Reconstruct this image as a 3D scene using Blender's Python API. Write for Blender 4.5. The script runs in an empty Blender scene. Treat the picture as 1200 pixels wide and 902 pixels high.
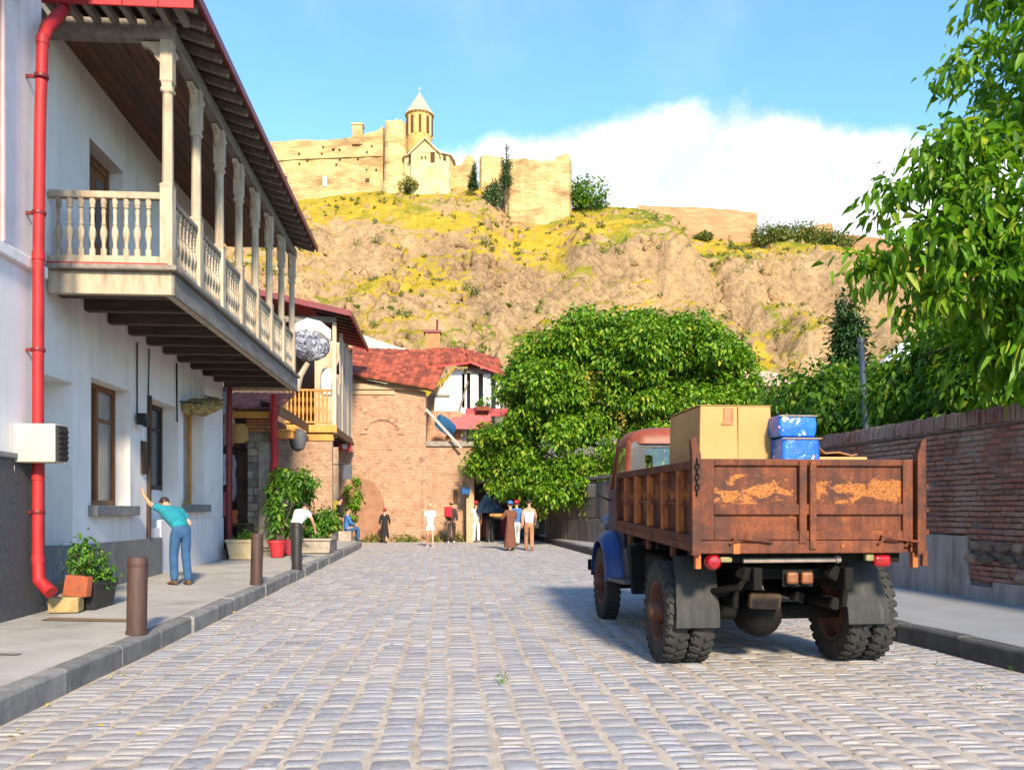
import bpy, bmesh, math, random
import numpy as np
from mathutils import Vector, Matrix, noise, Euler, Quaternion

R = random.Random(11)
NR = np.random.RandomState(5)
sc = bpy.context.scene
col = sc.collection
PI = math.pi
rad = math.radians

# ------------------------------------------------------------------ camera, world, sun, exposure
YAW = rad(4.18)
CAMH = 1.5
cd = bpy.data.cameras.new('camera')
cam = bpy.data.objects.new('camera', cd)
col.objects.link(cam)
cam.location = (0, 0, CAMH)
cam.rotation_euler = (rad(90), 0, -YAW)
cd.lens = 30.0
cd.sensor_width = 36.0
cd.shift_y = 146 / 1200
cd.clip_start = 0.1
cd.clip_end = 6000
sc.camera = cam

SUN_EL = rad(30)
TOSUN = Vector((0.16, -1.0, 0)).normalized() * math.cos(SUN_EL) + Vector((0, 0, math.sin(SUN_EL)))
sl = bpy.data.lights.new('sun', 'SUN')
sl.energy = 4.2
sl.angle = rad(6)
sl.color = (1.0, 0.85, 0.62)
so = bpy.data.objects.new('sun', sl)
col.objects.link(so)
so.rotation_euler = TOSUN.to_track_quat('Z', 'Y').to_euler()
so.location = (10, -40, 60)

sc.view_settings.view_transform = 'Standard'
sc.view_settings.look = 'None'
sc.view_settings.gamma = 1
sc.view_settings.exposure = 1.05

wd = bpy.data.worlds.new('World')
sc.world = wd
wd.use_nodes = True
nt = wd.node_tree
nt.nodes.clear()


def N(tree, typ, **kw):
    n = tree.nodes.new(typ)
    for k, v in kw.items():
        if k.startswith('i_'):
            key = k[2:]
            n.inputs[int(key) if key.isdigit() else key.replace('_', ' ')].default_value = v
        else:
            setattr(n, k, v)
    return n


def math_n(tree, op, a, b=None, clamp=False):
    n = tree.nodes.new('ShaderNodeMath')
    n.operation = op
    n.use_clamp = clamp
    for i, s in enumerate((a, b)):
        if s is None:
            continue
        if isinstance(s, (int, float)):
            n.inputs[i].default_value = s
        else:
            tree.links.new(s, n.inputs[i])
    return n.outputs[0]


def mix_n(tree, fac, a, b, blend='MIX'):
    n = tree.nodes.new('ShaderNodeMix')
    n.data_type = 'RGBA'
    n.blend_type = blend
    for s, i in ((fac, 0), (a, 6), (b, 7)):
        if isinstance(s, (int, float)):
            n.inputs[i].default_value = s
        elif isinstance(s, tuple):
            n.inputs[i].default_value = s if len(s) == 4 else (*s, 1)
        else:
            tree.links.new(s, n.inputs[i])
    return n.outputs[2]


def ramp_n(tree, fac, stops, interp='LINEAR'):
    n = tree.nodes.new('ShaderNodeValToRGB')
    n.color_ramp.interpolation = interp
    els = n.color_ramp.elements
    while len(els) < len(stops):
        els.new(0.5)
    for e, (p, c) in zip(els, stops):
        e.position = p
        e.color = c if len(c) == 4 else (*c, 1)
    if not isinstance(fac, (int, float)):
        tree.links.new(fac, n.inputs[0])
    return n.outputs[0]


sky = N(nt, 'ShaderNodeTexSky', sky_type='NISHITA', sun_disc=False, sun_elevation=SUN_EL,
        sun_rotation=math.atan2(TOSUN.x, TOSUN.y), air_density=1.1, dust_density=0.5, ozone_density=2.2)
tc = N(nt, 'ShaderNodeTexCoord')
FW = (math.sin(YAW), math.cos(YAW), 0)
RT = (math.cos(YAW), -math.sin(YAW), 0)


def dot_n(vec):
    n = N(nt, 'ShaderNodeVectorMath', operation='DOT_PRODUCT')
    nt.links.new(tc.outputs['Generated'], n.inputs[0])
    n.inputs[1].default_value = vec
    return n.outputs['Value']


fwd = math_n(nt, 'MAXIMUM', dot_n(FW), 0.02)
uu = math_n(nt, 'DIVIDE', dot_n(RT), fwd)
vv = math_n(nt, 'DIVIDE', dot_n((0, 0, 1)), fwd)
# one bank of cumulus lying along the ridge ahead: its top edge as a curve over the bearing
fc = N(nt, 'ShaderNodeFloatCurve')
cm = fc.mapping.curves[0]
PTS = [(-1.0, .10), (-.35, .22), (-.15, .35), (-.06, .415), (.02, .450), (.14, .468), (.28, .484), (.40, .46), (.52, .44), (.7, .43), (1.4, .30), (2.4, .2)]
un = math_n(nt, 'MULTIPLY_ADD', uu, 1 / 3.4)
un.node.inputs[2].default_value = 1 / 3.4
while len(cm.points) < len(PTS):
    cm.points.new(.5, .5)
for p, (a, b) in zip(cm.points, PTS):
    p.location = ((a + 1) / 3.4, b)
    p.handle_type = 'AUTO'
fc.mapping.update()
nt.links.new(un, fc.inputs['Value'])
nz = N(nt, 'ShaderNodeTexNoise', i_Scale=7.0, i_Detail=8.0, i_Roughness=.62)
nt.links.new(tc.outputs['Generated'], nz.inputs['Vector'])
nz2 = N(nt, 'ShaderNodeTexNoise', i_Scale=2.6, i_Detail=6.0, i_Roughness=.6)
nt.links.new(tc.outputs['Generated'], nz2.inputs['Vector'])
top = math_n(nt, 'ADD', fc.outputs[0], math_n(nt, 'MULTIPLY', math_n(nt, 'SUBTRACT', nz.outputs[0], .5), .11))
mask = N(nt, 'ShaderNodeMapRange', interpolation_type='SMOOTHSTEP')
nt.links.new(math_n(nt, 'SUBTRACT', top, vv), mask.inputs[0])
mask.inputs[1].default_value = -.007
mask.inputs[2].default_value = .032
wisps = N(nt, 'ShaderNodeMapRange', interpolation_type='SMOOTHSTEP')
nt.links.new(nz2.outputs[0], wisps.inputs[0])
wisps.inputs[1].default_value = .45
wisps.inputs[2].default_value = .85
cl = math_n(nt, 'MAXIMUM', math_n(nt, 'MULTIPLY', mask.outputs[0], .96), math_n(nt, 'MULTIPLY', wisps.outputs[0], .22))
# thin bright veil low over the ridge
skyc = mix_n(nt, 1.0, sky.outputs[0], (.74, 1.02, 1.24), 'MULTIPLY')
shade = ramp_n(nt, nz.outputs[0], [(.38, (3.2, 3.5, 4.0)), (.5, (4.7, 4.8, 5.0)), (.62, (6.4, 6.4, 6.4))])
skym = mix_n(nt, cl, skyc, shade)
bg = N(nt, 'ShaderNodeBackground', i_Strength=0.145)
nt.links.new(skym, bg.inputs[0])
wo = N(nt, 'ShaderNodeOutputWorld')
nt.links.new(bg.outputs[0], wo.inputs[0])

# ------------------------------------------------------------------ helpers
FWv, RTv = Vector(FW), Vector(RT)


def at(px, py, d):
    """photo pixel (1200 wide) at camera depth d -> world point"""
    return RTv * ((px - 600) / 1000 * d) + FWv * d + Vector((0, 0, CAMH + (597 - py) / 1000 * d))


def uvw(u, v, z):
    return RTv * u + FWv * v + Vector((0, 0, z))


def gz(y):
    return 0.007 * max(0.0, y - 10)


def lerp_pts(pts, t):
    return float(np.interp(t, [p[0] for p in pts], [p[1] for p in pts]))


OFF = {}


class MB:
    def __init__(s):
        s.v, s.f, s.t, s.m = [], [], [], []

    def add(s, V, F, t=None, m=0):
        o = len(s.v)
        s.v.extend([tuple(p) for p in V])
        t = R.random() if t is None else t
        for f in F:
            s.f.append([i + o for i in f])
            s.t.append(t)
            s.m.append(m)
        return s

    def box(s, x0, x1, y0, y1, z0, z1, t=None, m=0):
        V = [(x0, y0, z0), (x1, y0, z0), (x1, y1, z0), (x0, y1, z0), (x0, y0, z1), (x1, y0, z1), (x1, y1, z1), (x0, y1, z1)]
        return s.add(V, [(3, 2, 1, 0), (4, 5, 6, 7), (0, 1, 5, 4), (1, 2, 6, 5), (2, 3, 7, 6), (3, 0, 4, 7)], t, m)

    def obox(s, c, size, rot=None, t=None, m=0):
        hx, hy, hz = [q / 2 for q in size]
        M = (rot or Matrix.Identity(3))
        if isinstance(rot, Euler):
            M = rot.to_matrix()
        c = Vector(c)
        V = [c + M @ Vector((a * hx, b * hy, d * hz)) for d in (-1, 1) for a, b in ((-1, -1), (1, -1), (1, 1), (-1, 1))]
        return s.add(V, [(3, 2, 1, 0), (4, 5, 6, 7), (0, 1, 5, 4), (1, 2, 6, 5), (2, 3, 7, 6), (3, 0, 4, 7)], t, m)

    def bar(s, p, q, w, h, up=(0, 0, 1), t=None, m=0):
        p, q = Vector(p), Vector(q)
        d = (q - p).normalized()
        side = d.cross(Vector(up))
        side = side.normalized() if side.length > 1e-4 else Vector((1, 0, 0))
        u = side.cross(d).normalized()
        V = []
        for c in (p, q):
            for a, b in ((-1, -1), (1, -1), (1, 1), (-1, 1)):
                V.append(c + side * (a * w / 2) + u * (b * h / 2))
        return s.add(V, [(0, 1, 2, 3), (7, 6, 5, 4), (4, 5, 1, 0), (5, 6, 2, 1), (6, 7, 3, 2), (7, 4, 0, 3)], t, m)

    def tube(s, pts, r, n=8, t=None, m=0, cap=True):
        pts = [Vector(p) for p in pts]
        rs = r if isinstance(r, (list, tuple)) else [r] * len(pts)
        V, F = [], []
        prev = None
        for i, p in enumerate(pts):
            d = (pts[min(i + 1, len(pts) - 1)] - pts[max(i - 1, 0)])
            d = d.normalized() if d.length > 1e-9 else Vector((0, 0, 1))
            if prev is None:
                a = d.orthogonal().normalized()
            else:
                a = (prev - d * prev.dot(d))
                a = a.normalized() if a.length > 1e-6 else d.orthogonal().normalized()
            prev = a
            b = d.cross(a)
            for k in range(n):
                an = 2 * PI * k / n
                V.append(p + (a * math.cos(an) + b * math.sin(an)) * rs[i])
        for i in range(len(pts) - 1):
            for k in range(n):
                k2 = (k + 1) % n
                F.append((i * n + k, i * n + k2, (i + 1) * n + k2, (i + 1) * n + k))
        if cap:
            F.append(tuple(range(n))[::-1])
            F.append(tuple((len(pts) - 1) * n + k for k in range(n)))
        return s.add(V, F, t, m)

    def lathe(s, prof, o=(0, 0, 0), n=12, t=None, m=0, M=None, cap=True, a0=0, a1=2 * PI):
        o = Vector(o)
        V, F = [], []
        full = abs(a1 - a0 - 2 * PI) < 1e-6
        cnt = n if full else n + 1
        for r, z in prof:
            for k in range(cnt):
                an = a0 + (a1 - a0) * k / n
                p = Vector((r * math.cos(an), r * math.sin(an), z))
                V.append(o + (M @ p if M else p))
        for i in range(len(prof) - 1):
            for k in range(n):
                k2 = (k + 1) % cnt
                F.append((i * cnt + k, i * cnt + k2, (i + 1) * cnt + k2, (i + 1) * cnt + k))
        if cap and full:
            F.append(tuple(range(cnt))[::-1])
            F.append(tuple((len(prof) - 1) * cnt + k for k in range(cnt)))
        return s.add(V, F, t, m)

    def prism(s, poly, d, t=None, m=0):
        """poly: list of 3-D points (planar), extruded by vector d"""
        n = len(poly)
        d = Vector(d)
        V = [Vector(p) for p in poly] + [Vector(p) + d for p in poly]
        F = [tuple(range(n))[::-1], tuple(range(n, 2 * n))]
        for k in range(n):
            k2 = (k + 1) % n
            F.append((k, k2, k2 + n, k + n))
        return s.add(V, F, t, m)

    def quad(s, *P, t=None, m=0):
        return s.add(P, [tuple(range(len(P)))], t, m)

    def rings(s, levels, t=None, m=0, cap=True, closed=True):
        """list of rings (equal length lists of points)"""
        n = len(levels[0])
        V = [p for l in levels for p in l]
        F = []
        for i in range(len(levels) - 1):
            for k in range(n if closed else n - 1):
                k2 = (k + 1) % n
                F.append((i * n + k, i * n + k2, (i + 1) * n + k2, (i + 1) * n + k))
        if cap:
            F.append(tuple(range(n))[::-1])
            F.append(tuple((len(levels) - 1) * n + k for k in range(n)))
        return s.add(V, F, t, m)

    def build(s, name, mat, parent=None, smooth=False, bevel=0, seg=2, label=None, cat=None, group=None, kind=None, origin=None, fixn=True):
        if parent is not None:
            off = OFF.get(parent.name, Vector())
        elif origin is not None:
            off = Vector(origin)
        else:
            a = np.array(s.v)
            lo, hi = a.min(0), a.max(0)
            off = Vector(((lo[0] + hi[0]) / 2, (lo[1] + hi[1]) / 2, lo[2]))
        me = bpy.data.meshes.new(name)
        me.from_pydata([(p[0] - off[0], p[1] - off[1], p[2] - off[2]) for p in s.v], [], s.f)
        if fixn:
            bm = bmesh.new()
            bm.from_mesh(me)
            bmesh.ops.recalc_face_normals(bm, faces=bm.faces)
            bm.to_mesh(me)
            bm.free()
        at_ = me.attributes.new('tint', 'FLOAT', 'FACE')
        at_.data.foreach_set('value', s.t)
        mats = mat if isinstance(mat, (list, tuple)) else [mat]
        for q in mats:
            me.materials.append(q)
        if len(mats) > 1:
            me.polygons.foreach_set('material_index', s.m)
        if smooth:
            me.polygons.foreach_set('use_smooth', [True] * len(me.polygons))
            if smooth != 'all':
                me.set_sharp_from_angle(angle=rad(40))
        o = bpy.data.objects.new(name, me)
        col.objects.link(o)
        if parent is not None:
            o.parent = parent
            OFF[o.name] = off
        else:
            o.location = off
            OFF[o.name] = off
        if bevel:
            b = o.modifiers.new('bevel', 'BEVEL')
            b.width = bevel
            b.segments = seg
            b.limit_method = 'ANGLE'
            b.angle_limit = rad(35)
        tag(o, label, cat, group, kind)
        return o


def tag(o, label=None, cat=None, group=None, kind=None):
    for k, v in (('label', label), ('category', cat), ('group', group), ('kind', kind)):
        if v:
            o[k] = v
    return o


def thing(name, label, cat, loc, rz=0, group=None, local=False):
    o = bpy.data.objects.new(name, None)
    o.empty_display_size = .2
    col.objects.link(o)
    o.location = loc
    o.rotation_euler = (0, 0, rz)
    tag(o, label, cat, group)
    OFF[o.name] = Vector() if local else Vector(loc)
    return o


def inst(o, parent, loc=None, rot=None, scale=None):
    """copy one object (sharing its mesh) under a parent"""
    c = o.copy()
    col.objects.link(c)
    c.parent = parent
    if loc is not None:
        c.location = loc
    if rot is not None:
        c.rotation_euler = rot
    if scale is not None:
        c.scale = scale
    return c


def dup(root, loc, rz=None, label=None):
    r = root.copy()
    col.objects.link(r)
    r.location = loc
    if rz is not None:
        r.rotation_euler = (0, 0, rz)
    if label:
        r['label'] = label
    for ch in list(root.children):
        c = ch.copy()
        col.objects.link(c)
        c.parent = r
        for g in list(ch.children):
            d = g.copy()
            col.objects.link(d)
            d.parent = c
    return r


def mesh_piece(name, me, mat, parent, loc, rot=(0, 0, 0), scale=(1, 1, 1)):
    o = bpy.data.objects.new(name, me)
    col.objects.link(o)
    o.parent = parent
    o.location = loc
    o.rotation_euler = rot
    o.scale = scale
    return o


def np_mesh(name, V, F, mat, parent=None, tint=None, origin=(0, 0, 0), smooth=False, **kw):
    """V (n,3) array; F (m,k) array"""
    off = OFF.get(parent.name, Vector()) if parent is not None else Vector(origin)
    V = np.asarray(V, dtype=np.float32) - np.array(off, dtype=np.float32)
    F = np.asarray(F, dtype=np.int32)
    me = bpy.data.meshes.new(name)
    me.vertices.add(len(V))
    me.vertices.foreach_set('co', V.ravel())
    k = F.shape[1]
    me.loops.add(F.size)
    me.loops.foreach_set('vertex_index', F.ravel())
    me.polygons.add(len(F))
    me.polygons.foreach_set('loop_start', np.arange(0, F.size, k, dtype=np.int32))
    me.update(calc_edges=True)
    if tint is not None:
        a = me.attributes.new('tint', 'FLOAT', 'FACE')
        a.data.foreach_set('value', np.asarray(tint, dtype=np.float32))
    if smooth:
        me.polygons.foreach_set('use_smooth', [True] * len(F))
    me.materials.append(mat)
    o = bpy.data.objects.new(name, me)
    col.objects.link(o)
    if parent is not None:
        o.parent = parent
    else:
        o.location = off
    OFF[o.name] = Vector(off)
    tag(o, **kw)
    return o


# ------------------------------------------------------------------ materials
MATS = {}


def new_mat(name):
    m = bpy.data.materials.new(name)
    m.use_nodes = True
    t = m.node_tree
    t.nodes.clear()
    out = N(t, 'ShaderNodeOutputMaterial')
    b = N(t, 'ShaderNodeBsdfPrincipled')
    t.links.new(b.outputs[0], out.inputs[0])
    MATS[name] = m
    return m, t, b, out


def pos_n(t, scale=(1, 1, 1), rz=0):
    g = N(t, 'ShaderNodeNewGeometry')
    mp = N(t, 'ShaderNodeMapping')
    mp.inputs['Scale'].default_value = scale
    mp.inputs['Rotation'].default_value = (0, 0, rz)
    t.links.new(g.outputs['Position'], mp.inputs[0])
    return mp.outputs[0]


def noise_n(t, vec, scale, detail=5, rough=.55, dist=0):
    n = N(t, 'ShaderNodeTexNoise')
    n.inputs['Scale'].default_value = scale
    n.inputs['Detail'].default_value = detail
    n.inputs['Roughness'].default_value = rough
    n.inputs['Distortion'].default_value = dist
    t.links.new(vec, n.inputs['Vector'])
    return n.outputs[0]


def tint_n(t):
    a = N(t, 'ShaderNodeAttribute', attribute_name='tint')
    oi = N(t, 'ShaderNodeObjectInfo')
    return math_n(t, 'FRACT', math_n(t, 'ADD', a.outputs['Fac'], oi.outputs['Random']))


def bump_n(t, h, b, strength=.3, dist=.02):
    bp = N(t, 'ShaderNodeBump')
    bp.inputs['Strength'].default_value = strength
    bp.inputs['Distance'].default_value = dist
    t.links.new(h, bp.inputs['Height'])
    t.links.new(bp.outputs[0], b.inputs['Normal'])
    return bp


def M(name, c1, c2=None, scale=4, rough=.8, bump=.3, bscale=30, bdist=.01, tint=.12, metal=0, spec=.4, stretch=(1, 1, 1),
      stain=None, stain_scale=1.2, stain_lo=.55, stain_hi=.75, lo=.35, hi=.65, detail=6, streak=None):
    m, t, b, _ = new_mat(name)
    v = pos_n(t, stretch)
    n1 = noise_n(t, v, scale, detail, .6)
    c2 = c2 or tuple(x * .75 for x in c1)
    c = ramp_n(t, n1, [(lo, c1), (hi, c2)])
    if stain:
        n2 = noise_n(t, v, stain_scale, 7, .65, .3)
        f = ramp_n(t, n2, [(stain_lo, (0, 0, 0)), (stain_hi, (1, 1, 1))])
        c = mix_n(t, f, c, stain)
    if streak:
        n3 = noise_n(t, pos_n(t, (5, 5, .35)), 1.1, 7, .68, .2)
        n4 = noise_n(t, v, .5, 4, .6)
        f = math_n(t, 'MULTIPLY', ramp_n(t, n3, [(.50, (0, 0, 0)), (.70, (1, 1, 1))]), ramp_n(t, n4, [(.40, (.1, .1, .1)), (.62, (.8, .8, .8))]))
        c = mix_n(t, f, c, streak)
    if tint:
        val = math_n(t, 'MULTIPLY_ADD', tint_n(t), 2 * tint)
        val.node.inputs[2].default_value = 1 - tint
        hs = N(t, 'ShaderNodeHueSaturation')
        t.links.new(c, hs.inputs['Color'])
        t.links.new(val, hs.inputs['Value'])
        c = hs.outputs[0]
    t.links.new(c, b.inputs['Base Color'])
    b.inputs['Roughness'].default_value = rough
    b.inputs['Metallic'].default_value = metal
    b.inputs['Specular IOR Level'].default_value = spec
    if bump:
        bump_n(t, noise_n(t, v, bscale, 6, .65), b, bump, bdist)
    return m


def leaf_mat(name, c1, c2, c3, trans=.4, rough=.45):
    m, t, b, out = new_mat(name)
    c = ramp_n(t, tint_n(t), [(0, c1), (.5, c2), (.86, c2), (1, c3)])
    t.links.new(c, b.inputs['Base Color'])
    b.inputs['Roughness'].default_value = rough
    b.inputs['Specular IOR Level'].default_value = .35
    tr = N(t, 'ShaderNodeBsdfTranslucent')
    t.links.new(mix_n(t, 1.0, c, (1.0, 1.0, .35), 'MULTIPLY'), tr.inputs[0])
    mx = N(t, 'ShaderNodeMixShader')
    mx.inputs[0].default_value = trans
    t.links.new(b.outputs[0], mx.inputs[1])
    t.links.new(tr.outputs[0], mx.inputs[2])
    t.links.new(mx.outputs[0], out.inputs[0])
    return m


plaster = M('plaster', (.80, .745, .70), (.72, .665, .625), 1.3, .9, .3, 22, .012, 0, stain=(.50, .44, .39), stain_scale=.8, stain_lo=.55, stain_hi=.8, streak=(.46, .41, .36))
plaster_lo = M('plaster_blue', (.74, .70, .685), (.66, .62, .61), 1.3, .9, .25, 25, .01, 0, stain=(.46, .43, .42), stain_scale=1.1, stain_lo=.6, stain_hi=.85, streak=(.44, .40, .38))
plinth_m = M('plinth', (.20, .195, .19), (.15, .145, .14), 2.5, .85, .3, 35, .01, 0, stain=(.30, .28, .26), stain_scale=1.1, streak=(.11, .105, .10))
granite = M('granite', (.085, .085, .088), (.055, .055, .058), 18, .8, .5, 60, .01, .08, stain=(.14, .13, .12), stain_scale=1.6)
creamwood = M('cream_wood', (.52, .42, .30), (.41, .325, .23), 5, .8, .6, 40, .01, .12, stretch=(2.5, 2.5, .6), stain=(.24, .165, .10), stain_scale=3.2, stain_lo=.5, stain_hi=.75, streak=(.30, .22, .14))
greywood = M('grey_wood', (.25, .21, .175), (.15, .125, .105), 3, .85, .5, 30, .008, .12, stretch=(3, .5, 3))
joistwood = M('joist_wood', (.095, .07, .05), (.05, .036, .027), 3, .85, .4, 30, .008, .2, stretch=(.5, 3, 3))
ceilwood = M('ceiling_wood', (.17, .085, .045), (.09, .042, .022), 3, .6, .4, 30, .006, .25, stretch=(5, .4, 5))
brownwood = M('brown_wood', (.21, .075, .022), (.12, .04, .012), 4, .5, .3, 40, .004, .1, stretch=(4, 4, .5))
darkwood = M('dark_wood', (.055, .03, .018), (.03, .016, .01), 4, .5, .3, 40, .004, .1, stretch=(4, 4, .5))
orangewood = M('orange_wood', (.55, .26, .05), (.40, .16, .03), 5, .6, .35, 40, .006, .2, stretch=(3, 3, .6))
redpaint = M('red_paint', (.40, .016, .018), (.28, .012, .014), 3, .6, .2, 20, .004, .08, stain=(.20, .03, .02), stain_scale=5, stain_lo=.62, stain_hi=.8)
darkred = M('dark_red_paint', (.19, .012, .016), (.12, .01, .012), 4, .45, .15, 30, .003, .1)
redroof = M('red_roof_metal', (.48, .035, .03), (.34, .022, .025), 3, .5, .2, 20, .004, .12)
whitebox = M('white_metal', (.52, .48, .38), (.46, .42, .33), 3, .5, .1, 20, .003, .04, stain=(.45, .36, .26), stain_scale=3, stain_lo=.66)
blackplastic = M('black_plastic', (.018, .018, .02), (.012, .012, .012), 5, .5, .1, 20, .003, .1)
steel = M('steel', (.22, .22, .23), (.15, .14, .14), 6, .45, .2, 40, .002, .1, metal=.6)
concrete = M('pavement_concrete', (.40, .37, .335), (.32, .295, .265), 1.4, .85, .5, 40, .008, .06, stain=(.20, .18, .16), stain_scale=1.3, stain_lo=.52, stain_hi=.76)
concrete_r = M('pavement_asphalt', (.27, .275, .29), (.23, .235, .25), 1.5, .85, .4, 60, .006, .04, stain=(.33, .31, .30), stain_scale=.7)
kerb_m = M('kerb_stone', (.22, .21, .20), (.14, .135, .13), 5, .8, .6, 25, .012, .15, stain=(.30, .27, .24), stain_scale=2)
kerb_shaded = M('kerb_stone_shaded', (.085, .082, .082), (.055, .053, .053), 5, .8, .5, 25, .012, .15, stain=(.14, .12, .11), stain_scale=2)  # darker copy of the kerb stone: shade on this side put into the colour
bollard_m = M('bollard_iron', (.075, .038, .03), (.045, .025, .02), 4, .6, .35, 35, .005, .1, stretch=(3, 3, .6))
bollard_k = M('bollard_black', (.028, .026, .028), (.02, .018, .018), 4, .5, .3, 35, .005, .1)
terracotta = M('terracotta', (.30, .075, .03), (.19, .05, .025), 5, .85, .4, 30, .008, .2, stain=(.10, .05, .035), stain_scale=6)
redpot = M('red_pot', (.48, .03, .035), (.36, .02, .03), 4, .5, .1, 30, .003, .1)
creamstone = M('cream_stone', (.46, .38, .24), (.36, .28, .17), 4, .85, .4, 20, .01, .12)
soil = M('soil', (.05, .035, .025), (.03, .02, .015), 9, .95, .6, 20, .02, .1)
greystone = M('grey_stone', (.30, .255, .21), (.20, .165, .14), 5, .9, .7, 18, .02, .3, stain=(.38, .32, .24), stain_scale=3)
orangebrick = M('orange_brick', (.50, .20, .08), (.38, .14, .06), 5, .85, .5, 25, .01, .25)
rooftile = M('roof_tile', (.34, .075, .032), (.22, .048, .024), 3, .75, .4, 25, .01, .45, stain=(.22, .07, .04), stain_scale=1.4, stain_lo=.6, stain_hi=.8)
tyre_m = M('tyre_rubber', (.035, .033, .031), (.022, .021, .02), 8, .85, .5, 30, .008, .08, stain=(.075, .065, .055), stain_scale=4, stain_lo=.55, stain_hi=.8)
flap_m = M('mudflap_rubber', (.035, .034, .032), (.022, .021, .02), 6, .75, .3, 30, .005, .05, stretch=(4, 4, .5), stain=(.075, .068, .06), stain_scale=2.4, stain_lo=.55, stain_hi=.8)
chassis_m = M('chassis_black', (.010, .009, .008), (.006, .006, .005), 6, .85, .3, 25, .006, .1, spec=.2, stain=(.03, .016, .01), stain_scale=5, stain_lo=.6, stain_hi=.78)
hubm = M('hub_rust', (.14, .05, .028), (.09, .035, .02), 8, .7, .4, 40, .005, .1)
bluepaint = M('blue_paint', (.014, .055, .21), (.012, .032, .11), 4, .42, .1, 20, .003, .05, stain=(.05, .05, .08), stain_scale=4, stain_lo=.62, stain_hi=.75)
cabgrey = M('cab_grey', (.04, .042, .045), (.02, .022, .025), 5, .5, .1, 20, .003, .05, stain=(.12, .12, .125), stain_scale=4, stain_lo=.55)  # lighter grey patches put the panel's silver reflections into the colour
cabred = M('cab_red', (.26, .055, .022), (.16, .035, .016), 4, .5, .2, 30, .004, .1, stain=(.10, .03, .015), stain_scale=5, stain_lo=.6)
cardboard = M('cardboard', (.50, .285, .11), (.44, .245, .09), 2, .85, .25, 14, .006, .06, stain=(.36, .19, .07), stain_scale=2.2, stain_lo=.6, stain_hi=.8)
cardtape = M('cardboard_tape', (.36, .15, .05), (.30, .12, .04), 8, .4, .05, 30, .002, .06)
carddark = M('cardboard_dark', (.30, .14, .06), (.24, .10, .04), 4, .8, .2, 30, .004, .1)
lampred = M('lamp_red', (.30, .006, .010), (.22, .004, .008), 6, .2, .05, 30, .002, 0, spec=.6)
lampamber = M('lamp_amber', (.24, .085, .03), (.14, .05, .02), 12, .4, .2, 30, .003, .1)
lampclear = M('lamp_clear', (.26, .24, .11), (.16, .14, .06), 12, .25, .1, 30, .003, .1)
skin_m = M('skin', (.52, .27, .17), (.46, .23, .14), 6, .6, .05, 40, .002, .08)
hair_m = M('hair_dark', (.03, .018, .012), (.02, .012, .008), 20, .6, .3, 60, .003, .1)
hair_l = M('hair_fair', (.45, .32, .16), (.34, .23, .11), 20, .6, .3, 60, .003, .1)
brownfort = M('brown_fort_stone', (.46, .27, .14), (.34, .19, .09), .35, .95, .9, .9, .6, .15, stretch=(.6, .6, 1.6), stain=(.22, .12, .06), stain_scale=.2)
churchm = M('church_stone', (.66, .51, .26), (.55, .40, .18), .35, .9, .6, 1.4, .3, .1, stain=(.38, .25, .11), stain_scale=.16, stain_lo=.55, stain_hi=.8)
drumm = M('drum_stone', (.52, .34, .11), (.42, .25, .07), .5, .9, .5, 2, .2, .05)
conem = M('cone_roof', (.50, .40, .28), (.42, .33, .22), .6, .8, .3, 3, .1, .08)
fortm = M('fort_stone', (.64, .46, .22), (.48, .325, .14), .30, .95, .9, .9, .7, .15, stretch=(.6, .6, 1.6), stain=(.29, .17, .07), stain_scale=.2, stain_lo=.47, stain_hi=.68)
darkhole = M('dark_opening', (.10, .055, .025), (.06, .03, .015), 1, .95, 0, 1, .1, 0)
bark = M('bark', (.10, .07, .05), (.06, .04, .03), 5, .95, .8, 20, .03, .1, stretch=(2, 2, .5))
leaf_big = leaf_mat('leaf_walnut', (.045, .13, .008), (.125, .28, .010), (.36, .42, .025), .48)
leaf_mid = leaf_mat('leaf_maple', (.05, .14, .007), (.145, .30, .010), (.36, .38, .03), .34)
leaf_dark = leaf_mat('leaf_dark', (.04, .12, .010), (.10, .225, .012), (.24, .31, .02), .42)
leaf_cyp = leaf_mat('leaf_cypress', (.02, .052, .016), (.04, .09, .022), (.08, .13, .03), .2)
leaf_scrub = leaf_mat('leaf_scrub', (.07, .10, .018), (.14, .165, .025), (.30, .28, .04), .25)
leaf_pot = leaf_mat('leaf_pot', (.04, .13, .01), (.10, .25, .02), (.30, .38, .04), .4)
leaf_yel = leaf_mat('leaf_yellow', (.55, .38, .03), (.62, .45, .05), (.30, .16, .04), .3)


def glass_mat(name, c, rough=.08):
    m, t, b, _ = new_mat(name)
    b.inputs['Base Color'].default_value = (*c, 1)
    b.inputs['Roughness'].default_value = rough
    b.inputs['Specular IOR Level'].default_value = .8
    return m


glass = glass_mat('window_glass', (.05, .055, .06))
cabglass = M('cab_glass', (.012, .014, .016), (.008, .009, .01), 3, .25, 0, 1, .1, 0, spec=.25)
glasscurtain = M('curtained_glass', (.30, .28, .25), (.16, .15, .14), 3, .15, 0, 1, .1, .05, stretch=(6, 6, .6), spec=.8)


def tree_mats():
    pass


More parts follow.
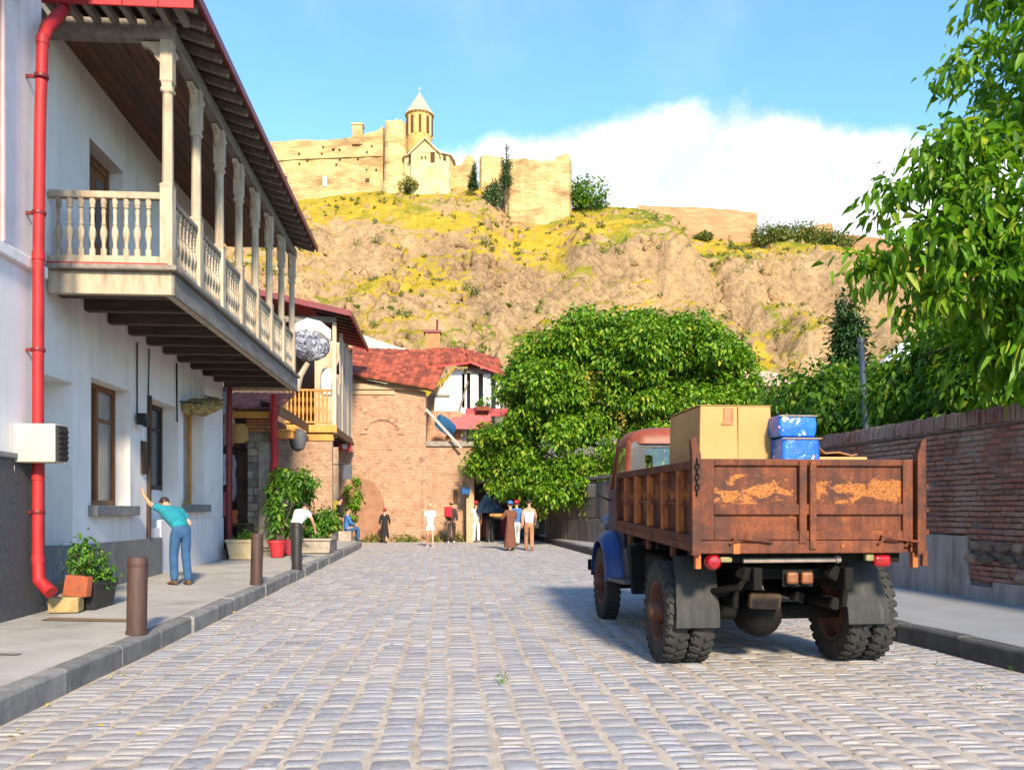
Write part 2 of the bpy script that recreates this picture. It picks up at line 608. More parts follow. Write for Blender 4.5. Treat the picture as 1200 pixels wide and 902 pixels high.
# rust with what is left of an orange coat
def rust_mat(name, paint=.0, seed=0):
    m, t, b, _ = new_mat(name)
    v = pos_n(t, (1, 1, 1))
    n1 = noise_n(t, v, 7, 9, .68, .4)
    base = ramp_n(t, n1, [(.30, (.040, .013, .008)), (.46, (.115, .030, .012)), (.60, (.18, .046, .015)), (.72, (.34, .095, .020))])
    n2 = noise_n(t, v, 55, 4, .7)
    base = mix_n(t, .45, base, ramp_n(t, n2, [(.35, (.034, .012, .008)), (.65, (.21, .060, .018))]))
    streak = noise_n(t, pos_n(t, (14, 14, .9)), 1.3, 5, .6)
    base = mix_n(t, math_n(t, 'MULTIPLY', ramp_n(t, streak, [(.47, (0, 0, 0)), (.66, (1, 1, 1))]), .7), base, (.045, .014, .010))
    bigp = noise_n(t, v, 2.6, 6, .65, .3)
    base = mix_n(t, ramp_n(t, bigp, [(.46, (0, 0, 0)), (.62, (.85, .85, .85))]), base, (.042, .018, .014))
    if paint:
        n3 = noise_n(t, pos_n(t, (1, 1, 1.7)), 5.5, 8, .62, .6)
        g = N(t, 'ShaderNodeNewGeometry')
        sx = N(t, 'ShaderNodeSeparateXYZ')
        t.links.new(g.outputs['Position'], sx.inputs[0])
        # the coat has worn away everywhere but in a band at mid height
        band = math_n(t, 'SUBTRACT', 1, math_n(t, 'ABSOLUTE', math_n(t, 'DIVIDE', math_n(t, 'SUBTRACT', sx.outputs[2], 1.655), .17)))
        band = math_n(t, 'MAXIMUM', band, 0)
        f = math_n(t, 'ADD', math_n(t, 'MULTIPLY', band, .26), n3)
        f = math_n(t, 'MULTIPLY', ramp_n(t, f, [(.645, (0, 0, 0)), (.70, (1, 1, 1))]), ramp_n(t, n2, [(.36, (.25, .25, .25)), (.52, (1, 1, 1))]))
        base = mix_n(t, f, base, ramp_n(t, n2, [(.3, (.24, .075, .016)), (.6, (.36, .125, .026))]))
    hs = N(t, 'ShaderNodeHueSaturation')
    t.links.new(base, hs.inputs['Color'])
    val = math_n(t, 'MULTIPLY_ADD', tint_n(t), .3)
    val.node.inputs[2].default_value = .95
    t.links.new(val, hs.inputs['Value'])
    t.links.new(hs.outputs[0], b.inputs['Base Color'])
    b.inputs['Roughness'].default_value = .72
    b.inputs['Specular IOR Level'].default_value = .3
    bump_n(t, n1, b, .5, .012)
    return m


rust = rust_mat('rust')
rustpaint = rust_mat('rust_painted', 1)
rustrib = M('rust_rib', (.46, .135, .025), (.28, .07, .018), 6, .7, .4, 40, .006, .15, stain=(.12, .035, .016), stain_scale=6, stain_lo=.56, stain_hi=.72)  # orange brightened so sunlight on the ribs sits in the colour


def brick_mat(name, c1, c2, c3):
    m, t, b, _ = new_mat(name)
    v = pos_n(t)
    n1 = noise_n(t, v, 9, 6, .65)
    tn = tint_n(t)
    c = ramp_n(t, tn, [(0, c1), (.45, c2), (.8, c3), (1, c1)])
    c = mix_n(t, ramp_n(t, n1, [(.45, (0, 0, 0)), (.75, (.8, .8, .8))]), c, (.30, .22, .19))
    big = noise_n(t, v, .9, 5, .6)
    c = mix_n(t, ramp_n(t, big, [(.48, (0, 0, 0)), (.64, (.75, .75, .75))]), c, (.38, .285, .22))
    t.links.new(c, b.inputs['Base Color'])
    b.inputs['Roughness'].default_value = .92
    bump_n(t, noise_n(t, v, 32, 6, .7), b, .6, .012)
    return m


oldbrick = brick_mat('old_brick', (.25, .085, .052), (.35, .14, .085), (.20, .095, .07))
mortar = M('mortar', (.25, .20, .17), (.16, .125, .11), 6, .95, .8, 30, .02, 0)
wallplaster = M('wall_base_render', (.42, .355, .31), (.28, .23, .20), 1.4, .9, .5, 30, .01, .05, stretch=(2, 2, .5), stain=(.15, .12, .10), stain_scale=1.6, stain_lo=.48, stain_hi=.72, streak=(.17, .135, .115))
rubblem = M('rubble_stone', (.24, .155, .11), (.14, .10, .08), 6, .9, .7, 25, .02, .5)
sidewallm = M('weathered_wall', (.17, .135, .115), (.10, .08, .07), 1.2, .9, .5, 20, .01, .2, stretch=(2, 2, .35), stain=(.06, .05, .05), stain_scale=1.5, stain_lo=.5, stain_hi=.75)

# cobbles and their sandy joints
m, t, b, _ = new_mat('cobble')
v = pos_n(t)
tn = tint_n(t)
c = ramp_n(t, tn, [(0, (.18, .18, .205)), (.35, (.245, .245, .275)), (.7, (.29, .285, .305)), (.92, (.33, .305, .29)), (1, (.20, .195, .205))])
n1 = noise_n(t, v, 22, 7, .7)
c = mix_n(t, ramp_n(t, n1, [(.42, (0, 0, 0)), (.72, (.75, .75, .75))]), c, (.37, .35, .34))
n2 = noise_n(t, v, .45, 4, .6)
c = mix_n(t, ramp_n(t, n2, [(.45, (0, 0, 0)), (.7, (.6, .6, .6))]), c, (.35, .30, .25))
t.links.new(c, b.inputs['Base Color'])
b.inputs['Specular IOR Level'].default_value = .5
rr = ramp_n(t, n1, [(.3, (.42, .42, .42)), (.7, (.68, .68, .68))])
t.links.new(rr, b.inputs['Roughness'])
bump_n(t, noise_n(t, v, 60, 6, .7), b, .5, .006)
cobble_m = m
m, t, b, _ = new_mat('joint_sand')
v = pos_n(t)
c = ramp_n(t, noise_n(t, v, 3.2, 7, .65), [(.3, (.30, .24, .185)), (.52, (.44, .365, .295)), (.75, (.57, .485, .405))])
c = mix_n(t, ramp_n(t, noise_n(t, v, 60, 3, .6), [(.5, (0, 0, 0)), (.7, (.6, .6, .6))]), c, (.22, .17, .13))
t.links.new(c, b.inputs['Base Color'])
b.inputs['Roughness'].default_value = .95
bump_n(t, noise_n(t, v, 70, 5, .7), b, .6, .01)
sand_m = m

# hill: rock on the steep, dry grass and green on the gentle
m, t, b, _ = new_mat('hillside')
v = pos_n(t)
g = N(t, 'ShaderNodeNewGeometry')
sx = N(t, 'ShaderNodeSeparateXYZ')
t.links.new(g.outputs['Normal'], sx.inputs[0])
rockn = noise_n(t, pos_n(t, (1, 1, .55)), .16, 9, .68, .5)
rock = ramp_n(t, rockn, [(.30, (.26, .165, .09)), (.44, (.46, .29, .145)), (.56, (.58, .39, .20)), (.72, (.68, .49, .28))])
fine = noise_n(t, v, .9, 7, .72)
rock = mix_n(t, .55, rock, ramp_n(t, fine, [(.34, (.15, .09, .05)), (.43, (.50, .31, .15)), (.66, (.68, .47, .25))]))
crk = N(t, 'ShaderNodeTexVoronoi', feature='DISTANCE_TO_EDGE')
crk.inputs['Scale'].default_value = .23
wv_ = N(t, 'ShaderNodeVectorMath', operation='ADD')
nn_ = N(t, 'ShaderNodeTexNoise')
nn_.inputs['Scale'].default_value = .5
nn_.inputs['Detail'].default_value = 5
t.links.new(v, nn_.inputs['Vector'])
s2_ = N(t, 'ShaderNodeVectorMath', operation='SCALE')
s2_.inputs[3].default_value = 9.0
t.links.new(nn_.outputs[1], s2_.inputs[0])
t.links.new(v, wv_.inputs[0])
t.links.new(s2_.outputs[0], wv_.inputs[1])
t.links.new(wv_.outputs[0], crk.inputs['Vector'])
rock = mix_n(t, ramp_n(t, crk.outputs[0], [(.0, (.3, .3, .3)), (.05, (0, 0, 0))]), rock, (.20, .13, .085))
scar = noise_n(t, pos_n(t, (1, 1, .6)), .028, 8, .66, .6)
rock = mix_n(t, ramp_n(t, scar, [(.50, (0, 0, 0)), (.60, (.7, .7, .7))]), rock, ramp_n(t, fine, [(.36, (.13, .08, .045)), (.62, (.46, .30, .165))]))
blk = noise_n(t, pos_n(t, (1, 1, .4)), .32, 8, .75, .3)
rock = mix_n(t, ramp_n(t, blk, [(.55, (0, 0, 0)), (.67, (.8, .8, .8))]), rock, (.22, .14, .085))
dry = ramp_n(t, noise_n(t, v, .35, 8, .7), [(.3, (.40, .25, .03)), (.5, (.60, .40, .035)), (.7, (.60, .44, .10))])
grn = ramp_n(t, noise_n(t, v, .6, 8, .7), [(.3, (.10, .15, .02)), (.7, (.27, .30, .03))])
gm = noise_n(t, v, .035, 8, .66, .6)
grass = mix_n(t, ramp_n(t, gm, [(.47, (0, 0, 0)), (.60, (1, 1, 1))]), dry, grn)
zf = math_n(t, 'ADD', sx.outputs[2], math_n(t, 'MULTIPLY', math_n(t, 'SUBTRACT', noise_n(t, v, .045, 9, .70), .5), 2.3))
gp = N(t, 'ShaderNodeSeparateXYZ')
t.links.new(g.outputs['Position'], gp.inputs[0])
# grass holds on the upper shoulder and at the foot; the middle is bare rock
zone = ramp_n(t, math_n(t, 'DIVIDE', gp.outputs[2], 100), [(.10, (.64, .64, .64)), (.28, (.52, .52, .52)), (.40, (.40, .40, .40)), (.56, (.44, .44, .44)), (.67, (.64, .64, .64))])
zf = math_n(t, 'ADD', zf, math_n(t, 'SUBTRACT', zone, .47))
f = ramp_n(t, zf, [(.66, (0, 0, 0)), (.84, (1, 1, 1))])
c = mix_n(t, f, rock, grass)
t.links.new(c, b.inputs['Base Color'])
b.inputs['Roughness'].default_value = .95
b.inputs['Specular IOR Level'].default_value = .1
hgt = math_n(t, 'ADD', math_n(t, 'ADD', math_n(t, 'MULTIPLY', fine, .8), math_n(t, 'MULTIPLY', noise_n(t, v, 2.6, 6, .75), .35)), rockn)
bump_n(t, hgt, b, 1.0, 1.4)
hill_m = m
# far-end wall: patchy render over brick
m, t, b, _ = new_mat('patched_brick')
bt = N(t, 'ShaderNodeTexBrick')
cx = N(t, 'ShaderNodeSeparateXYZ')
g = N(t, 'ShaderNodeNewGeometry')
t.links.new(g.outputs['Position'], cx.inputs[0])
cc = N(t, 'ShaderNodeCombineXYZ')
t.links.new(math_n(t, 'ADD', cx.outputs[0], cx.outputs[1]), cc.inputs[0])
t.links.new(cx.outputs[2], cc.inputs[1])
wob = N(t, 'ShaderNodeVectorMath', operation='ADD')
nv = N(t, 'ShaderNodeTexNoise')
nv.inputs['Scale'].default_value = 1.6
t.links.new(g.outputs['Position'], nv.inputs['Vector'])
sc_ = N(t, 'ShaderNodeVectorMath', operation='SCALE')
sc_.inputs[3].default_value = .22
t.links.new(nv.outputs[1], sc_.inputs[0])
t.links.new(cc.outputs[0], wob.inputs[0])
t.links.new(sc_.outputs[0], wob.inputs[1])
t.links.new(wob.outputs[0], bt.inputs['Vector'])
for k, q in (('Color1', (.42, .175, .105, 1)), ('Color2', (.52, .26, .16, 1)), ('Mortar', (.54, .36, .25, 1))):
    bt.inputs[k].default_value = q
bt.inputs['Scale'].default_value = 1
bt.inputs['Brick Width'].default_value = .34
bt.inputs['Row Height'].default_value = .13
bt.inputs['Mortar Size'].default_value = .018
v = pos_n(t)
n1 = noise_n(t, v, .85, 8, .68, .5)
c = mix_n(t, ramp_n(t, n1, [(.36, (.35, .35, .35)), (.54, (.97, .97, .97))]), bt.outputs[0], ramp_n(t, noise_n(t, v, 2.5, 6, .7), [(.3, (.50, .28, .165)), (.7, (.62, .40, .26))]))
c = mix_n(t, ramp_n(t, noise_n(t, v, 3.5, 8, .75), [(.52, (0, 0, 0)), (.68, (.8, .8, .8))]), c, (.25, .115, .075))
t.links.new(c, b.inputs['Base Color'])
b.inputs['Roughness'].default_value = .95
bump_n(t, math_n(t, 'ADD', math_n(t, 'MULTIPLY', bt.outputs[1], -.6), math_n(t, 'MULTIPLY', noise_n(t, v, 4, 8, .75), 2.2)), b, 1.0, .08)
patched = m
oldcream = M('old_cream_render', (.52, .35, .22), (.40, .25, .15), 1.2, .9, .4, 14, .02, .05, stain=(.30, .17, .09), stain_scale=1.5)
whitewash = M('whitewash', (.78, .76, .74), (.66, .63, .60), 1.5, .9, .3, 15, .01, .05)


def cloth(name, c):
    return M(name, c, tuple(x * .72 for x in c), 9, .9, .6, 9, .04, .03)


# ------------------------------------------------------------------ ground
gm_ = MB()
gm_.quad((-3000, -3000, -.25), (3000, -3000, -.25), (3000, 3000, -.25), (-3000, 3000, -.25))
gm_.build('ground', M('dry_ground', (.20, .16, .10), (.14, .12, .07), .3, .95, .3, 4, .05, 0), kind='structure', origin=(0, 0, -.25))

KL = -3.12
RK = [(-6, 5.75), (7.5, 5.30), (9.7, 5.06), (26, 4.34), (34, 3.9), (48, 3.4)]


def kr(y):
    return lerp_pts(RK, y)


def klx(y):
    return KL if y < 30 else KL - .035 * (y - 30) ** 2


ys = [-4] + [y * 1.0 for y in range(0, 49, 2)]
rd = MB()
for a, b_ in zip(ys[:-1], ys[1:]):
    rd.quad((klx(a) - .2, a, gz(a) - .009), (kr(a) + .2, a, gz(a) - .009), (kr(b_) + .2, b_, gz(b_) - .009), (klx(b_) - .2, b_, gz(b_) - .009), t=0)
road = rd.build('road', sand_m, kind='structure', origin=(0, 0, 0))


def stone_variant(rng):
    n = 10
    V, F = [], []
    jit = [1 + rng.uniform(-.22, .08) for _ in range(n)]
    ph = rng.uniform(-.15, .15)
    ring = []
    for k in range(n):
        a = 2 * PI * k / n + ph
        c_, s_ = math.cos(a), math.sin(a)
        p = 2 / 5.0
        x = math.copysign(abs(c_) ** p, c_) * jit[k]
        y = math.copysign(abs(s_) ** p, s_) * jit[k]
        ring.append((x, y))
    for sc2, z in ((1.0, -.05), (1.0, -.0065), (.86, -.001)):
        for (x, y) in ring:
            V.append((x * sc2, y * sc2, z + (rng.uniform(-.002, .002) if z == 0 else 0)))
    V.append((0, 0, .001))
    for r_ in range(2):
        for k in range(n):
            k2 = (k + 1) % n
            F.append((r_ * n + k, r_ * n + k2, (r_ + 1) * n + k2, (r_ + 1) * n + k))
    for k in range(n):
        F.append((2 * n + k, 2 * n + (k + 1) % n, 3 * n))
    return V, F


variants = [stone_variant(R) for _ in range(16)]
cobs = []
xs = KL + .02
ci = 0
while xs < 5.4:
    w = R.uniform(.19, .31)
    y = 4.2 + R.uniform(0, .2)
    w_amp = R.uniform(.006, .022)
    while y < 46:
        L = R.choice((R.uniform(.07, .12), R.uniform(.11, .17), R.uniform(.14, .24)))
        # the joints have opened on the side where traffic turns
        loose = min(1, max(0, (xs - .4) / 1.6)) * min(1, max(0, (12 - y) / 5))
        wav = lambda c: .014 * math.sin(y * .55 + c * .9) + w_amp * math.sin(y * 1.7 + c * 2.1)
        g_ = R.uniform(.006, .014) + loose * R.uniform(.006, .034) + (R.random() < .10) * .03
        x0, x1 = xs + wav(ci), xs + w + wav(ci + 1)
        wide = R.uniform(.006, .022) + loose * R.uniform(.01, .05) + (R.random() < .08) * .03
        cx_ = (x0 + x1) / 2 + R.uniform(-.008, .008)
        if cx_ > klx(y) + .05 and cx_ < kr(y) - .04 and R.random() > .004:
            cobs.append((cx_, y + L / 2, (x1 - x0 - wide) / 2, (L - g_) / 2, R.gauss(0, .03 + .05 * loose), R.randrange(16), R.uniform(-.004, .002)))
        y += L
    xs += w
    ci += 1
cobs.sort(key=lambda q: q[0] ** 2 * .2 + q[1] ** 2)
vm = []
for V, F in variants:
    me = bpy.data.meshes.new('cobble')
    me.from_pydata(V, [], F)
    me.materials.append(cobble_m)
    me.polygons.foreach_set('use_smooth', [True] * len(F))
    me.set_sharp_from_angle(angle=rad(35))
    vm.append(me)
vis = lambda q: abs((q[0] - q[1] * .0729) / q[1]) < .66 and q[1] > 4.6
near, rest = [], []
for q in cobs:
    (near if (len(near) < 300 and vis(q)) else rest).append(q)
for (x, y, hx, hy, rz, vi, dz) in near:
    mesh_piece('cobble', vm[vi], cobble_m, road, (x, y, gz(y) + dz), (R.gauss(0, .02), R.gauss(0, .014), rz), (hx, hy, 1))
sv, sf, st = [], [], []
for (x, y, hx, hy, rz, vi, dz) in rest:
    V, F = variants[vi]
    c_, s_ = math.cos(rz), math.sin(rz)
    o = len(sv)
    sv.extend([(x + a * hx * c_ - b2 * hy * s_, y + a * hx * s_ + b2 * hy * c_, gz(y) + dz + z) for a, b2, z in V])
    tt = R.random()
    sf.extend([[i + o for i in f] for f in F])
    st.extend([tt] * len(F))
rb = MB()
rb.v, rb.f, rb.t, rb.m = sv, sf, st, [0] * len(sf)
rb.build('cobbles', cobble_m, road, kind='stuff', fixn=False, smooth=True)

# pavements and kerbs
SW = .20
pl = MB()
pv = [-4] + list(range(0, 46, 2))
for a, b_ in zip(pv[:-1], pv[1:]):
    pl.quad((-7.5, a, gz(a) + SW + .02), (klx(a) - .17, a, gz(a) + SW - .003), (klx(b_) - .17, b_, gz(b_) + SW - .003), (-7.5, b_, gz(b_) + SW + .02), t=.5)
pl.build('pavement', concrete, kind='structure', origin=(0, 0, 0))
pr = MB()
for a, b_ in zip(pv[:-1], pv[1:]):
    pr.quad((kr(a) + .17, a, gz(a) + SW - .003), (9.4, a, gz(a) + .25), (9.4, b_, gz(b_) + .25), (kr(b_) + .17, b_, gz(b_) + SW - .003), t=.5)
pr.build('pavement', concrete_r, kind='structure', origin=(0, 0, 0))


def kerb(name, fx, y0, y1, mat, side):
    kb = MB()
    for y in range(int(y0), int(y1) + 1, 2):
        yb = min(y + 2, y1)
        kb.quad((fx(y) + side * .02, y, gz(y) - .1), (fx(y) + side * .17, y, gz(y) + SW - .02), (fx(yb) + side * .17, yb, gz(yb) + SW - .02), (fx(yb) + side * .02, yb, gz(yb) - .1), t=.3)
    o = kb.build(name, mortar, kind='structure', origin=(0, 0, 0))
    y = y0
    while y < y1:
        L = R.uniform(.85, 1.25)
        ye = min(y + L, y1)
        a, b2 = y + .008, ye - .008
        j, k_ = R.uniform(-.012, .012), R.uniform(-.008, .008)
        s = MB()
        x0, x1 = fx(a) + j, fx(b2) + j
        nseg = 4
        rgs = []
        for i in range(nseg + 1):
            yy = a + (b2 - a) * i / nseg
            xx = x0 + (x1 - x0) * i / nseg + R.uniform(-.006, .006)
            z = gz(yy) + SW + k_ + R.uniform(-.004, .004)
            rgs.append([(xx + side * .0, yy, gz(yy) - .1), (xx, yy, z - .025), (xx + side * .022, yy, z), (xx + side * .175, yy, z + .002), (xx + side * .175, yy, gz(yy) - .1)])
        s.rings(rgs)
        s.build('kerb_stone', mat, o, bevel=.006, seg=1)
        y = ye
    return o


kerb('kerb', klx, 1, 36, kerb_m, -1)
kerb('kerb', kr, 1, 40, kerb_shaded, 1)

# sand drifted along the gutter, brown strip and cracks on the pavement
pt = MB()
pt.quad((-4.75, 10.3, .2175), (-3.55, 10.12, .2065), (-3.55, 10.36, .2065), (-4.75, 10.55, .2175), t=.5)
pt.build('pavement_strip', M('strip_clay', (.20, .13, .06), (.14, .09, .045), 9, .95, .5, 40, .01, 0), kind='structure')
pt = MB()
pt.quad((-4.6, 8.02, .219), (-3.85, 7.9, .211), (-3.84, 8.0, .2112), (-4.6, 8.1, .2192), t=.5)
pt.build('pavement_patch', M('patch_tar', (.20, .18, .165), (.26, .235, .21), 9, .9, .5, 40, .01, 0), kind='structure')

# ------------------------------------------------------------------ hill and terrain
RIDGE = [(-400, 45), (-200, 62), (-120, 78), (-64, 80.5), (-48, 82), (-26, 85), (-14, 85), (-6, 84), (0, 77), (9, 76.5), (14, 79), (20, 79), (33, 78), (40, 76.5), (43, 71),
         (60, 69), (62, 70.5), (75, 69.8), (78, 68.5), (82, 65.5), (90, 63), (100, 61), (130, 57), (200, 45), (500, 20)]
RIDGE_V = [(-400, 235), (-60, 219), (0, 219), (40, 216), (60, 214), (90, 208), (200, 200), (500, 200)]
PROF_L = [(0, 0), (.22, .30), (.38, .47), (.50, .58), (.58, .66), (.66, .76), (.74, .83), (.82, .89), (.92, .96), (1, 1), (1.15, .96), (2, .4)]
PROF_R = [(0, 0), (.30, .24), (.48, .36), (.55, .42), (.585, .60), (.66, .67), (.72, .72), (.755, .88), (.83, .92), (.93, .965), (1, 1), (1.15, .96), (2, .4)]


def hill_z(u, v):
    rz = lerp_pts(RIDGE, u)
    v1 = lerp_pts(RIDGE_V, u)
    v0 = 62 + .00 * u
    warp = noise.fractal(Vector((u * .035, v * .02, 3.1)), 1.0, 2.1, 4) * 9
    warp2 = noise.fractal(Vector((u * .012, 7.7, v * .008)), 1.0, 2.0, 3) * 12
    t_ = (v - v0) / (v1 - v0)
    win = max(0.0, min(1, (1.0 - t_) * 3.5)) * max(0, min(1, t_ * 4))
    tt = t_ + (warp + warp2) / (v1 - v0) * win
    k = max(0.0, min(1.0, (u - 5) / 25))
    s = lerp_pts(PROF_L, tt) * (1 - k) + lerp_pts(PROF_R, tt) * k
    z = CAMH * min(1, t_ * 4) + (rz - CAMH) * s * v / v1
    rid = noise.ridged_multi_fractal(Vector((u * .07, v * .07, z * .05)), 1.0, 2.1, 5, 1.0, 2.0) - 1.0
    fr = noise.fractal(Vector((u * .22, v * .22, 1.3)), 1.0, 2.1, 5)
    fr2 = noise.fractal(Vector((u * .55, v * .55, 4.3)), 1.0, 2.0, 3)
    z += (rid * 2.6 + fr * 1.9 + fr2 * .95) * win
    gu = 47 + 6 * math.sin(v * .06)
    z -= 5.5 * math.exp(-((u - gu) / 4.2) ** 2) * win * max(0, min(1, (1 - t_) * 5))
    z += 3.0 * math.exp(-((u - gu - 11) / 6.0) ** 2) * win * max(0, min(1, (1 - t_) * 2.5))
    if win < 1:
        z += fr * .5 * (1 - win) * max(0, min(1, t_ * 4))
    return z


us = np.unique(np.concatenate([np.linspace(-420, -92, 26), np.arange(-92, 112, .58), np.linspace(112, 460, 26)]))
vs = np.unique(np.concatenate([np.arange(62, 232, .6), np.linspace(232, 420, 14)]))
HZ = np.array([[hill_z(float(u), float(v)) for u in us] for v in vs])
nu, nv_ = len(us), len(vs)
UU, VV = np.meshgrid(us, vs)
hv = np.stack([UU.ravel() * RTv.x + VV.ravel() * FWv.x, UU.ravel() * RTv.y + VV.ravel() * FWv.y, HZ.ravel() - .3], 1)
ii = np.arange(nu * nv_).reshape(nv_, nu)
hf = np.stack([ii[:-1, :-1].ravel(), ii[:-1, 1:].ravel(), ii[1:, 1:].ravel(), ii[1:, :-1].ravel()], 1)
hill = np_mesh('hill', hv, hf, hill_m, kind='structure')


def hz(u, v):
    i = int(np.clip(np.searchsorted(us, u) - 1, 0, nu - 2))
    j = int(np.clip(np.searchsorted(vs, v) - 1, 0, nv_ - 2))
    return float(HZ[j, i]) - .3


# broken rock standing out of the slope: nobody could count it
ico = [(0, 0, 1), (.89, 0, .45), (.28, .85, .45), (-.72, .53, .45), (-.72, -.53, .45), (.28, -.85, .45), (.72, .53, -.45), (-.28, .85, -.45), (-.89, 0, -.45), (-.28, -.85, -.45), (.72, -.53, -.45), (0, 0, -1)]
icf = [(0, 1, 2), (0, 2, 3), (0, 3, 4), (0, 4, 5), (0, 5, 1), (1, 6, 2), (2, 7, 3), (3, 8, 4), (4, 9, 5), (5, 10, 1), (6, 7, 2), (7, 8, 3), (8, 9, 4), (9, 10, 5), (10, 6, 1), (11, 7, 6), (11, 8, 7), (11, 9, 8), (11, 10, 9), (11, 6, 10)]
icv = np.array(ico)
rk = np.random.RandomState(14)
rv_, rf_ = [], []
nr_ = 0
for _ in range(20000):
    u, v = rk.uniform(-80, 108), rk.uniform(78, 214)
    dz = abs(hz(u + 1.2, v) - hz(u - 1.2, v)) + abs(hz(u, v + 1.2) - hz(u, v - 1.2))
    den = noise.fractal(Vector((u * .05, v * .05, 21.0)), 1, 2, 4)
    if dz < 1.5 or (den < .05 and rk.rand() > .2):
        continue
    r = rk.uniform(.3, 1.0) * (2.0 if rk.rand() < .10 else 1)
    V = icv * rk.uniform(.5, 1.35, (12, 1)) * np.array([[r * rk.uniform(.6, 1.6), r * .8, r * rk.uniform(.7, 1.9)]])
    a_ = rk.uniform(0, 6.28)
    V = V @ np.array([[math.cos(a_), math.sin(a_), 0], [-math.sin(a_), math.cos(a_), 0], [0, 0, 1]])
    rv_.append(V + np.array(uvw(u, v, hz(u, v) - r * .25))[None, :])
    rf_.append(np.array(icf) + nr_ * 12)
    nr_ += 1
    if nr_ > 2600:
        break
np_mesh('rocks', np.concatenate(rv_), np.concatenate(rf_), hill_m, None, kind='stuff', label='broken rocks standing out of the hillside', cat='rocks')

# ------------------------------------------------------------------ leaves
def leaf_arrays(P, D, Nn, L, Wd, fold=.25, droop=.0):
    """P base points, D tip directions, Nn normals (unit), L lengths, Wd widths -> verts, quads"""
    n = len(P)
    S = np.cross(D, Nn)
    S /= np.linalg.norm(S, axis=1, keepdims=True) + 1e-9
    Nn = np.cross(S, D)
    L = L[:, None]
    Wd = Wd[:, None]
    dn = np.array([[0, 0, -1.0]])
    p0 = P
    mid1 = P + D * L * .36
    mid2 = P + D * L * .72 + dn * L * droop * .5
    tip = P + D * L + dn * L * droop
    r1 = mid1 + S * Wd * .5 + Nn * Wd * fold
    l1 = mid1 - S * Wd * .5 + Nn * Wd * fold
    r2 = mid2 + S * Wd * .36 + Nn * Wd * fold * .7
    l2 = mid2 - S * Wd * .36 + Nn * Wd * fold * .7
    V = np.stack([p0, r1, r2, tip, l2, l1], 1).reshape(-1, 3)
    base = (np.arange(n) * 6)[:, None]
    F = np.concatenate([base + np.array([[0, 1, 2, 3]]), base + np.array([[0, 3, 4, 5]])], 1).reshape(-1, 4)
    return V, F


def unit(a):
    return a / (np.linalg.norm(a, axis=1, keepdims=True) + 1e-9)


def crown_points(blobs, nclump, per, spread, rs, shell=.55):
    """clumps in a set of ellipsoids; returns P, clump-centre, outward dirs"""
    vol = np.array([b[1][0] * b[1][1] * b[1][2] for b in blobs]) ** .72
    pick = rs.choice(len(blobs), nclump, p=vol / vol.sum())
    C = np.array([b[0] for b in blobs], float)[pick]
    Rr = np.array([b[1] for b in blobs], float)[pick]
    d = unit(rs.normal(size=(nclump, 3)))
    rr = shell + (1.0 - shell) * rs.rand(nclump, 1) ** .6 + rs.normal(0, .06, (nclump, 1))
    cc_ = C + d * Rr * rr
    out = unit(d / Rr)
    cid = np.repeat(np.arange(nclump), per)
    P = cc_[cid] + rs.normal(size=(len(cid), 3)) * np.array(spread)[None, :]
    return P, cc_[cid], out[cid], cid


def lumps(blobs, per, f, rs):
    out = []
    for c_, r_ in blobs:
        c_, r_ = np.array(c_), np.array(r_)
        for _ in range(per):
            d = rs.normal(size=3)
            d /= np.linalg.norm(d)
            k = rs.uniform(.55, .98)
            q = f * rs.uniform(.7, 1.35)
            out.append((tuple(c_ + d * r_ * k), (float(r_.mean() * q), float(r_.mean() * q), float(r_.mean() * q * .72))))
    return out


def make_leaves(blobs, nclump, per, spread, L, ratio, rs, droop=.25, up=.5, shell=.55):
    P, cc_, out, cid = crown_points(blobs, nclump, per, spread, rs, shell)
    n = len(P)
    D = unit((P - cc_) * 1.2 + out * .35 + rs.normal(0, .45, (n, 3)) + np.array([[0, 0, -.35]]))
    Nn = unit(out * .5 + np.array([[0, 0, up]]) + rs.normal(0, .4, (n, 3)))
    LL = L * rs.uniform(.5, 1.35, n)
    V, F = leaf_arrays(P, D, Nn, LL, LL * ratio, .2, droop)
    ct = rs.rand(nclump)
    tint = np.clip(ct[cid] * .55 + rs.rand(n) * .5, 0, .999)
    return P, V, F, tint


def limb_path(a, b2, rng, sag=.15, n=5):
    a, b2 = Vector(a), Vector(b2)
    L = (b2 - a).length
    pts = []
    for i in range(n + 1):
        t_ = i / n
        p = a.lerp(b2, t_)
        p += Vector((rng.uniform(-1, 1), rng.uniform(-1, 1), 0)) * L * .05 * math.sin(PI * t_)
        p.z += sag * L * math.sin(PI * t_)
        pts.append(p)
    return pts


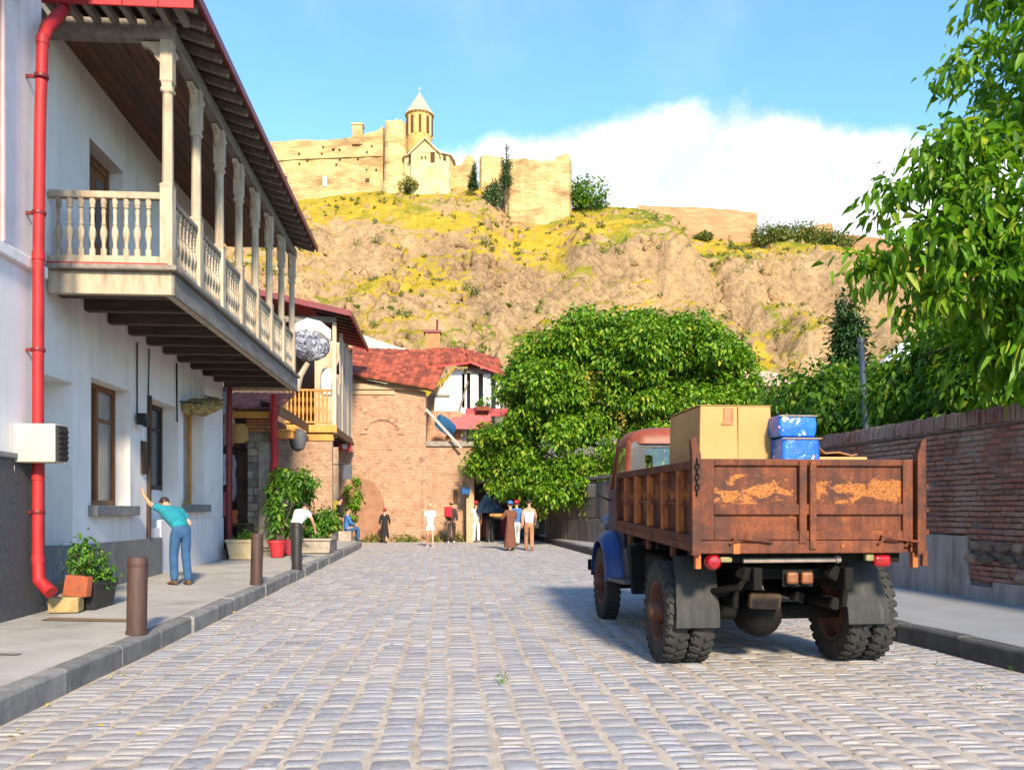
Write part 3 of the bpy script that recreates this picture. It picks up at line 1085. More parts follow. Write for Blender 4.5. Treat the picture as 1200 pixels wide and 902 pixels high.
def tree(name, label, cat, base, tops, r0, blobs, nclump, per, spread, L, ratio, mat, rs, droop=.25, group=None, pieces=0, shell=.5, up=.5, lump=None):
    base = Vector(base)
    root = thing(name, label, cat, base, group=group)
    tm = MB()
    rng = random.Random(len(blobs) * 7 + nclump)
    fork = base + Vector((0, 0, (tops[0][2] - base.z) * .38))
    tm.tube([base - Vector((0, 0, .3)), base + (fork - base) * .5 + Vector((.05, .03, 0)), fork], [r0 * 1.25, r0, r0 * .85], 9)
    tr = tm.build('trunk', bark, root, smooth=True)
    for tp in tops:
        bm_ = MB()
        pts = limb_path(fork, tp, rng)
        bm_.tube(pts, [r0 * .62 * (1 - .8 * i / (len(pts) - 1)) for i in range(len(pts))], 6)
        for q in range(3):
            s_ = pts[2 + q % 3]
            e_ = Vector(s_) + Vector((rng.uniform(-1, 1), rng.uniform(-1, 1), rng.uniform(-.2, .8))).normalized() * (Vector(tp) - fork).length * .4
            pp = limb_path(s_, e_, rng, .05, 3)
            bm_.tube(pp, [r0 * .25, r0 * .18, r0 * .12, r0 * .05], 5)
        bm_.build('limb', bark, root, smooth=True)
    if lump:
        blobs = lumps(blobs, lump[0], lump[1], rs)
    P, V, F, tint = make_leaves(blobs, nclump, per, spread, L, ratio, rs, droop, up, shell)
    if pieces:
        # the leaves nearest the viewer, one object each; the others joined
        d = P @ np.array(FW)
        order = np.argsort(d - .0 * P[:, 2])
        ang_ok = np.abs((P @ np.array(RT)) / d) < .62
        zz = (P[:, 2] - CAMH) / d
        ok = ang_ok & (zz < .62) & (zz > .05)
        sel = [i for i in order if ok[i]][:pieces]
        selset = np.zeros(len(P), bool)
        selset[sel] = True
        V6 = V.reshape(-1, 6, 3)
        for i in sel:
            me = bpy.data.meshes.new('leaf')
            me.from_pydata([tuple(q - P[i]) for q in V6[i]], [], [(0, 1, 2, 3), (0, 3, 4, 5)])
            a_ = me.attributes.new('tint', 'FLOAT', 'FACE')
            a_.data.foreach_set('value', [float(tint[i])] * 2)
            me.materials.append(mat)
            mesh_piece('leaf', me, mat, root, Vector(P[i]) - base)
        keep = ~selset
        V = V6[keep].reshape(-1, 3)
        n = keep.sum()
        bs = (np.arange(n) * 6)[:, None]
        F = np.concatenate([bs + np.array([[0, 1, 2, 3]]), bs + np.array([[0, 3, 4, 5]])], 1).reshape(-1, 4)
        tint = tint[keep]
        np_mesh('crown', V, F, mat, root, np.repeat(tint, 2), kind='stuff')
    else:
        np_mesh('crown', V, F, mat, root, np.repeat(tint, 2))
    return root


def bush(name, label, cat, base, r, h, n, L, mat, rs, group=None, ratio=.5):
    base = Vector(base)
    root = thing(name, label, cat, base, group=group)
    tm = MB()
    for k in range(4):
        a = k * 1.6 + .4
        tm.tube([base - Vector((0, 0, .2)), base + Vector((math.cos(a) * r * .4, math.sin(a) * r * .4, h * .6))], [r * .06, r * .02], 5)
    tm.build('stem', bark, root)
    blobs = [((base.x, base.y, base.z + h * .5), (r, r, h * .5))]
    for k in range(4):
        a = R.uniform(0, 6.28)
        q = R.uniform(.4, .65)
        blobs.append(((base.x + math.cos(a) * r * .6, base.y + math.sin(a) * r * .6, base.z + h * R.uniform(.3, .75)), (r * q, r * q, h * q * .55)))
    P, V, F, tint = make_leaves(blobs, n, 9, (r * .13, r * .13, h * .08), L, ratio, rs, .15)
    np_mesh('foliage', V, F, mat, root, np.repeat(tint, 2))
    return root


# ------------------------------------------------------------------ fortress and hilltop
def wall_path(name, pts, tops, thick, label, cat, mat=fortm, ruin=.6, low=8, parent=None, step=1.6):
    """a ruined wall along (u, v) points; tops = list of (u, z)"""
    root = thing(name, label, cat, uvw(pts[0][0], pts[0][1], hz(*pts[0]))) if parent is None else parent
    mb = MB()
    L = [0]
    for (a, b2), (c_, d_) in zip(pts[:-1], pts[1:]):
        L.append(L[-1] + math.hypot(c_ - a, d_ - b2))
    n = max(2, int(L[-1] / step))
    ringsA = []
    for i in range(n + 1):
        s = L[-1] * i / n
        u = float(np.interp(s, L, [p[0] for p in pts]))
        v = float(np.interp(s, L, [p[1] for p in pts]))
        zt = lerp_pts(tops, u) + R.uniform(-ruin, ruin)
        zb = hz(u, v) - low
        bow = R.uniform(-.12, .12)
        ringsA.append([uvw(u, v + bow, zb), uvw(u, v + bow, zb + (zt - zb) * .6), uvw(u, v + bow + .1, zt), uvw(u + .3, v + thick, zt + R.uniform(-.2, .2)), uvw(u + .3, v + thick, zb)])
    mb.rings(ringsA)
    mb.build('wall', mat, root)
    return root


D0 = 219
PX = D0 / 1000


def u_(px):
    return (px - 600) * PX


def z_(py, d=D0):
    return CAMH + (597 - py) * d / 1000


fort = wall_path('fortress_wall', [(u_(255), 224), (u_(310), 222), (u_(345), 220), (u_(450), 217)],
                 [(u_(255), z_(158)), (u_(310), z_(160)), (u_(380), z_(164)), (u_(415), z_(163)), (u_(440), z_(158)), (u_(452), z_(150))], 3,
                 'long high crenel-less fortress wall of pale stone west of the church', 'wall', ruin=.18)
ft = MB()
ft.box(-1.3, 1.3, -1.2, 1.2, -2, 3.0)
ft.box(-1.5, 1.5, -1.4, 1.4, 3.0, 3.4)
for q in ft.v:
    pass
ftv = [tuple(uvw(u_(420) + a, 218.6 + b2, z_(163) + c_)) for a, b2, c_ in ft.v]
ft.v = ftv
ft.build('turret', fortm, fort)
bd = MB()
for (pa, za, zb_) in ((333, 215, 205), (381, 219, 207), (432, 216, 212)):
    bd.v, bd.f, bd.t, bd.m = [], [], [], []
    bd.box(-.5, .5, -.2, .2, 0, (za - zb_) * PX)
    bd.v = [tuple(uvw(u_(pa) + a, lerp_pts([(u_(345), 219.9), (u_(450), 216.9)], u_(pa)) + b2, z_(za) + c_)) for a, b2, c_ in bd.v]
    bd.build('opening', whitewash if pa == 381 else darkhole, fort)

for k in range(16):
    pa = R.uniform(345, 446)
    za = R.uniform(172, 205)
    bd.v, bd.f, bd.t, bd.m = [], [], [], []
    bd.box(-.22, .22, -.2, .2, 0, .4)
    bd.v = [tuple(uvw(u_(pa) + a, lerp_pts([(u_(345), 219.9), (u_(450), 216.9)], u_(pa)) + b2, z_(za) + c_)) for a, b2, c_ in bd.v]
    bd.build('putlog_hole', darkhole, fort)
for k, (pa, pb_) in enumerate(((318, 350), (350, 384), (384, 418), (418, 449))):
    bd.v, bd.f, bd.t, bd.m = [], [], [], []
    va = [lerp_pts([(u_(310), 222), (u_(345), 220), (u_(450), 217)], u_(q)) for q in (pa, pb_)]
    bd.bar(uvw(u_(pa), va[0] - .15, z_(184 + k * .6)), uvw(u_(pb_), va[1] - .15, z_(184.5 + k * .6)), .3, .4)
    bd.build('string_course', fortm, fort)
# round tower joined to the church terrace
ct = thing('round_tower', 'round stone tower with broken rim between fortress wall and church', 'tower', uvw(u_(466), 216, z_(225)))
mb = MB()
rt = []
for (rr_, z) in ((3.6, z_(238)), (3.55, z_(224)), (3.0, z_(218)), (2.85, z_(190)), (2.8, z_(164)), (2.75, z_(152)), (1.9, z_(151)), (1.9, z_(155))):
    rt.append((rr_, z))
mb.lathe(rt, (0, 0, 0), 22)
mb.v = [tuple(Vector((p[0], p[1], p[2] + (R.uniform(-.7, .6) if p[2] > z_(156) else 0))) * 1 + Vector((R.uniform(-.12, .12), R.uniform(-.12, .12), 0)) + uvw(u_(466), 216, 0)) for p in mb.v]
mb.build('tower_shaft', fortm, ct, smooth=True)

# church
ch = thing('church', 'domed church with ribbed stone cone on a drum above the cliff', 'church', uvw(u_(503), 214, z_(216)))
CU, CV = u_(503), 214


def chv(mb):
    mb.v = [tuple(uvw(CU + p[0], CV + p[1], p[2])) for p in mb.v]
    return mb


zb = z_(226, 212)
e0 = z_(182, 212)
mb = MB()
# polygonal body (octagonal front), gable arms
body = [(-6.2, 3), (-5.6, -1.2), (-2.2, -3.8), (2.6, -3.8), (5.6, -2.2), (6.4, 1.5), (6.4, 9), (-6.2, 9)]
mb.prism([(x, y, zb - 6) for x, y in body], (0, 0, e0 - zb + 6))
chv(mb).build('body', churchm, ch)
mb = MB()
zt = z_(167, 212)
mb.prism([(-3.6, -4.15, zb - 4), (3.3, -4.15, zb - 4), (3.3, -4.15, e0 - .6), (-.1, -4.15, zt - .2), (-3.6, -4.15, e0 - .6)], (0, 6, 0))
chv(mb).build('gable', churchm, ch)
mb = MB()
mb.bar((-4.2, -4.4, e0 - .75), (-.1, -4.4, zt), .8, .3, up=(0, 0, 1))
mb.bar((3.9, -4.4, e0 - .75), (-.1, -4.4, zt), .8, .3, up=(0, 0, 1))
chv(mb).build('cornice', conem, ch)
mb = MB()
for a, b2 in zip(body, body[1:] + body[:1]):
    mb.add([(a[0] * 1.05, a[1] * 1.05 - .1, e0), (b2[0] * 1.05, b2[1] * 1.05 - .1, e0), (b2[0] * .3 - .5, b2[1] * .3 + 1.5, e0 + 3.4), (a[0] * .3 - .5, a[1] * .3 + 1.5, e0 + 3.4)], [(0, 1, 2, 3)], .5)
    mb.bar((a[0] * 1.04, a[1] * 1.04 - .1, e0), (b2[0] * 1.04, b2[1] * 1.04 - .1, e0), .5, .35)
chv(mb).build('roof', conem, ch)
du = (493 - 503) * .2155
drum_z0, drum_z1, apex = z_(170, 215), z_(133, 215), z_(107, 215)
mb = MB()
mb.lathe([(3.2, drum_z0 - 2), (3.2, drum_z1)], (du, 2.0, 0), 16)
mb.lathe([(3.35, drum_z1 - .5), (3.6, drum_z1)], (du, 2.0, 0), 32)
dr = chv(mb).build('drum', drumm, ch, smooth=True)
mb = MB()
prof = [(3.75, drum_z1 - .25), (3.75, drum_z1), (3.45, drum_z1 + .4), (1.7, drum_z1 + 3.0), (.15, apex)]
V, F = [], []
nn = 24
for r_, z in prof:
    for k in range(nn * 2):
        a = PI * k / nn
        q = r_ * (1 if k % 2 else .955)
        V.append((du + q * math.cos(a), 2.0 + q * math.sin(a), z))
for i in range(len(prof) - 1):
    for k in range(nn * 2):
        k2 = (k + 1) % (nn * 2)
        F.append((i * nn * 2 + k, i * nn * 2 + k2, (i + 1) * nn * 2 + k2, (i + 1) * nn * 2 + k))
F.append(tuple(range(nn * 2))[::-1])
F.append(tuple((len(prof) - 1) * nn * 2 + k for k in range(nn * 2)))
mb.add(V, F, .5)
chv(mb).build('cone_roof', conem, ch)
mb = MB()
mb.box(du - .06, du + .06, 1.94, 2.06, apex - .2, apex + 1.7)
mb.box(du - .45, du + .45, 1.95, 2.05, apex + 1.05, apex + 1.2)
chv(mb).build('cross', steel, ch)
for k in range(10):
    a = -PI / 2 + (k - 2) * 2 * PI / 10 + .15
    mb = MB()
    mb.obox((du + 3.2 * math.cos(a), 2 + 3.2 * math.sin(a), (drum_z0 + drum_z1) / 2 + .6), (.55, .5, 4.2), Euler((0, 0, a + PI / 2)))
    chv(mb).build('window', darkhole, dr)
for k in range(10):
    a = -PI / 2 + (k - 2.5) * 2 * PI / 10 + .15
    mb = MB()
    mb.obox((du + 3.24 * math.cos(a), 2 + 3.24 * math.sin(a), (drum_z0 + drum_z1) / 2 + .6), (.3, .34, 5), Euler((0, 0, a + PI / 2)))
    chv(mb).build('pilaster', churchm, dr)
for (px, py, w_, h_) in ((486, 188, 1.0, 1.6), (511, 189, 1.0, 2.2), (499, 189, .35, .6), (503, 189, .35, .6), (524, 186, .6, 1.3)):
    mb = MB()
    mb.box(u_(px) - CU - w_ / 2, u_(px) - CU + w_ / 2, -4.5 if 490 < px < 520 else -3.4, 0, z_(py, 212) - h_ / 2, z_(py, 212) + h_ / 2)
    chv(mb).build('window', darkhole, ch)

# ruined walls to the east
wall_path('ruined_wall', [(u_(532), 216), (u_(548), 215), (u_(556), 216)], [(u_(532), z_(198)), (u_(541), z_(200)), (u_(542), z_(190)), (u_(556), z_(190))], 3,
          'small broken stub of wall beside the church apse', 'wall', ruin=.4)
wall_path('ruined_tower_wall', [(u_(562), 217), (u_(566), 215), (u_(588), 215), (u_(591), 218)], [(u_(560), z_(190)), (u_(592), z_(191))], 4,
          'square ruined tower of ochre stone between two dark cypresses', 'tower', ruin=.3)
wall_path('ruined_bastion', [(u_(592), 213), (u_(598), 211), (u_(664), 209), (u_(668), 212), (u_(669), 218)],
          [(u_(592), z_(200)), (u_(622), z_(203)), (u_(637), z_(207)), (u_(638), z_(203)), (u_(645), z_(207)), (u_(650), z_(200)), (u_(662), z_(199)), (u_(669), z_(203))], 4,
          'jagged bastion ruin of pale stone at the cliff edge', 'wall', ruin=.35, low=12, step=1.0)
wall_path('curtain_wall', [(u_(745), 215), (u_(790), 214), (u_(803), 213.5), (u_(878), 211.5), (u_(882), 216)],
          [(u_(745), z_(247)), (u_(800), z_(252)), (u_(806), z_(251)), (u_(880), z_(248, 211)), (u_(886), z_(250, 211))], 3,
          'brown curtain wall on the cliff top ending in a square corner', 'wall', mat=brownfort, ruin=.15, low=9)
wall_path('curtain_wall', [(u_(925), 211), (u_(958), 209), (u_(966), 212)], [(u_(925), z_(266, 210)), (u_(957), z_(262, 210)), (u_(966), z_(268, 210))], 3,
          'short brown wall block farther along the ridge with bushes before it', 'wall', mat=brownfort, ruin=.1, low=5)
wall_path('curtain_wall', [(u_(966), 209), (u_(1000), 206), (u_(1040), 203)], [(u_(966), z_(272, 208)), (u_(1000), z_(278, 206)), (u_(1040), z_(285, 204))], 3,
          'low sloping end of the ridge wall next to the walnut leaves', 'wall', mat=brownfort, ruin=.2, low=5)


def cypress(label, base, h, r, rs, mat=leaf_cyp, n=220, L=.5, name='cypress_tree', group='cypresses on the ridge', thin=0):
    base = Vector(base)
    root = thing(name, label, 'tree', base, group=group)
    tm = MB()
    tm.tube([base - Vector((0, 0, .5)), base + Vector((0, 0, h * .95))], [r * .16, r * .03], 6)
    tm.build('trunk', bark, root)
    blobs = []
    for k in range(9):
        t_ = (k + .5) / 9
        rr_ = r * (1 - t_) ** .6 * (.75 + .25 * math.sin(k * 2.1)) * (1 if t_ > .12 else .7)
        if thin and t_ > .6:
            rr_ *= .45
        blobs.append(((base.x + R.uniform(-.15, .15) * r, base.y, base.z + h * (t_ * .97 + .02)), (rr_, rr_, h * .085)))
    P, V, F, tint = make_leaves(blobs, n, 8, (r * .15, r * .15, h * .02), L, .4, rs, .0, 1.0, .35)
    np_mesh('crown', V, F, mat, root, np.repeat(tint, 2))
    return root


RS = np.random.RandomState(3)
cypress('tall thin cypress with bare tip above the ruined bastion', uvw(u_(594), 208, z_(222, 208)), 12.6, 1.7, RS, thin=1)
cypress('short dark cypress close to the church apse', uvw(u_(557), 210, z_(222, 210)), 6.6, 1.5, RS)
bush('round_bush', 'dark round bush just below the ruined tower', 'bush', uvw(u_(580), 206, z_(240, 206)), 2.2, 5, 110, .6, leaf_cyp, RS, 'bushes on the ridge')
bush('ridge_tree', 'broad green tree at the end of the jagged bastion', 'tree', uvw(u_(688), 214, z_(246, 214)), 5.0, 7.5, 300, .8, leaf_dark, RS, 'bushes on the ridge')
bush('round_bush', 'small green bush against the foot of the round tower', 'bush', uvw(u_(484), 210, z_(224, 210)), 2.4, 3, 100, .6, leaf_scrub, RS, 'bushes on the ridge')
for (px, py, d, r, h, lab) in ((825, 251, 212, 2.0, 2.2, 'small bush growing on top of the curtain wall'), (928, 295, 206, 4.5, 6.5, 'grey green bush under the far wall block'),
                               (905, 290, 205, 4.5, 5.5, 'grey green bush beside the square wall corner'), (952, 300, 204, 4.5, 6.5, 'wide grey green bush on the descending ridge'),
                               (982, 316, 200, 3.4, 4, 'low bush lowest on the descending ridge')):
    p = uvw((px - 600) * d / 1000, d, CAMH + (597 - py) * d / 1000)
    zz = hz((px - 600) * d / 1000, d)
    if abs(p.z - zz) > 4:
        p.z = zz
    bush('round_bush', lab, 'bush', p, r, h, int(70 + r * 40), .62, leaf_scrub, RS, 'bushes on the ridge')
# scrub scattered over the slope: nobody could count it
sv, sf, stn = [], [], []
rs2 = np.random.RandomState(21)
cnt = 0
for _ in range(9000):
    u = rs2.uniform(-85, 105)
    v = rs2.uniform(80, 216)
    dz = abs(hz(u + 1.2, v) - hz(u - 1.2, v)) + abs(hz(u, v + 1.2) - hz(u, v - 1.2))
    den = noise.fractal(Vector((u * .045, v * .045, 9.0)), 1, 2, 4)
    if dz > 3.8 and rs2.rand() > .3:
        continue
    if den < .05 and rs2.rand() > .15:
        continue
    r = rs2.uniform(.25, .85) * (1.9 if rs2.rand() < .12 else 1)
    z = hz(u, v)
    c0 = uvw(u, v, z + r * .4)
    n = int(18 + r * 26)
    P = np.array(c0)[None, :] + unit(rs2.normal(size=(n, 3))) * rs2.rand(n, 1) ** .5 * np.array([[r, r, r * .8]])
    D = unit(rs2.normal(size=(n, 3)) + np.array([[0, 0, .6]]))
    LL = rs2.uniform(.3, .6, n) * (.7 + r * .35)
    V, F = leaf_arrays(P, D, unit(rs2.normal(size=(n, 3)) + np.array([[0, 0, .4]])), LL, LL * .55)
    sv.append(V)
    sf.append(F + cnt)
    cnt += len(V)
    b0 = rs2.rand()
    stn.append(np.repeat(np.clip(b0 * .6 + rs2.rand(n) * .45, 0, .999), 2))
    if len(sv) > 1500:
        break
np_mesh('scrub', np.concatenate(sv), np.concatenate(sf), leaf_scrub, None, np.concatenate(stn), kind='stuff', label='dry scrub scattered over the hillside', cat='scrub')
# ------------------------------------------------------------------ houses on the near side
def wall_holes(mb, X, y0, y1, z0, z1, holes, depth, t=.5):
    """plane x = X facing the street with rectangular recesses (ya, yb, za, zb)"""
    Y = sorted({y0, y1, *[h[0] for h in holes], *[h[1] for h in holes]})
    Z = sorted({z0, z1, *[h[2] for h in holes], *[h[3] for h in holes]})
    for a, b2 in zip(Y[:-1], Y[1:]):
        for c_, d_ in zip(Z[:-1], Z[1:]):
            my, mz = (a + b2) / 2, (c_ + d_) / 2
            if any(h[0] < my < h[1] and h[2] < mz < h[3] for h in holes):
                continue
            mb.quad((X, a, c_), (X, b2, c_), (X, b2, d_), (X, a, d_), t=t)
    for h in holes:
        dp = h[4] if len(h) > 4 else depth
        ya, yb, za, zb_ = h[:4]
        mb.quad((X, ya, za), (X, ya, zb_), (X - dp, ya, zb_), (X - dp, ya, za), t=t)
        mb.quad((X, yb, za), (X - dp, yb, za), (X - dp, yb, zb_), (X, yb, zb_), t=t)
        mb.quad((X, ya, zb_), (X, yb, zb_), (X - dp, yb, zb_), (X - dp, ya, zb_), t=t)
        mb.quad((X, ya, za), (X - dp, ya, za), (X - dp, yb, za), (X, yb, za), t=t)
        mb.quad((X - dp, ya, za), (X - dp, ya, zb_), (X - dp, yb, zb_), (X - dp, yb, za), t=t)


WX = -5.6
Y0, Y1 = 11.22, 21.6
house = thing('white_house', 'white plastered house with a carved cream wooden balcony over the pavement', 'house', (WX, 12.3, .2))
holes = [(11.5, 13.15, .95, 3.38, .5), (13.8, 15.45, 1.57, 3.58, .34), (16.35, 18.1, 1.15, 3.6, .4), (18.45, 19.95, 1.62, 3.75, .36), (13.75, 15.15, 4.95, 7.3, .34), (18.0, 19.2, 4.95, 7.3, .34)]
mb = MB()
wall_holes(mb, WX, Y0, Y1, .95, 9.2, holes, .34)
mb.quad((WX, Y1, -.2), (WX - 6, Y1, -.2), (WX - 6, Y1, 9.2), (WX, Y1, 9.2), t=.5)
mb.quad((WX, Y0, -.2), (WX, Y0, 9.2), (WX - 6, Y0, 9.2), (WX - 6, Y0, -.2), t=.5)
mb.quad((WX - 6, Y1, -.2), (WX - 6, Y0, -.2), (WX - 6, Y0, 9.2), (WX - 6, Y1, 9.2), t=.5)
mb.build('wall', plaster, house, fixn=False)
mb = MB()
mb.box(WX - .5, WX + .045, Y0, 17.0, -.1, .97)
mb.build('plinth', plinth_m, house, bevel=.01)
mb = MB()
mb.box(WX - .5, WX + .02, 17.0, Y1, -.1, 1.3)
mb.build('plinth', plaster_lo, house, bevel=.006, label='pale blue white lower wall')


def window(yc0, yc1, z0, z1, x, mat, nv=2, sill=None, gl=glass, fr=.09):
    f = MB()
    f.box(x, x + .08, yc0, yc0 + fr, z0, z1)
    f.box(x, x + .08, yc1 - fr, yc1, z0, z1)
    f.box(x, x + .08, yc0 + fr, yc1 - fr, z1 - fr, z1)
    f.box(x, x + .08, yc0 + fr, yc1 - fr, z0, z0 + fr)
    for k in range(1, nv):
        y = yc0 + (yc1 - yc0) * k / nv
        f.box(x + .003, x + .095, y - fr * .6, y + fr * .6, z0 + fr, z1 - fr)
    f.box(x + .004, x + .07, yc0 + fr, yc1 - fr, z0 + (z1 - z0) * .70, z0 + (z1 - z0) * .70 + .05)
    w = f.build('window', mat, house, bevel=.006, seg=1)
    for k in range(nv):
        g_ = MB()
        ya = yc0 + (yc1 - yc0) * k / nv + fr * .6
        yb = yc0 + (yc1 - yc0) * (k + 1) / nv - fr * .6
        g_.box(x + .02, x + .03, ya, yb, z0 + fr * .7, z1 - fr * .7)
        g_.build('pane', gl, w)
    if sill:
        s = MB()
        s.box(WX - .3, WX + sill, yc0 - .1, yc1 + .1, z0 - .17, z0 - .003)
        s.build('sill', plinth_m, w, bevel=.01)
    return w


window(13.8, 15.45, 1.57, 3.58, WX - .33, brownwood, 2, .14, glasscurtain)
window(16.35, 18.1, 1.9, 3.6, WX - .39, darkwood, 2, None, glass)
window(18.45, 19.95, 1.62, 3.75, WX - .35, orangewood, 2, .14, glasscurtain)
for ya, yb in ((13.75, 15.15), (18.0, 19.2)):
    f = MB()
    f.box(WX - .33, WX - .24, ya, ya + .12, 4.95, 7.3)
    f.box(WX - .33, WX - .24, yb - .12, yb, 4.95, 7.3)
    f.box(WX - .33, WX - .24, ya + .12, yb - .12, 7.15, 7.3)
    f.box(WX - .33, WX - .27, ya + .12, (ya + yb) / 2, 4.95, 7.15)
    f.box(WX - .33, WX - .262, (ya + yb) / 2 + .004, yb - .12, 4.95, 7.15)
    d_ = f.build('door', brownwood, house, bevel=.008, seg=1)
    for q in (0, 1):
        g_ = MB()
        yy = ya + .22 + q * ((yb - ya) / 2 - .05)
        g_.box(WX - .27, WX - .255, yy, yy + .32, 5.9, 7.0)
        g_.build('pane', glass, d_)
# white cloth panel and thin post at the window the man looks into
mb = MB()
mb.box(WX - .36, WX - .33, 16.4, 18.05, 1.17, 1.9)
mb.build('panel', whitewash, house, label='white board under the dark window')
mb = MB()
mb.bar((WX + .03, 16.28, .97), (WX + .03, 16.33, 3.62), .07, .07)
mb.build('casing', darkwood, house)
mb = MB()
mb.box(WX + .003, WX + .04, 15.95, 16.15, 2.15, 2.75)
mb.build('notice_board', darkwood, house)

# balcony
BX, BY0, BY1 = -3.88, 12.26, 22.0
bal = MB()
bal.box(WX + .05, BX, BY0, BY0 + .12, 4.5, 4.82)
bal.box(BX - .12, BX - .003, BY0 + .124, BY1, 4.5, 4.82)
bal.box(WX + .05, BX - .124, BY1 - .12, BY1 - .002, 4.5, 4.82)
balcony = bal.build('balcony', [creamwood], house, bevel=.012)
mb = MB()
mb.box(BX, BX + .035, BY0 + .004, BY1, 4.497, 4.80)
mb.build('fascia_board', greywood, balcony, bevel=.006)  # grey wood colour stands in for shade on the balcony's street side
mb = MB()
mb.box(WX + .05, BX + .09, BY0 - .1, BY0 + .1, 4.823, 4.90)
mb.box(BX - .1, BX + .09, BY0 + .103, BY1 + .05, 4.823, 4.90)
mb.build('moulding', greywood, balcony, bevel=.02, seg=3)
mb = MB()
mb.box(WX + .05, BX - .05, BY0 - .06, BY0 - .02, 4.903, 4.925)
mb.build('red_strip', redpaint, balcony)
for k in range(11):
    y = BY0 + .45 + k * (BY1 - BY0 - .75) / 10.0
    mb = MB()
    mb.box(WX + .01, BX - .124, y - .07, y + .07, 4.55, 4.75)
    mb.build('joist', joistwood, balcony, bevel=.01, seg=1)
x = WX + .02
while x < BX - .16:
    w_ = min(R.uniform(.15, .2), BX - .12 - x)
    mb = MB()
    mb.box(x, x + w_ - .008, BY0 + .125, BY1 - .125, 4.753 + R.uniform(0, .006), 4.82)
    mb.build('floor_plank', joistwood, balcony)
    x += w_


def zs(y):
    return -.023 * (y - BY0)


# posts: turned neck, carved brackets
PXX = BX - .09


def post_mesh():
    p = MB()
    h = 3.2
    s = .085
    p.box(-s, s, -s, s, 0, 1.12)
    lv = []

    def ring(z, r, ch):
        k = r * ch
        return [(r, -k, z), (r, k, z), (k, r, z), (-k, r, z), (-r, k, z), (-r, -k, z), (-k, -r, z), (k, -r, z)]
    for z, r, c_ in ((1.12, .085, .98), (1.17, .095, .9), (1.2, .07, .5), (2.45, .064, .45), (2.48, .085, .6), (2.52, .088, .8), (2.55, .07, .8), (2.6, .075, .9), (2.63, .09, .95), (2.66, .085, .98), (h, .085, .98)):
        lv.append(ring(z, r, c_))
    p.rings(lv)
    return p


pproto = None
post_y = [BY0 + .12 + k * (BY1 - BY0 - .25) / 7 for k in range(8)]
for k, y in enumerate(post_y):
    h_s = 1.0 + zs(y) / 3.2
    if pproto is None:
        p = post_mesh()
        pproto = p.build('post', creamwood, balcony, bevel=.008, seg=1, fixn=True)
        pproto.location = Vector((PXX, y, 4.90)) - OFF[house.name]
        # local mesh was offset by the house origin; put it back
        for vtx in pproto.data.vertices:
            vtx.co = vtx.co + OFF[house.name]
        pproto.scale = (1, 1, h_s)
    else:
        inst(pproto, balcony, Vector((PXX, y, 4.90)) - OFF[house.name], None, (1, 1, h_s))
# carved brackets under the beam
for k, y in enumerate(post_y):
    for sgn in ((1, 0), (0, 1), (0, -1)) if k else ((-1, 0), (0, 1)):
        if sgn[0] == 1:
            continue
        mb = MB()
        z = 8.1 + zs(y)
        pr_ = [(.08, -.02), (.36, -.02), (.34, -.08), (.26, -.10), (.2, -.15), (.16, -.24), (.10, -.30), (.08, -.36)]
        if sgn[0]:
            poly = [(PXX + sgn[0] * a, y - .04, z + b2) for a, b2 in pr_]
            mb.prism(poly, (0, .08, 0))
        else:
            poly = [(PXX - .04, y + sgn[1] * a, z + b2) for a, b2 in pr_]
            mb.prism(poly, (.08, 0, 0))
        mb.build('bracket', creamwood, balcony)
# beams carrying the roof
mb = MB()
mb.box(WX + .02, PXX + .1, BY0 + .02, BY0 + .2, 8.1, 8.36)
mb.build('beam', greywood, balcony, bevel=.012)
mb = MB()
mb.bar((PXX, BY0 + .205, 8.21 + zs(BY0)), (PXX, BY1 + .1, 8.21 + zs(BY1)), .17, .22)
mb.build('beam', greywood, balcony, bevel=.012)


# railings
def baluster_mesh():
    p = MB()
    prof = [(.042, 0), (.042, .10), (.022, .11), (.028, .14), (.022, .16), (.034, .22), (.050, .30), (.046, .36), (.028, .42), (.040, .44), (.026, .46), (.024, .56), (.032, .63), (.022, .66), (.042, .68), (.030, .70), (.042, .72), (.042, .80)]
    p.lathe(prof, (0, 0, 0), 8)
    return p


bprot = baluster_mesh().build('baluster', creamwood, balcony, smooth=True)
for vtx in bprot.data.vertices:
    vtx.co = vtx.co + OFF[house.name]
first = True


def add_bal(x, y):
    global first
    L_ = Vector((x, y, 5.06)) - OFF[house.name]
    if first:
        bprot.location = L_
        first = False
    else:
        inst(bprot, balcony, L_, (0, 0, R.uniform(0, 6)), (R.uniform(.93, 1.07), R.uniform(.93, 1.07), 1))


RZ = 5.86
mb = MB()
mb.box(WX + .02, PXX - .09, BY0 + .06, BY0 + .17, RZ, RZ + .1)
mb.build('rail', creamwood, balcony, bevel=.015)
mb = MB()
mb.box(WX + .02, PXX - .09, BY0 + .07, BY0 + .16, 4.93, 5.06)
mb.build('rail', creamwood, balcony, bevel=.012)
for k in range(9):
    add_bal(WX + .14 + k * (PXX - .17 - WX - .14) / 8.6, BY0 + .115)
for k in range(7):
    ya, yb = post_y[k] + .085, post_y[k + 1] - .085
    mb = MB()
    mb.box(PXX - .055, PXX + .055, ya, yb, RZ - .02, RZ + .06)
    mb.build('rail', greywood, balcony, bevel=.012)
    mb = MB()
    mb.box(PXX - .045, PXX + .045, ya, yb, 4.93, 5.06)
    mb.build('rail', creamwood, balcony, bevel=.01)
    for q in range(7):
        add_bal(PXX, ya + .09 + q * (yb - ya - .18) / 6)

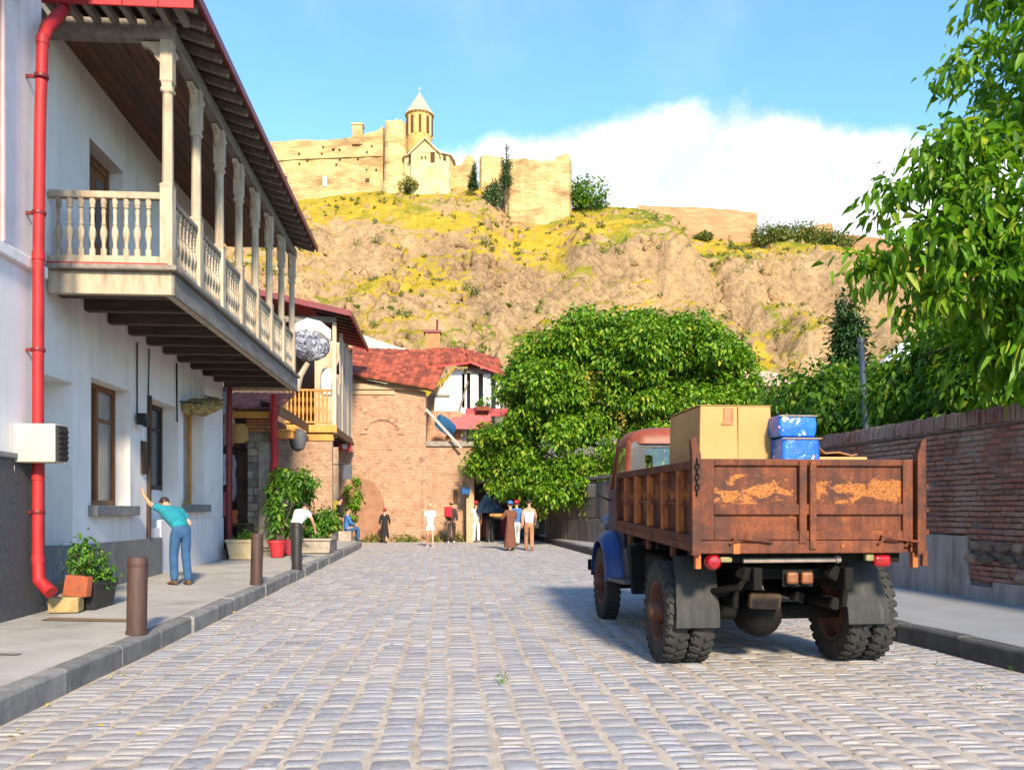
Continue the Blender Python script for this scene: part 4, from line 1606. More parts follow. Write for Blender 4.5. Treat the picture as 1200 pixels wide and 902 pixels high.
# ceiling boards of the balcony, running along the house
x = WX
while x < PXX - .05:
    w_ = R.uniform(.13, .19)
    mb = MB()
    dz = R.uniform(0, .012)
    xe = min(x + w_ - .012, PXX)
    z0_, z1_ = 8.33 + dz, 8.33 + dz + zs(BY1) + .03
    mb.bar(((x + xe) / 2, BY0 + .205, z0_), ((x + xe) / 2, BY1, z1_), xe - x, .03)
    mb.build('ceiling_board', ceilwood, balcony)
    x += w_
# roof with rafters showing under the eave
roof = MB()
EX, EY0, EY1 = -3.42, 11.75, 22.3
SL = .30


def roof_z(x, y):
    return 8.43 + zs(y) + (EX - x) * SL


V = [(EX, EY0, roof_z(EX, EY0)), (EX, EY1, roof_z(EX, EY1)), (WX - 3.2, EY1, roof_z(WX - 3.2, EY1)), (WX - 3.2, EY0, roof_z(WX - 3.2, EY0))]
roof.prism(V, (0, 0, .05))
rf = roof.build('roof', redroof, house)
mb = MB()
mb.bar((EX + .02, EY0, roof_z(EX, EY0) + .0), (EX + .02, EY1, roof_z(EX, EY1) + .0), .05, .15)
mb.build('gutter', darkred, rf, bevel=.015)
mb = MB()
for k in range(5):
    a = -5.75 + k * (EX + 5.75) / 5
    b2 = -5.75 + (k + 1) * (EX + 5.75) / 5 - .006
    zc = roof_z(EX, EY0) + .045
    mb.box(a, b2, EY0 - .03, EY0, 8.215, zc + .13)
mb.build('eave_strip', redpaint, rf, bevel=.006, seg=1)
for k in range(25):
    y = EY0 + .25 + k * (EY1 - EY0 - .4) / 24
    mb = MB()
    p0 = (EX - .03, y, roof_z(EX - .03, y) - .075)
    p1 = (EX - 1.0, y, roof_z(EX - 1.0, y) - .075)
    mb.bar(p0, p1, .085, .12)
    mb.build('rafter', greywood, rf, bevel=.012)
for k in range(9):
    xx = -5.6 + k * .24
    mb = MB()
    mb.box(xx - .045, xx + .045, EY0 + .02, BY0 + .01, 8.25, 8.36)
    mb.build('rafter', greywood, rf, bevel=.01, seg=1)
mb = MB()
mb.prism([(EX - .05, EY0 + .03, roof_z(EX - .05, EY0) - .012), (EX - .05, EY1 - .03, roof_z(EX - .05, EY1) - .012), (EX - 4.5, EY1 - .03, roof_z(EX - 4.5, EY1) - .012), (EX - 4.5, EY0 + .03, roof_z(EX - 4.5, EY0) - .012)], (0, 0, -.002))
mb.build('soffit', joistwood, rf)

# floodlight, cables, rolled awning, dark red corner pipe
mb = MB()
mb.box(WX + .04, WX + .2, 15.62, 15.84, 3.02, 3.22)
mb.box(WX + .17, WX + .24, 15.58, 15.70, 2.97, 3.10)
mb.bar((WX + .02, 15.73, 3.22), (WX + .02, 15.73, 4.5), .025, .025)
mb.build('floodlight', blackplastic, None, bevel=.01, label='black floodlight hanging on a cable from the white house wall', cat='lamp')
mb = MB()
mb.tube([(WX + .02, 17.95, 4.5), (WX + .02, 17.96, 3.9), (WX + .03, 17.95, 3.3)], .018, 6)
mb.tube([(WX + .02, 16.35, 4.5), (WX + .015, 16.33, 3.9), (WX + .02, 16.3, 3.6)], .012, 6)
mb.build('cable', blackplastic, house, smooth=True)
aw = thing('rolled_awning', 'mottled yellow brown awning rolled up above the orange window frame', 'awning', (WX, 19.0, 3.6))
mb = MB()
for k in range(7):
    pass
rg = []
for k in range(9):
    t_ = k / 8
    y = 18.25 + 1.75 * t_
    r_ = .16 + .05 * math.sin(k * 1.9) * .6
    z = 3.62 + .28 * t_ + .04 * math.sin(k * 2.7)
    rg.append([(WX + .22 + r_ * 1.2 * math.cos(a), y, z + r_ * math.sin(a)) for a in [2 * PI * q / 9 for q in range(9)]])
mb.rings(rg)
mb.build('roll', M('awning_cloth', (.42, .30, .10), (.16, .11, .05), 12, .9, .5, 25, .01, .05, lo=.42, hi=.58), aw, smooth=True)
mb = MB()
mb.bar((WX, 18.2, 3.75), (WX + .45, 18.25, 3.72), .03, .03)
mb.bar((WX, 19.95, 4.1), (WX + .45, 19.98, 4.0), .03, .03)
mb.build('bracket', blackplastic, aw)
mb = MB()
mb.tube([(WX + .12, 21.72, .25), (WX + .12, 21.72, 4.55)], .075, 10)
for z in (1.2, 2.6, 4.0):
    mb.tube([(WX + .12, 21.72, z), (WX + .12, 21.72, z + .08)], .085, 10)
mb.build('drainpipe', darkred, None, smooth=True, label='dark red drainpipe at the far corner of the white house', cat='pipe')

# near grey plinth house at the frame edge
NX = -5.15
nh = thing('neighbour_house', 'house with dark granite base and pink pipe in front of the white house', 'house', (NX, 8, .2))
mb = MB()
mb.box(NX - 6, NX, -2, 11.2, 2.17, 4.42, t=.5)
mb.build('wall', plaster_lo, nh)
mb = MB()
mb.box(NX - 6, NX, -2, 11.2, 4.57, 8.6, t=.5)
mb.build('wall', plaster_lo, nh)
mb = MB()
mb.box(NX - 6, NX + .07, -2, 11.24, 4.42, 4.57)
mb.build('moulding', plaster_lo, nh, bevel=.02, seg=3)
mb = MB()
mb.box(NX - 6, NX + .035, -2, 11.22, -.1, 2.10)
mb.build('plinth', granite, nh, bevel=.006)
mb = MB()
mb.box(NX - 6, NX + .07, -2, 11.24, 2.10, 2.17)
mb.build('plinth_ledge', plinth_m, nh, bevel=.015)
mb = MB()
mb.box(NX - 6, NX + .5, -2, 11.3, 8.6, 8.85)
mb.build('eave', darkwood, nh, bevel=.01)
mb = MB()
mb.tube([(NX + .05, 10.17, 4.57), (NX + .05, 10.17, 8.6)], .03, 8)
mb.build('conduit', M('pink_pipe', (.52, .36, .36), None, 4, .5, .1), nh, smooth=True)
# bundle of cables at the top
mb = MB()
for k in range(6):
    a = R.uniform(-.05, .05)
    mb.tube([(NX + .12 + a, 9.9 + k * .03, 8.6), (NX + .16 + a, 10.1, 8.0 + R.uniform(-.1, .1)), (NX + .2 + a, 10.4, 7.65 + R.uniform(-.15, .1)), (NX + .22, 10.55, 7.75), (NX + .25 + a, 10.7, 8.6)], .018, 5)
mb.build('cable_bundle', blackplastic, None, smooth=True, label='looped bundle of black and grey cables under the eave of the granite base house', cat='cable')

# red drainpipe
mb = MB()
gx, gy = -5.06, 11.62
q_ = [at(78, 2, 11.6), at(74, 12, 11.4), at(55, 33, 10.55), at(50, 48, 10.45), at(47, 140, 10.4), at(45, 300, 10.4), at(44.5, 460, 10.4), at(44.5, 655, 10.4), at(46, 680, 10.38), at(60, 694, 10.3)]
mb.tube(q_, [.07, .076, .076, .068, .065, .065, .065, .067, .076, .082], 14)
for i_, f_ in ((3, .0), (5, .0), (6, .5), (7, .0)):
    a = q_[i_].lerp(q_[i_ + 1], f_)
    d_ = (q_[i_ + 1] - q_[i_]).normalized()
    mb.tube([a - d_ * .05, a + d_ * .05], .074, 14)
dp = mb.build('drainpipe', redpaint, None, smooth=True, label='bright red drainpipe running down between the two white walls', cat='pipe')
for py in (90, 250, 410, 600):
    a = at(float(np.interp(py, [48, 140, 300, 460, 655], [50, 47, 45, 44.5, 44.5])), py, 10.41)
    mb = MB()
    mb.lathe([(.078, -.025), (.082, -.02), (.082, .02), (.078, .025)], a, 14)
    mb.box(NX - .02, a.x - .07, a.y - .012, a.y + .012, a.z - .02, a.z + .02)
    mb.build('bracket', darkred, dp, smooth=True)

# metal box
mbx = thing('air_conditioner', 'cream metal box with a dark side grille fixed beside the red drainpipe', 'air conditioner', (-4.9, 10.55, 2.05))
mb = MB()
mb.box(NX + .002, -4.66, 10.47, 10.72, 2.06, 2.52)
mb.build('casing', whitebox, mbx, bevel=.02)
mb = MB()
mb.box(-4.657, -4.62, 10.48, 10.72, 2.08, 2.5)
for k in range(6):
    mb.box(-4.62, -4.605, 10.49, 10.71, 2.11 + k * .062, 2.14 + k * .062)
mb.build('grille', blackplastic, mbx)
mb = MB()
mb.tube([at(16, 545, 10.05), at(15, 580, 10.1), at(17, 640, 10.15), at(16, 684, 10.15)], .015, 6)
mb.build('hose', whitebox, mbx, smooth=True)

# planter heap at the foot of the pipe
hp = Vector((-5.0, 11.0, .22))
mb = MB()
ctr = at(96, 722, 11.0)
px0 = thing('plant_trough', 'black trough with green leafy plant beside the red pipe outlet', 'planter', (ctr.x, ctr.y + .2, .22))
mb = MB()
mb.rings([[(ctr.x + sx_ * a, ctr.y + .2 + sy_ * b2, .22 + z) for sx_, sy_ in ((-1, -1), (1, -1), (1, 1), (-1, 1))] for a, b2, z in ((.2, .3, 0), (.25, .36, .36), (.22, .33, .36), (.2, .3, .3))])
mb.build('trough', blackplastic, px0, bevel=.01)
P, V, F, tint = make_leaves([((ctr.x - .05, ctr.y + .2, .85), (.24, .30, .2)), ((ctr.x + .1, ctr.y + .3, .62), (.2, .22, .12)), ((ctr.x - .16, ctr.y + .45, 1.0), (.06, .06, .22))], 85, 8, (.05, .05, .05), .07, .6, RS, .2, .6, .3)
np_mesh('foliage', V, F, leaf_pot, px0, np.repeat(tint, 2))
mb = MB()
for k in range(7):
    a = k * .9
    mb.tube([(ctr.x, ctr.y + .2, .5), (ctr.x + .2 * math.cos(a), ctr.y + .2 + .3 * math.sin(a), .95)], .008, 5)
mb.build('stem', bark, px0)
q_ = at(86, 704, 10.75)
mb = MB()
mb.prism([(q_.x - .14, q_.y, .42), (q_.x + .17, q_.y - .05, .40), (q_.x + .19, q_.y - .04, .65), (q_.x - .1, q_.y, .68)], (.03, .10, .0))
mb.build('clay_tile', terracotta, None, bevel=.01, label='broken terracotta slab leaning on the black plant trough', cat='slab')
q_ = at(74, 720, 10.6)
mb = MB()
mb.obox((q_.x, q_.y + .08, .315), (.36, .22, .19), Euler((0, 0, .08)))
mb.build('stone_block', M('yellow_stone', (.38, .28, .12), (.24, .16, .08), 8, .9, .6, 30, .01, .1), None, bevel=.02, label='rough yellow stone block below the pipe outlet', cat='stone')
mb = MB()
q1, q2 = at(45, 716, 10.9), at(66, 700, 10.85)
mb.bar((q1.x, q1.y, .25), (q2.x + .08, q2.y, .42), .05, .035)
mb.build('wood_stick', greywood, None, label='short wooden stick leaning on the yellow stone block', cat='stick')

# bollards
def bollard(x, y, r, h, mat, label, tilt=0):
    z = gz(y) + SW
    b2 = thing('bollard', label, 'bollard', (x, y, z), group='bollards along the kerb')
    mb = MB()
    mb.lathe([(r, -.02), (r, h - .02), (r * .96, h), (r * .3, h + .004)], (x, y, z), 20)
    mb.build('post', mat, b2, smooth=True)
    mb = MB()
    mb.lathe([(r * 1.06, h - .09), (r * 1.06, h - .06)], (x, y, z), 20)
    mb.build('collar', mat, b2, smooth=True)
    mb = MB()
    mb.lathe([(r * 1.08, 0), (r * 1.08, .035)], (x, y, z), 20)
    mb.build('base_ring', mat, b2, smooth=True)
    b2.rotation_euler = (0, tilt, 0)


bollard(-3.27, 9.2, .1, .80, bollard_m, 'nearest brown iron bollard standing at the kerb edge', .015)
bollard(-3.27, 14.75, .1, .86, bollard_m, 'brown iron bollard before the man in teal', .02)
bollard(-3.20, 18.2, .105, .96, bollard_k, 'blackish bollard near the red flower pots')

# ------------------------------------------------------------------ low shop building beyond the white house
shop = thing('low_shop', 'low stone shop with a red tiled lean-to roof and dark open front', 'shop', (-5.5, 24, .3))
SY0, SY1 = 22.3, 30.0
def stones(parent, x0, x1, y0, z0, z1, mat, hgt=.2, wid=.3, name='stone', depth=.3, faces='y', limit=400, jit=.03):
    """courses of separate stones on a face looking back down the street"""
    z = z0
    n = 0
    while z < z1 - .05:
        h = min(R.uniform(.75, 1.2) * hgt, z1 - z)
        x = x0 - R.uniform(0, .1)
        while x < x1 - .03:
            w_ = min(R.uniform(.7, 1.4) * wid, x1 - x)
            a = max(x, x0)
            mb = MB()
            j = lambda: R.uniform(-jit, jit) * .5
            dd = R.uniform(0, jit)
            mb.add([(a + .008 + j() * .3, y0 - dd + j(), z + .008), (x + w_ - .008, y0 - dd + j(), z + .008), (x + w_ - .008 + j() * .3, y0 - dd + j(), z + h - .008), (a + .008, y0 - dd + j(), z + h - .008 + j() * .3),
                    (a + .008, y0 + depth, z + .008), (x + w_ - .008, y0 + depth, z + .008), (x + w_ - .008, y0 + depth, z + h - .008), (a + .008, y0 + depth, z + h - .008)],
                   [(0, 1, 2, 3), (1, 5, 6, 2), (5, 4, 7, 6), (4, 0, 3, 7), (3, 2, 6, 7), (4, 5, 1, 0)])
            mb.build(name, mat, parent, bevel=.012, seg=1)
            n += 1
            x += w_
        z += h


# pier faces: position from the photo
pA, pB = at(290, 600, 22.6), at(318, 600, 22.6)
mb = MB()
mb.box(pA.x + .02, pB.x - .02, pA.y + .03, pA.y + .75, .1, 4.05, t=.5)
pier = mb.build('pier', mortar, shop)
stones(pier, pA.x, pB.x, pA.y, .25, 3.55, greystone, .19, .26, depth=.06)
stones(pier, pA.x - .04, pB.x + .02, pA.y - .02, 3.55, 4.12, orangebrick, .09, .25, name='brick', depth=.07, jit=.012)
mb = MB()
mb.box(pA.x + .30, pB.x - .06, pA.y - .09, pA.y, .5, 3.3)
mb.build('pilaster', greystone, pier, bevel=.02)
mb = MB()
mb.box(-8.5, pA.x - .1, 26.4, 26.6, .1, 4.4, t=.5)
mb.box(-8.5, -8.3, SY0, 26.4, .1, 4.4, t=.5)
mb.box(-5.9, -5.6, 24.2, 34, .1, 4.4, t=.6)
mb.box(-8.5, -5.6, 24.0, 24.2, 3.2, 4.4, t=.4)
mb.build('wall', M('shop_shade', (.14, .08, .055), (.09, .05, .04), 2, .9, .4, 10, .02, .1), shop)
# wall beyond the pier, warm brick, below the yellow balcony
mb = MB()
a0, a1 = at(318, 600, 26.6), at(392, 600, 27.5)
mb.box(a0.x - .5, a1.x + .05, 26.9, 27.2, .1, 3.62, t=.5)
mb.build('wall', patched, shop, bevel=.01)
# roof slab with tiles
mb = MB()
r0, r1 = at(262, 482, 22.2), at(340, 482, 22.2)
ez, rz_ = r0.z, r0.z + .75
mb.prism([(r0.x - .4, r0.y, ez), (r1.x - .35, r1.y, ez), (r1.x - .35, r1.y + 2.6, rz_), (r0.x - .4, r0.y + 2.6, rz_)], (0, 0, .05))
sr = mb.build('roof', darkwood, shop)
mb = MB()
mb.box(r0.x - .4, r1.x - .35, r0.y - .05, r0.y, ez - .17, ez + .03)
mb.build('fascia_board', orangewood, sr, bevel=.008)
nx = 9
for i in range(nx):
    for j in range(7):
        x = r0.x - .38 + i * (r1.x - r0.x + .03) / nx
        w_ = (r1.x - r0.x + .03) / nx
        y = r0.y - .06 + j * .37
        z = ez + .055 + (y - r0.y) * .75 / 2.6
        lv = []
        for q, (yy, zz) in enumerate(((y, z + .022), (y + .44, z + .012 + .44 * .75 / 2.6))):
            lv.append([(x + w_ * (.5 - .56 * math.cos(a)), yy, zz + .045 * math.sin(a)) for a in [PI * s_ / 5 for s_ in range(6)]] + [(x + w_ * 1.02, yy, zz - .012), (x - w_ * .02, yy, zz - .012)])
        mb = MB()
        mb.rings(lv)
        mb.build('roof_tile', rooftile, sr)
# side eave under the yellow balcony: dark boards running along the street
mb = MB()
e1, e2 = at(327, 478, 22.4), at(362, 500, 29.0)
mb.prism([e1 + Vector((-.5, 0, .1)), e1, e2, e2 + Vector((-.5, 0, .1))], (0, 0, .1))
mb.prism([e1, e1 + Vector((.0, 0, -.18)), e2 + Vector((0, 0, -.18)), e2], (-.05, 0, 0))
mb.build('eave', darkwood, shop, bevel=.01)
# second red downpipe
mb = MB()
mb.tube([at(321, 462, 22.0), at(321, 500, 22.05), at(322, 538, 22.05), at(319, 560, 22.1), at(318, 600, 22.1)], .095, 12)
for py in (484, 512):
    a = at(321, py, 22.03)
    mb.tube([a, a - Vector((0, 0, .1))], .115, 12)
mb.build('drainpipe', redpaint, None, smooth=True, label='short bright red drainpipe in front of the red tiled lean-to roof', cat='pipe')
mb = MB()
a = at(330, 506, 22.3)
mb.box(a.x - .28, a.x + .30, a.y, a.y + .35, a.z - .16, a.z + .02)
mb.box(a.x - .32, a.x + .35, a.y - .03, a.y + .38, a.z + .023, a.z + .07)
mb.build('wooden_box', orangewood, None, bevel=.01, label='orange wooden box on the wall by the short red drainpipe', cat='box')
mb = MB()
a = at(349, 515, 24.5)
mb.lathe([(.05, -.34), (.18, -.27), (.26, .0), (.25, .2), (.12, .3), (.02, .32)], a, 12)
mb.build('satellite_dish', M('dish_grey', (.12, .115, .12), None, 4, .6, .1), None, smooth=True, label='grey rounded dish hanging under the yellow balcony', cat='dish')
# shop goods seen through the dark front
mb = MB()
a = at(262, 560, 22.0)
for (px, py, w_, h_, c_) in ((271, 470, .16, .45, 0),):
    pass
lant = thing('wall_lantern', 'grey lantern under the balcony corner of the white house', 'lamp', at(263, 472, 21.9))
mb = MB()
a = at(263, 472, 21.9)
mb.lathe([(.08, .32), (.14, .25), (.16, .0), (.12, -.25), (.05, -.3)], a, 8)
mb.build('lantern_glass', M('lantern', (.34, .40, .42), None, 3, .4, .1), lant, smooth=True)
mb = MB()
mb.lathe([(.02, .42), (.15, .34), (.17, .3)], a, 8)
mb.build('cap', blackplastic, lant)
goods = [('cream cloth bag hanging in the dark shop front', (.50, .36, .26), 268, 505, .30, .75), ('ochre rug bundle on the lean-to corner of the shop', (.45, .26, .08), 280, 508, .42, .5),
         ('pink scarf hung low by the shop door', (.60, .14, .18), 264, 590, .26, .6), ('pale shirt hanging beside the dark red pipe', (.55, .53, .56), 264, 550, .28, .8),
         ('red and orange toy pile on the shop table', (.55, .12, .03), 271, 607, .30, .42), ('grey purple shawl hanging on the pier', (.28, .22, .24), 271, 560, .22, 1.2)]
for lab, c_, px, py, w_, h_ in goods:
    a = at(px, py, 22.2)
    mb = MB()
    lv = []
    for k in range(6):
        t_ = k / 5
        ww = w_ * (.35 + .2 * math.sin(t_ * 3) + .1 * R.random())
        lv.append([(a.x + ww * math.cos(q) + .03 * math.sin(k * 2), a.y + .09 * math.sin(q) * (1 + t_), a.z + h_ * (.5 - t_)) for q in [2 * PI * s_ / 8 for s_ in range(8)]])
    mb.rings(lv)
    mb.build('hanging_cloth', cloth('cloth_' + lab.split()[0] + str(px), c_), None, smooth=True, label=lab, cat='cloth')
tb = thing('shop_table', 'small brown wooden table in front of the shop', 'table', (at(272, 625, 21.9).x, at(272, 625, 21.9).y, .28))
mb = MB()
a = at(276, 613, 22.0)
mb.box(a.x - .5, a.x + .4, a.y - .3, a.y + .3, a.z - .04, a.z)
mb.build('table_top', joistwood, tb, bevel=.01)
for dx, dy in ((-.45, -.25), (.35, -.25), (.35, .25), (-.45, .25)):
    mb = MB()
    mb.box(a.x + dx - .03, a.x + dx + .03, a.y + dy - .03, a.y + dy + .03, .27, a.z - .04)
    mb.build('leg', joistwood, tb)


def pot(label, px, pyb, d, r0, r1, h, mat, square=False, plant=None, group=None, name='plant_pot', depth=None):
    b2 = at(px, pyb, d)
    b2.z = gz(b2.y) + SW + .02
    root = thing(name, label, 'planter', b2, group=group)
    mb = MB()
    if square:
        dd = depth or r1
        mb.rings([[(b2.x + sx_ * a, b2.y + sy_ * a * dd / r1, b2.z + z) for sx_, sy_ in ((-1, -1), (1, -1), (1, 1), (-1, 1))] for a, z in ((r0, 0), (r1, h * .85), (r1 * 1.08, h * .86), (r1 * 1.08, h), (r1 * .92, h), (r1 * .9, h * .85))])
    else:
        mb.lathe([(r0, 0), (r1, h * .84), (r1 * 1.1, h * .85), (r1 * 1.1, h), (r1 * .92, h), (r1 * .9, h * .85)], b2, 16)
    mb.build('pot', mat, root, smooth=not square, bevel=.008 if square else 0)
    mb = MB()
    if square:
        mb.box(b2.x - r1 * .88, b2.x + r1 * .88, b2.y - (depth or r1) * .88, b2.y + (depth or r1) * .88, b2.z + h * .85, b2.z + h * .93)
    else:
        mb.lathe([(r1 * .88, h * .85), (r1 * .88, h * .92)], b2, 12)
    mb.build('soil', soil, root)
    if plant:
        blobs, n, L = plant
        bl = [((b2.x + q[0][0], b2.y + q[0][1], b2.z + h + q[0][2]), q[1]) for q in blobs]
        P, V, F, tint = make_leaves(bl, n, 8, (.06, .06, .06), L, .45, RS, .25, .5, .3)
        np_mesh('foliage', V, F, leaf_pot, root, np.repeat(tint, 2))
        mb = MB()
        for q in bl:
            mb.tube([(b2.x, b2.y, b2.z + h * .8), Vector(q[0])], [.02, .008], 5)
        mb.build('stem', bark, root)
    return root


pot('square cream stone planter in front of the shop table', 285, 654, 20.9, .26, .33, .48, creamstone, True, ([((0, 0, .0), (.25, .25, .12))], 20, .12), name='square_planter')
pot('bright red flower pot beside the stone pier', 325, 648, 21.6, .15, .21, .42, redpot, False, ([((-.05, .1, .55), (.22, .22, .45)), ((-.1, .15, 1.15), (.2, .2, .4)), ((.25, .3, 1.4), (.35, .3, .35)), ((.55, .4, 1.6), (.45, .35, .2)), ((.1, .2, 1.65), (.25, .3, .2))], 140, .14))
pot('darker red flower pot next to the white shirted figure', 339, 643, 22.5, .14, .19, .40, M('plum_pot', (.30, .03, .06), None, 4, .5, .1), False, ([((.05, .1, .5), (.24, .22, .45)), ((.3, .3, 1.2), (.3, .3, .4))], 90, .15))
pot('long grey stone planter with a dense green hedge plant', 371, 640, 23.8, .42, .46, .40, greystone, True, ([((-.1, 0, .35), (.5, .4, .38)), ((.2, .1, .45), (.4, .4, .35))], 170, .13), depth=.6, name='stone_planter')
mb = MB()
q_ = at(385, 636, 25.5)
mb.box(q_.x - .22, q_.x + .2, q_.y, q_.y + .4, .3, .68)
mb.build('stone_block', greystone, None, bevel=.03, label='small grey stone block behind the hedge planter', cat='stone')

# ------------------------------------------------------------------ house with the yellow balcony
yh = thing('balcony_house', 'old house with yellow railed balcony and red tin roof beyond the shop', 'house', (-5, 30, .4))
B2X = -3.92
fA, fB = at(340, 470, 29.6), at(395, 470, 29.6)
BYA, BYB = fB.y, 35.0
zf = at(390, 500, 29.6).z
zr = at(390, 457, 29.6).z
ze = at(390, 372, 29.6).z
mb = MB()
mb.box(-9, -5.45, BYA + .3, 36, .0, zf - .3, t=.5)
mb.build('wall', patched, yh)
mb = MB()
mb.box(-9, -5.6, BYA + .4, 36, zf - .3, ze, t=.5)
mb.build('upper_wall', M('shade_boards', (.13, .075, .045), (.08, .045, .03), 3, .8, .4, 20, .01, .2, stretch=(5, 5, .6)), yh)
mb = MB()
mb.box(-5.7, B2X, BYA, BYB, zf - .14, zf)
mb.build('balcony_floor', darkwood, yh, bevel=.01)
mb = MB()
mb.box(-5.7, B2X + .02, BYA - .06, BYA - .003, zf - .2, zf + .06)
mb.build('fascia_board', orangewood, yh, bevel=.01)
mb = MB()
mb.box(-5.3, B2X - .1, BYA + .05, BYA + .25, zf - .48, zf - .22)
mb.box(-5.5, B2X - .02, BYA + .26, BYA + .4, zf - .36, zf - .15)
mb.build('bracket_beam', orangewood, yh, bevel=.01)
for y in (BYA + 1.6, BYA + 3.2, BYB - .2):
    mb = MB()
    mb.box(-5.5, B2X - .05, y, y + .16, zf - .34, zf - .145)
    mb.build('joist', darkwood, yh)
mb = MB()
mb.box(B2X - .14, B2X, BYA - .02, BYA + .12, zf + .003, ze - .18)
mb.build('post', creamwood, yh, bevel=.015)
for y in (BYA + 1.75, BYA + 3.5, BYB - .15):
    mb = MB()
    mb.box(B2X - .12, B2X - .003, y, y + .12, zf + .003, ze - .18)
    mb.build('post', creamwood, yh, bevel=.015)
mb = MB()
mb.box(-5.7, B2X - .15, BYA - .02, BYA + .08, zr - .05, zr + .03)
mb.box(-5.7, B2X - .15, BYA - .01, BYA + .07, zf + .12, zf + .19)
rl = mb.build('railing', orangewood, yh, bevel=.012)
x = -5.6
while x < B2X - .2:
    mb = MB()
    mb.lathe([(.035, 0), (.03, .2), (.055, .4), (.028, .6), (.05, .75), (.03, .86), (.035, zr - zf - .24)], (x, BYA + .03, zf + .19), 7)
    mb.build('baluster', orangewood, rl, smooth=True)
    x += .135
# board infill along the side
for k in range(3):
    ya = BYA + .14 + k * 1.75
    for q in range(7):
        mb = MB()
        w_ = 1.6 / 7
        y = ya + q * w_
        if y + w_ > BYB:
            break
        hh = ze - .4 if (k != 0 or q > 4) and R.random() > .25 else zr + R.uniform(-.1, .5)
        mb.box(B2X - .07 + R.uniform(-.01, .01), B2X - .03, y + .006, y + w_ - .006, zf + .02, hh)
        mb.build('board', M('pale_board', (.50, .44, .36), (.30, .25, .2), 5, .85, .5, 30, .008, .3, stretch=(3, 3, .6)) if 'pale_board' not in MATS else MATS['pale_board'], yh)
mb = MB()
mb.box(B2X - .1, B2X + .06, BYA - .05, BYB, zf - .28, zf - .145)
mb.build('edge_beam', darkwood, yh, bevel=.012)
# tin roof
mb = MB()
xe, xw = B2X + .55, -9
ya, yb = BYA - .55, BYB + .4
mb.prism([(xe, ya, ze), (xe, yb, ze - .1), (xw, yb, ze + 1.2), (xw, ya, ze + 1.2)], (0, 0, .07))
r2 = mb.build('roof', redroof, yh, bevel=.01)
mb = MB()
mb.bar((xw, ya - .02, ze + 1.22), (xe, ya - .02, ze + .02), .06, .2)
mb.bar((xe + .02, ya, ze + .01), (xe + .02, yb, ze - .09), .06, .2)
mb.build('fascia_board', darkred, r2, bevel=.012)
for k in range(12):
    mb = MB()
    x = xe - .1 - k * .3
    mb.bar((x, ya + .02, ze + .1 + (xe - x) * .235), (x, yb - .05, ze + .02 + (xe - x) * .235), .035, .04)
    mb.build('seam', redroof, r2)
for k in range(9):
    mb = MB()
    y = ya + .3 + k * .62
    mb.bar((xe - .05, y, ze - .07), (xe - 1.3, y, ze - .07 + 1.25 * .235), .08, .1)
    mb.build('rafter', darkwood, r2)
mb = MB()
mb.box(-9, B2X, BYA - .02, BYA + .1, ze - .18, ze + .02)
mb.build('beam', greywood, yh, bevel=.01)
# plastic wrapped bundle under the roof
a = at(363, 404, 29.4)
mb = MB()
m_, t_n, b_n, _ = new_mat('foil')
v_ = pos_n(t_n)
t_n.links.new(ramp_n(t_n, noise_n(t_n, v_, 5, 6, .7, 1.0), [(.42, (.06, .06, .09)), (.55, (.30, .30, .34)), (.68, (.75, .75, .78))]), b_n.inputs['Base Color'])
b_n.inputs['Metallic'].default_value = .35
b_n.inputs['Roughness'].default_value = .3
bump_n(t_n, noise_n(t_n, v_, 9, 5, .7, 1.2), b_n, 1, .06)
lv = []
for i in range(9):
    ph = PI * i / 8
    r_ = math.sin(ph)
    lv.append([(a.x + .72 * r_ * math.cos(q) * (1 + .05 * math.sin(3 * q + i)), a.y + .35 * r_ * math.sin(q), a.z - .58 * math.cos(ph) + .06 * r_ * math.sin(2 * q)) for q in [2 * PI * s_ / 14 for s_ in range(14)]])
mb.rings(lv)
mb.build('wrapped_bundle', m_, None, smooth=True, label='silver grey plastic wrapped bundle hung under the red tin roof', cat='bundle')
mb = MB()
pa = [at(346, 386, 29.3), at(360, 380, 29.25), at(376, 384, 29.25), at(388, 394, 29.25)]
rg = []
for i, p in enumerate(pa):
    rg.append([p + Vector((.0, .1 * math.cos(q), .22 * math.sin(q))) for q in [2 * PI * s_ / 8 for s_ in range(8)]])
mb.rings(rg)
mb.build('folded_tarpaulin', cloth('pale_tarp', (.62, .58, .54)), None, smooth=True, label='pale folded tarpaulin lying over the silver wrapped bundle', cat='tarpaulin')
mb = MB()
mb.tube([at(348, 458, 29.5), at(352, 440, 29.45), at(361, 425, 29.4)], [.10, .11, .09], 9)
mb.build('wooden_post', creamwood, None, smooth=True, label='slanting pale pole leaning over the yellow balcony railing', cat='pole')
mb = MB()
p = at(383, 445, 30.2)
mb.lathe([(.2, -.55), (.24, -.2), (.22, .2), (.15, .38), (.03, .42)], p, 10)
mb.build('hung_laundry', cloth('laundry', (.66, .66, .70)), None, smooth=True, label='white laundry hanging behind the yellow balcony railing', cat='laundry')

# ------------------------------------------------------------------ brick house closing the street
eh = thing('brick_house', 'tall patched brick house with orange tiled roof closing the street', 'house', (-1.5, 35.5, .1))
EHY = 35.6


def ex(px, d=35.5):
    return (RTv * ((px - 600) / 1000 * d) + FWv * d)


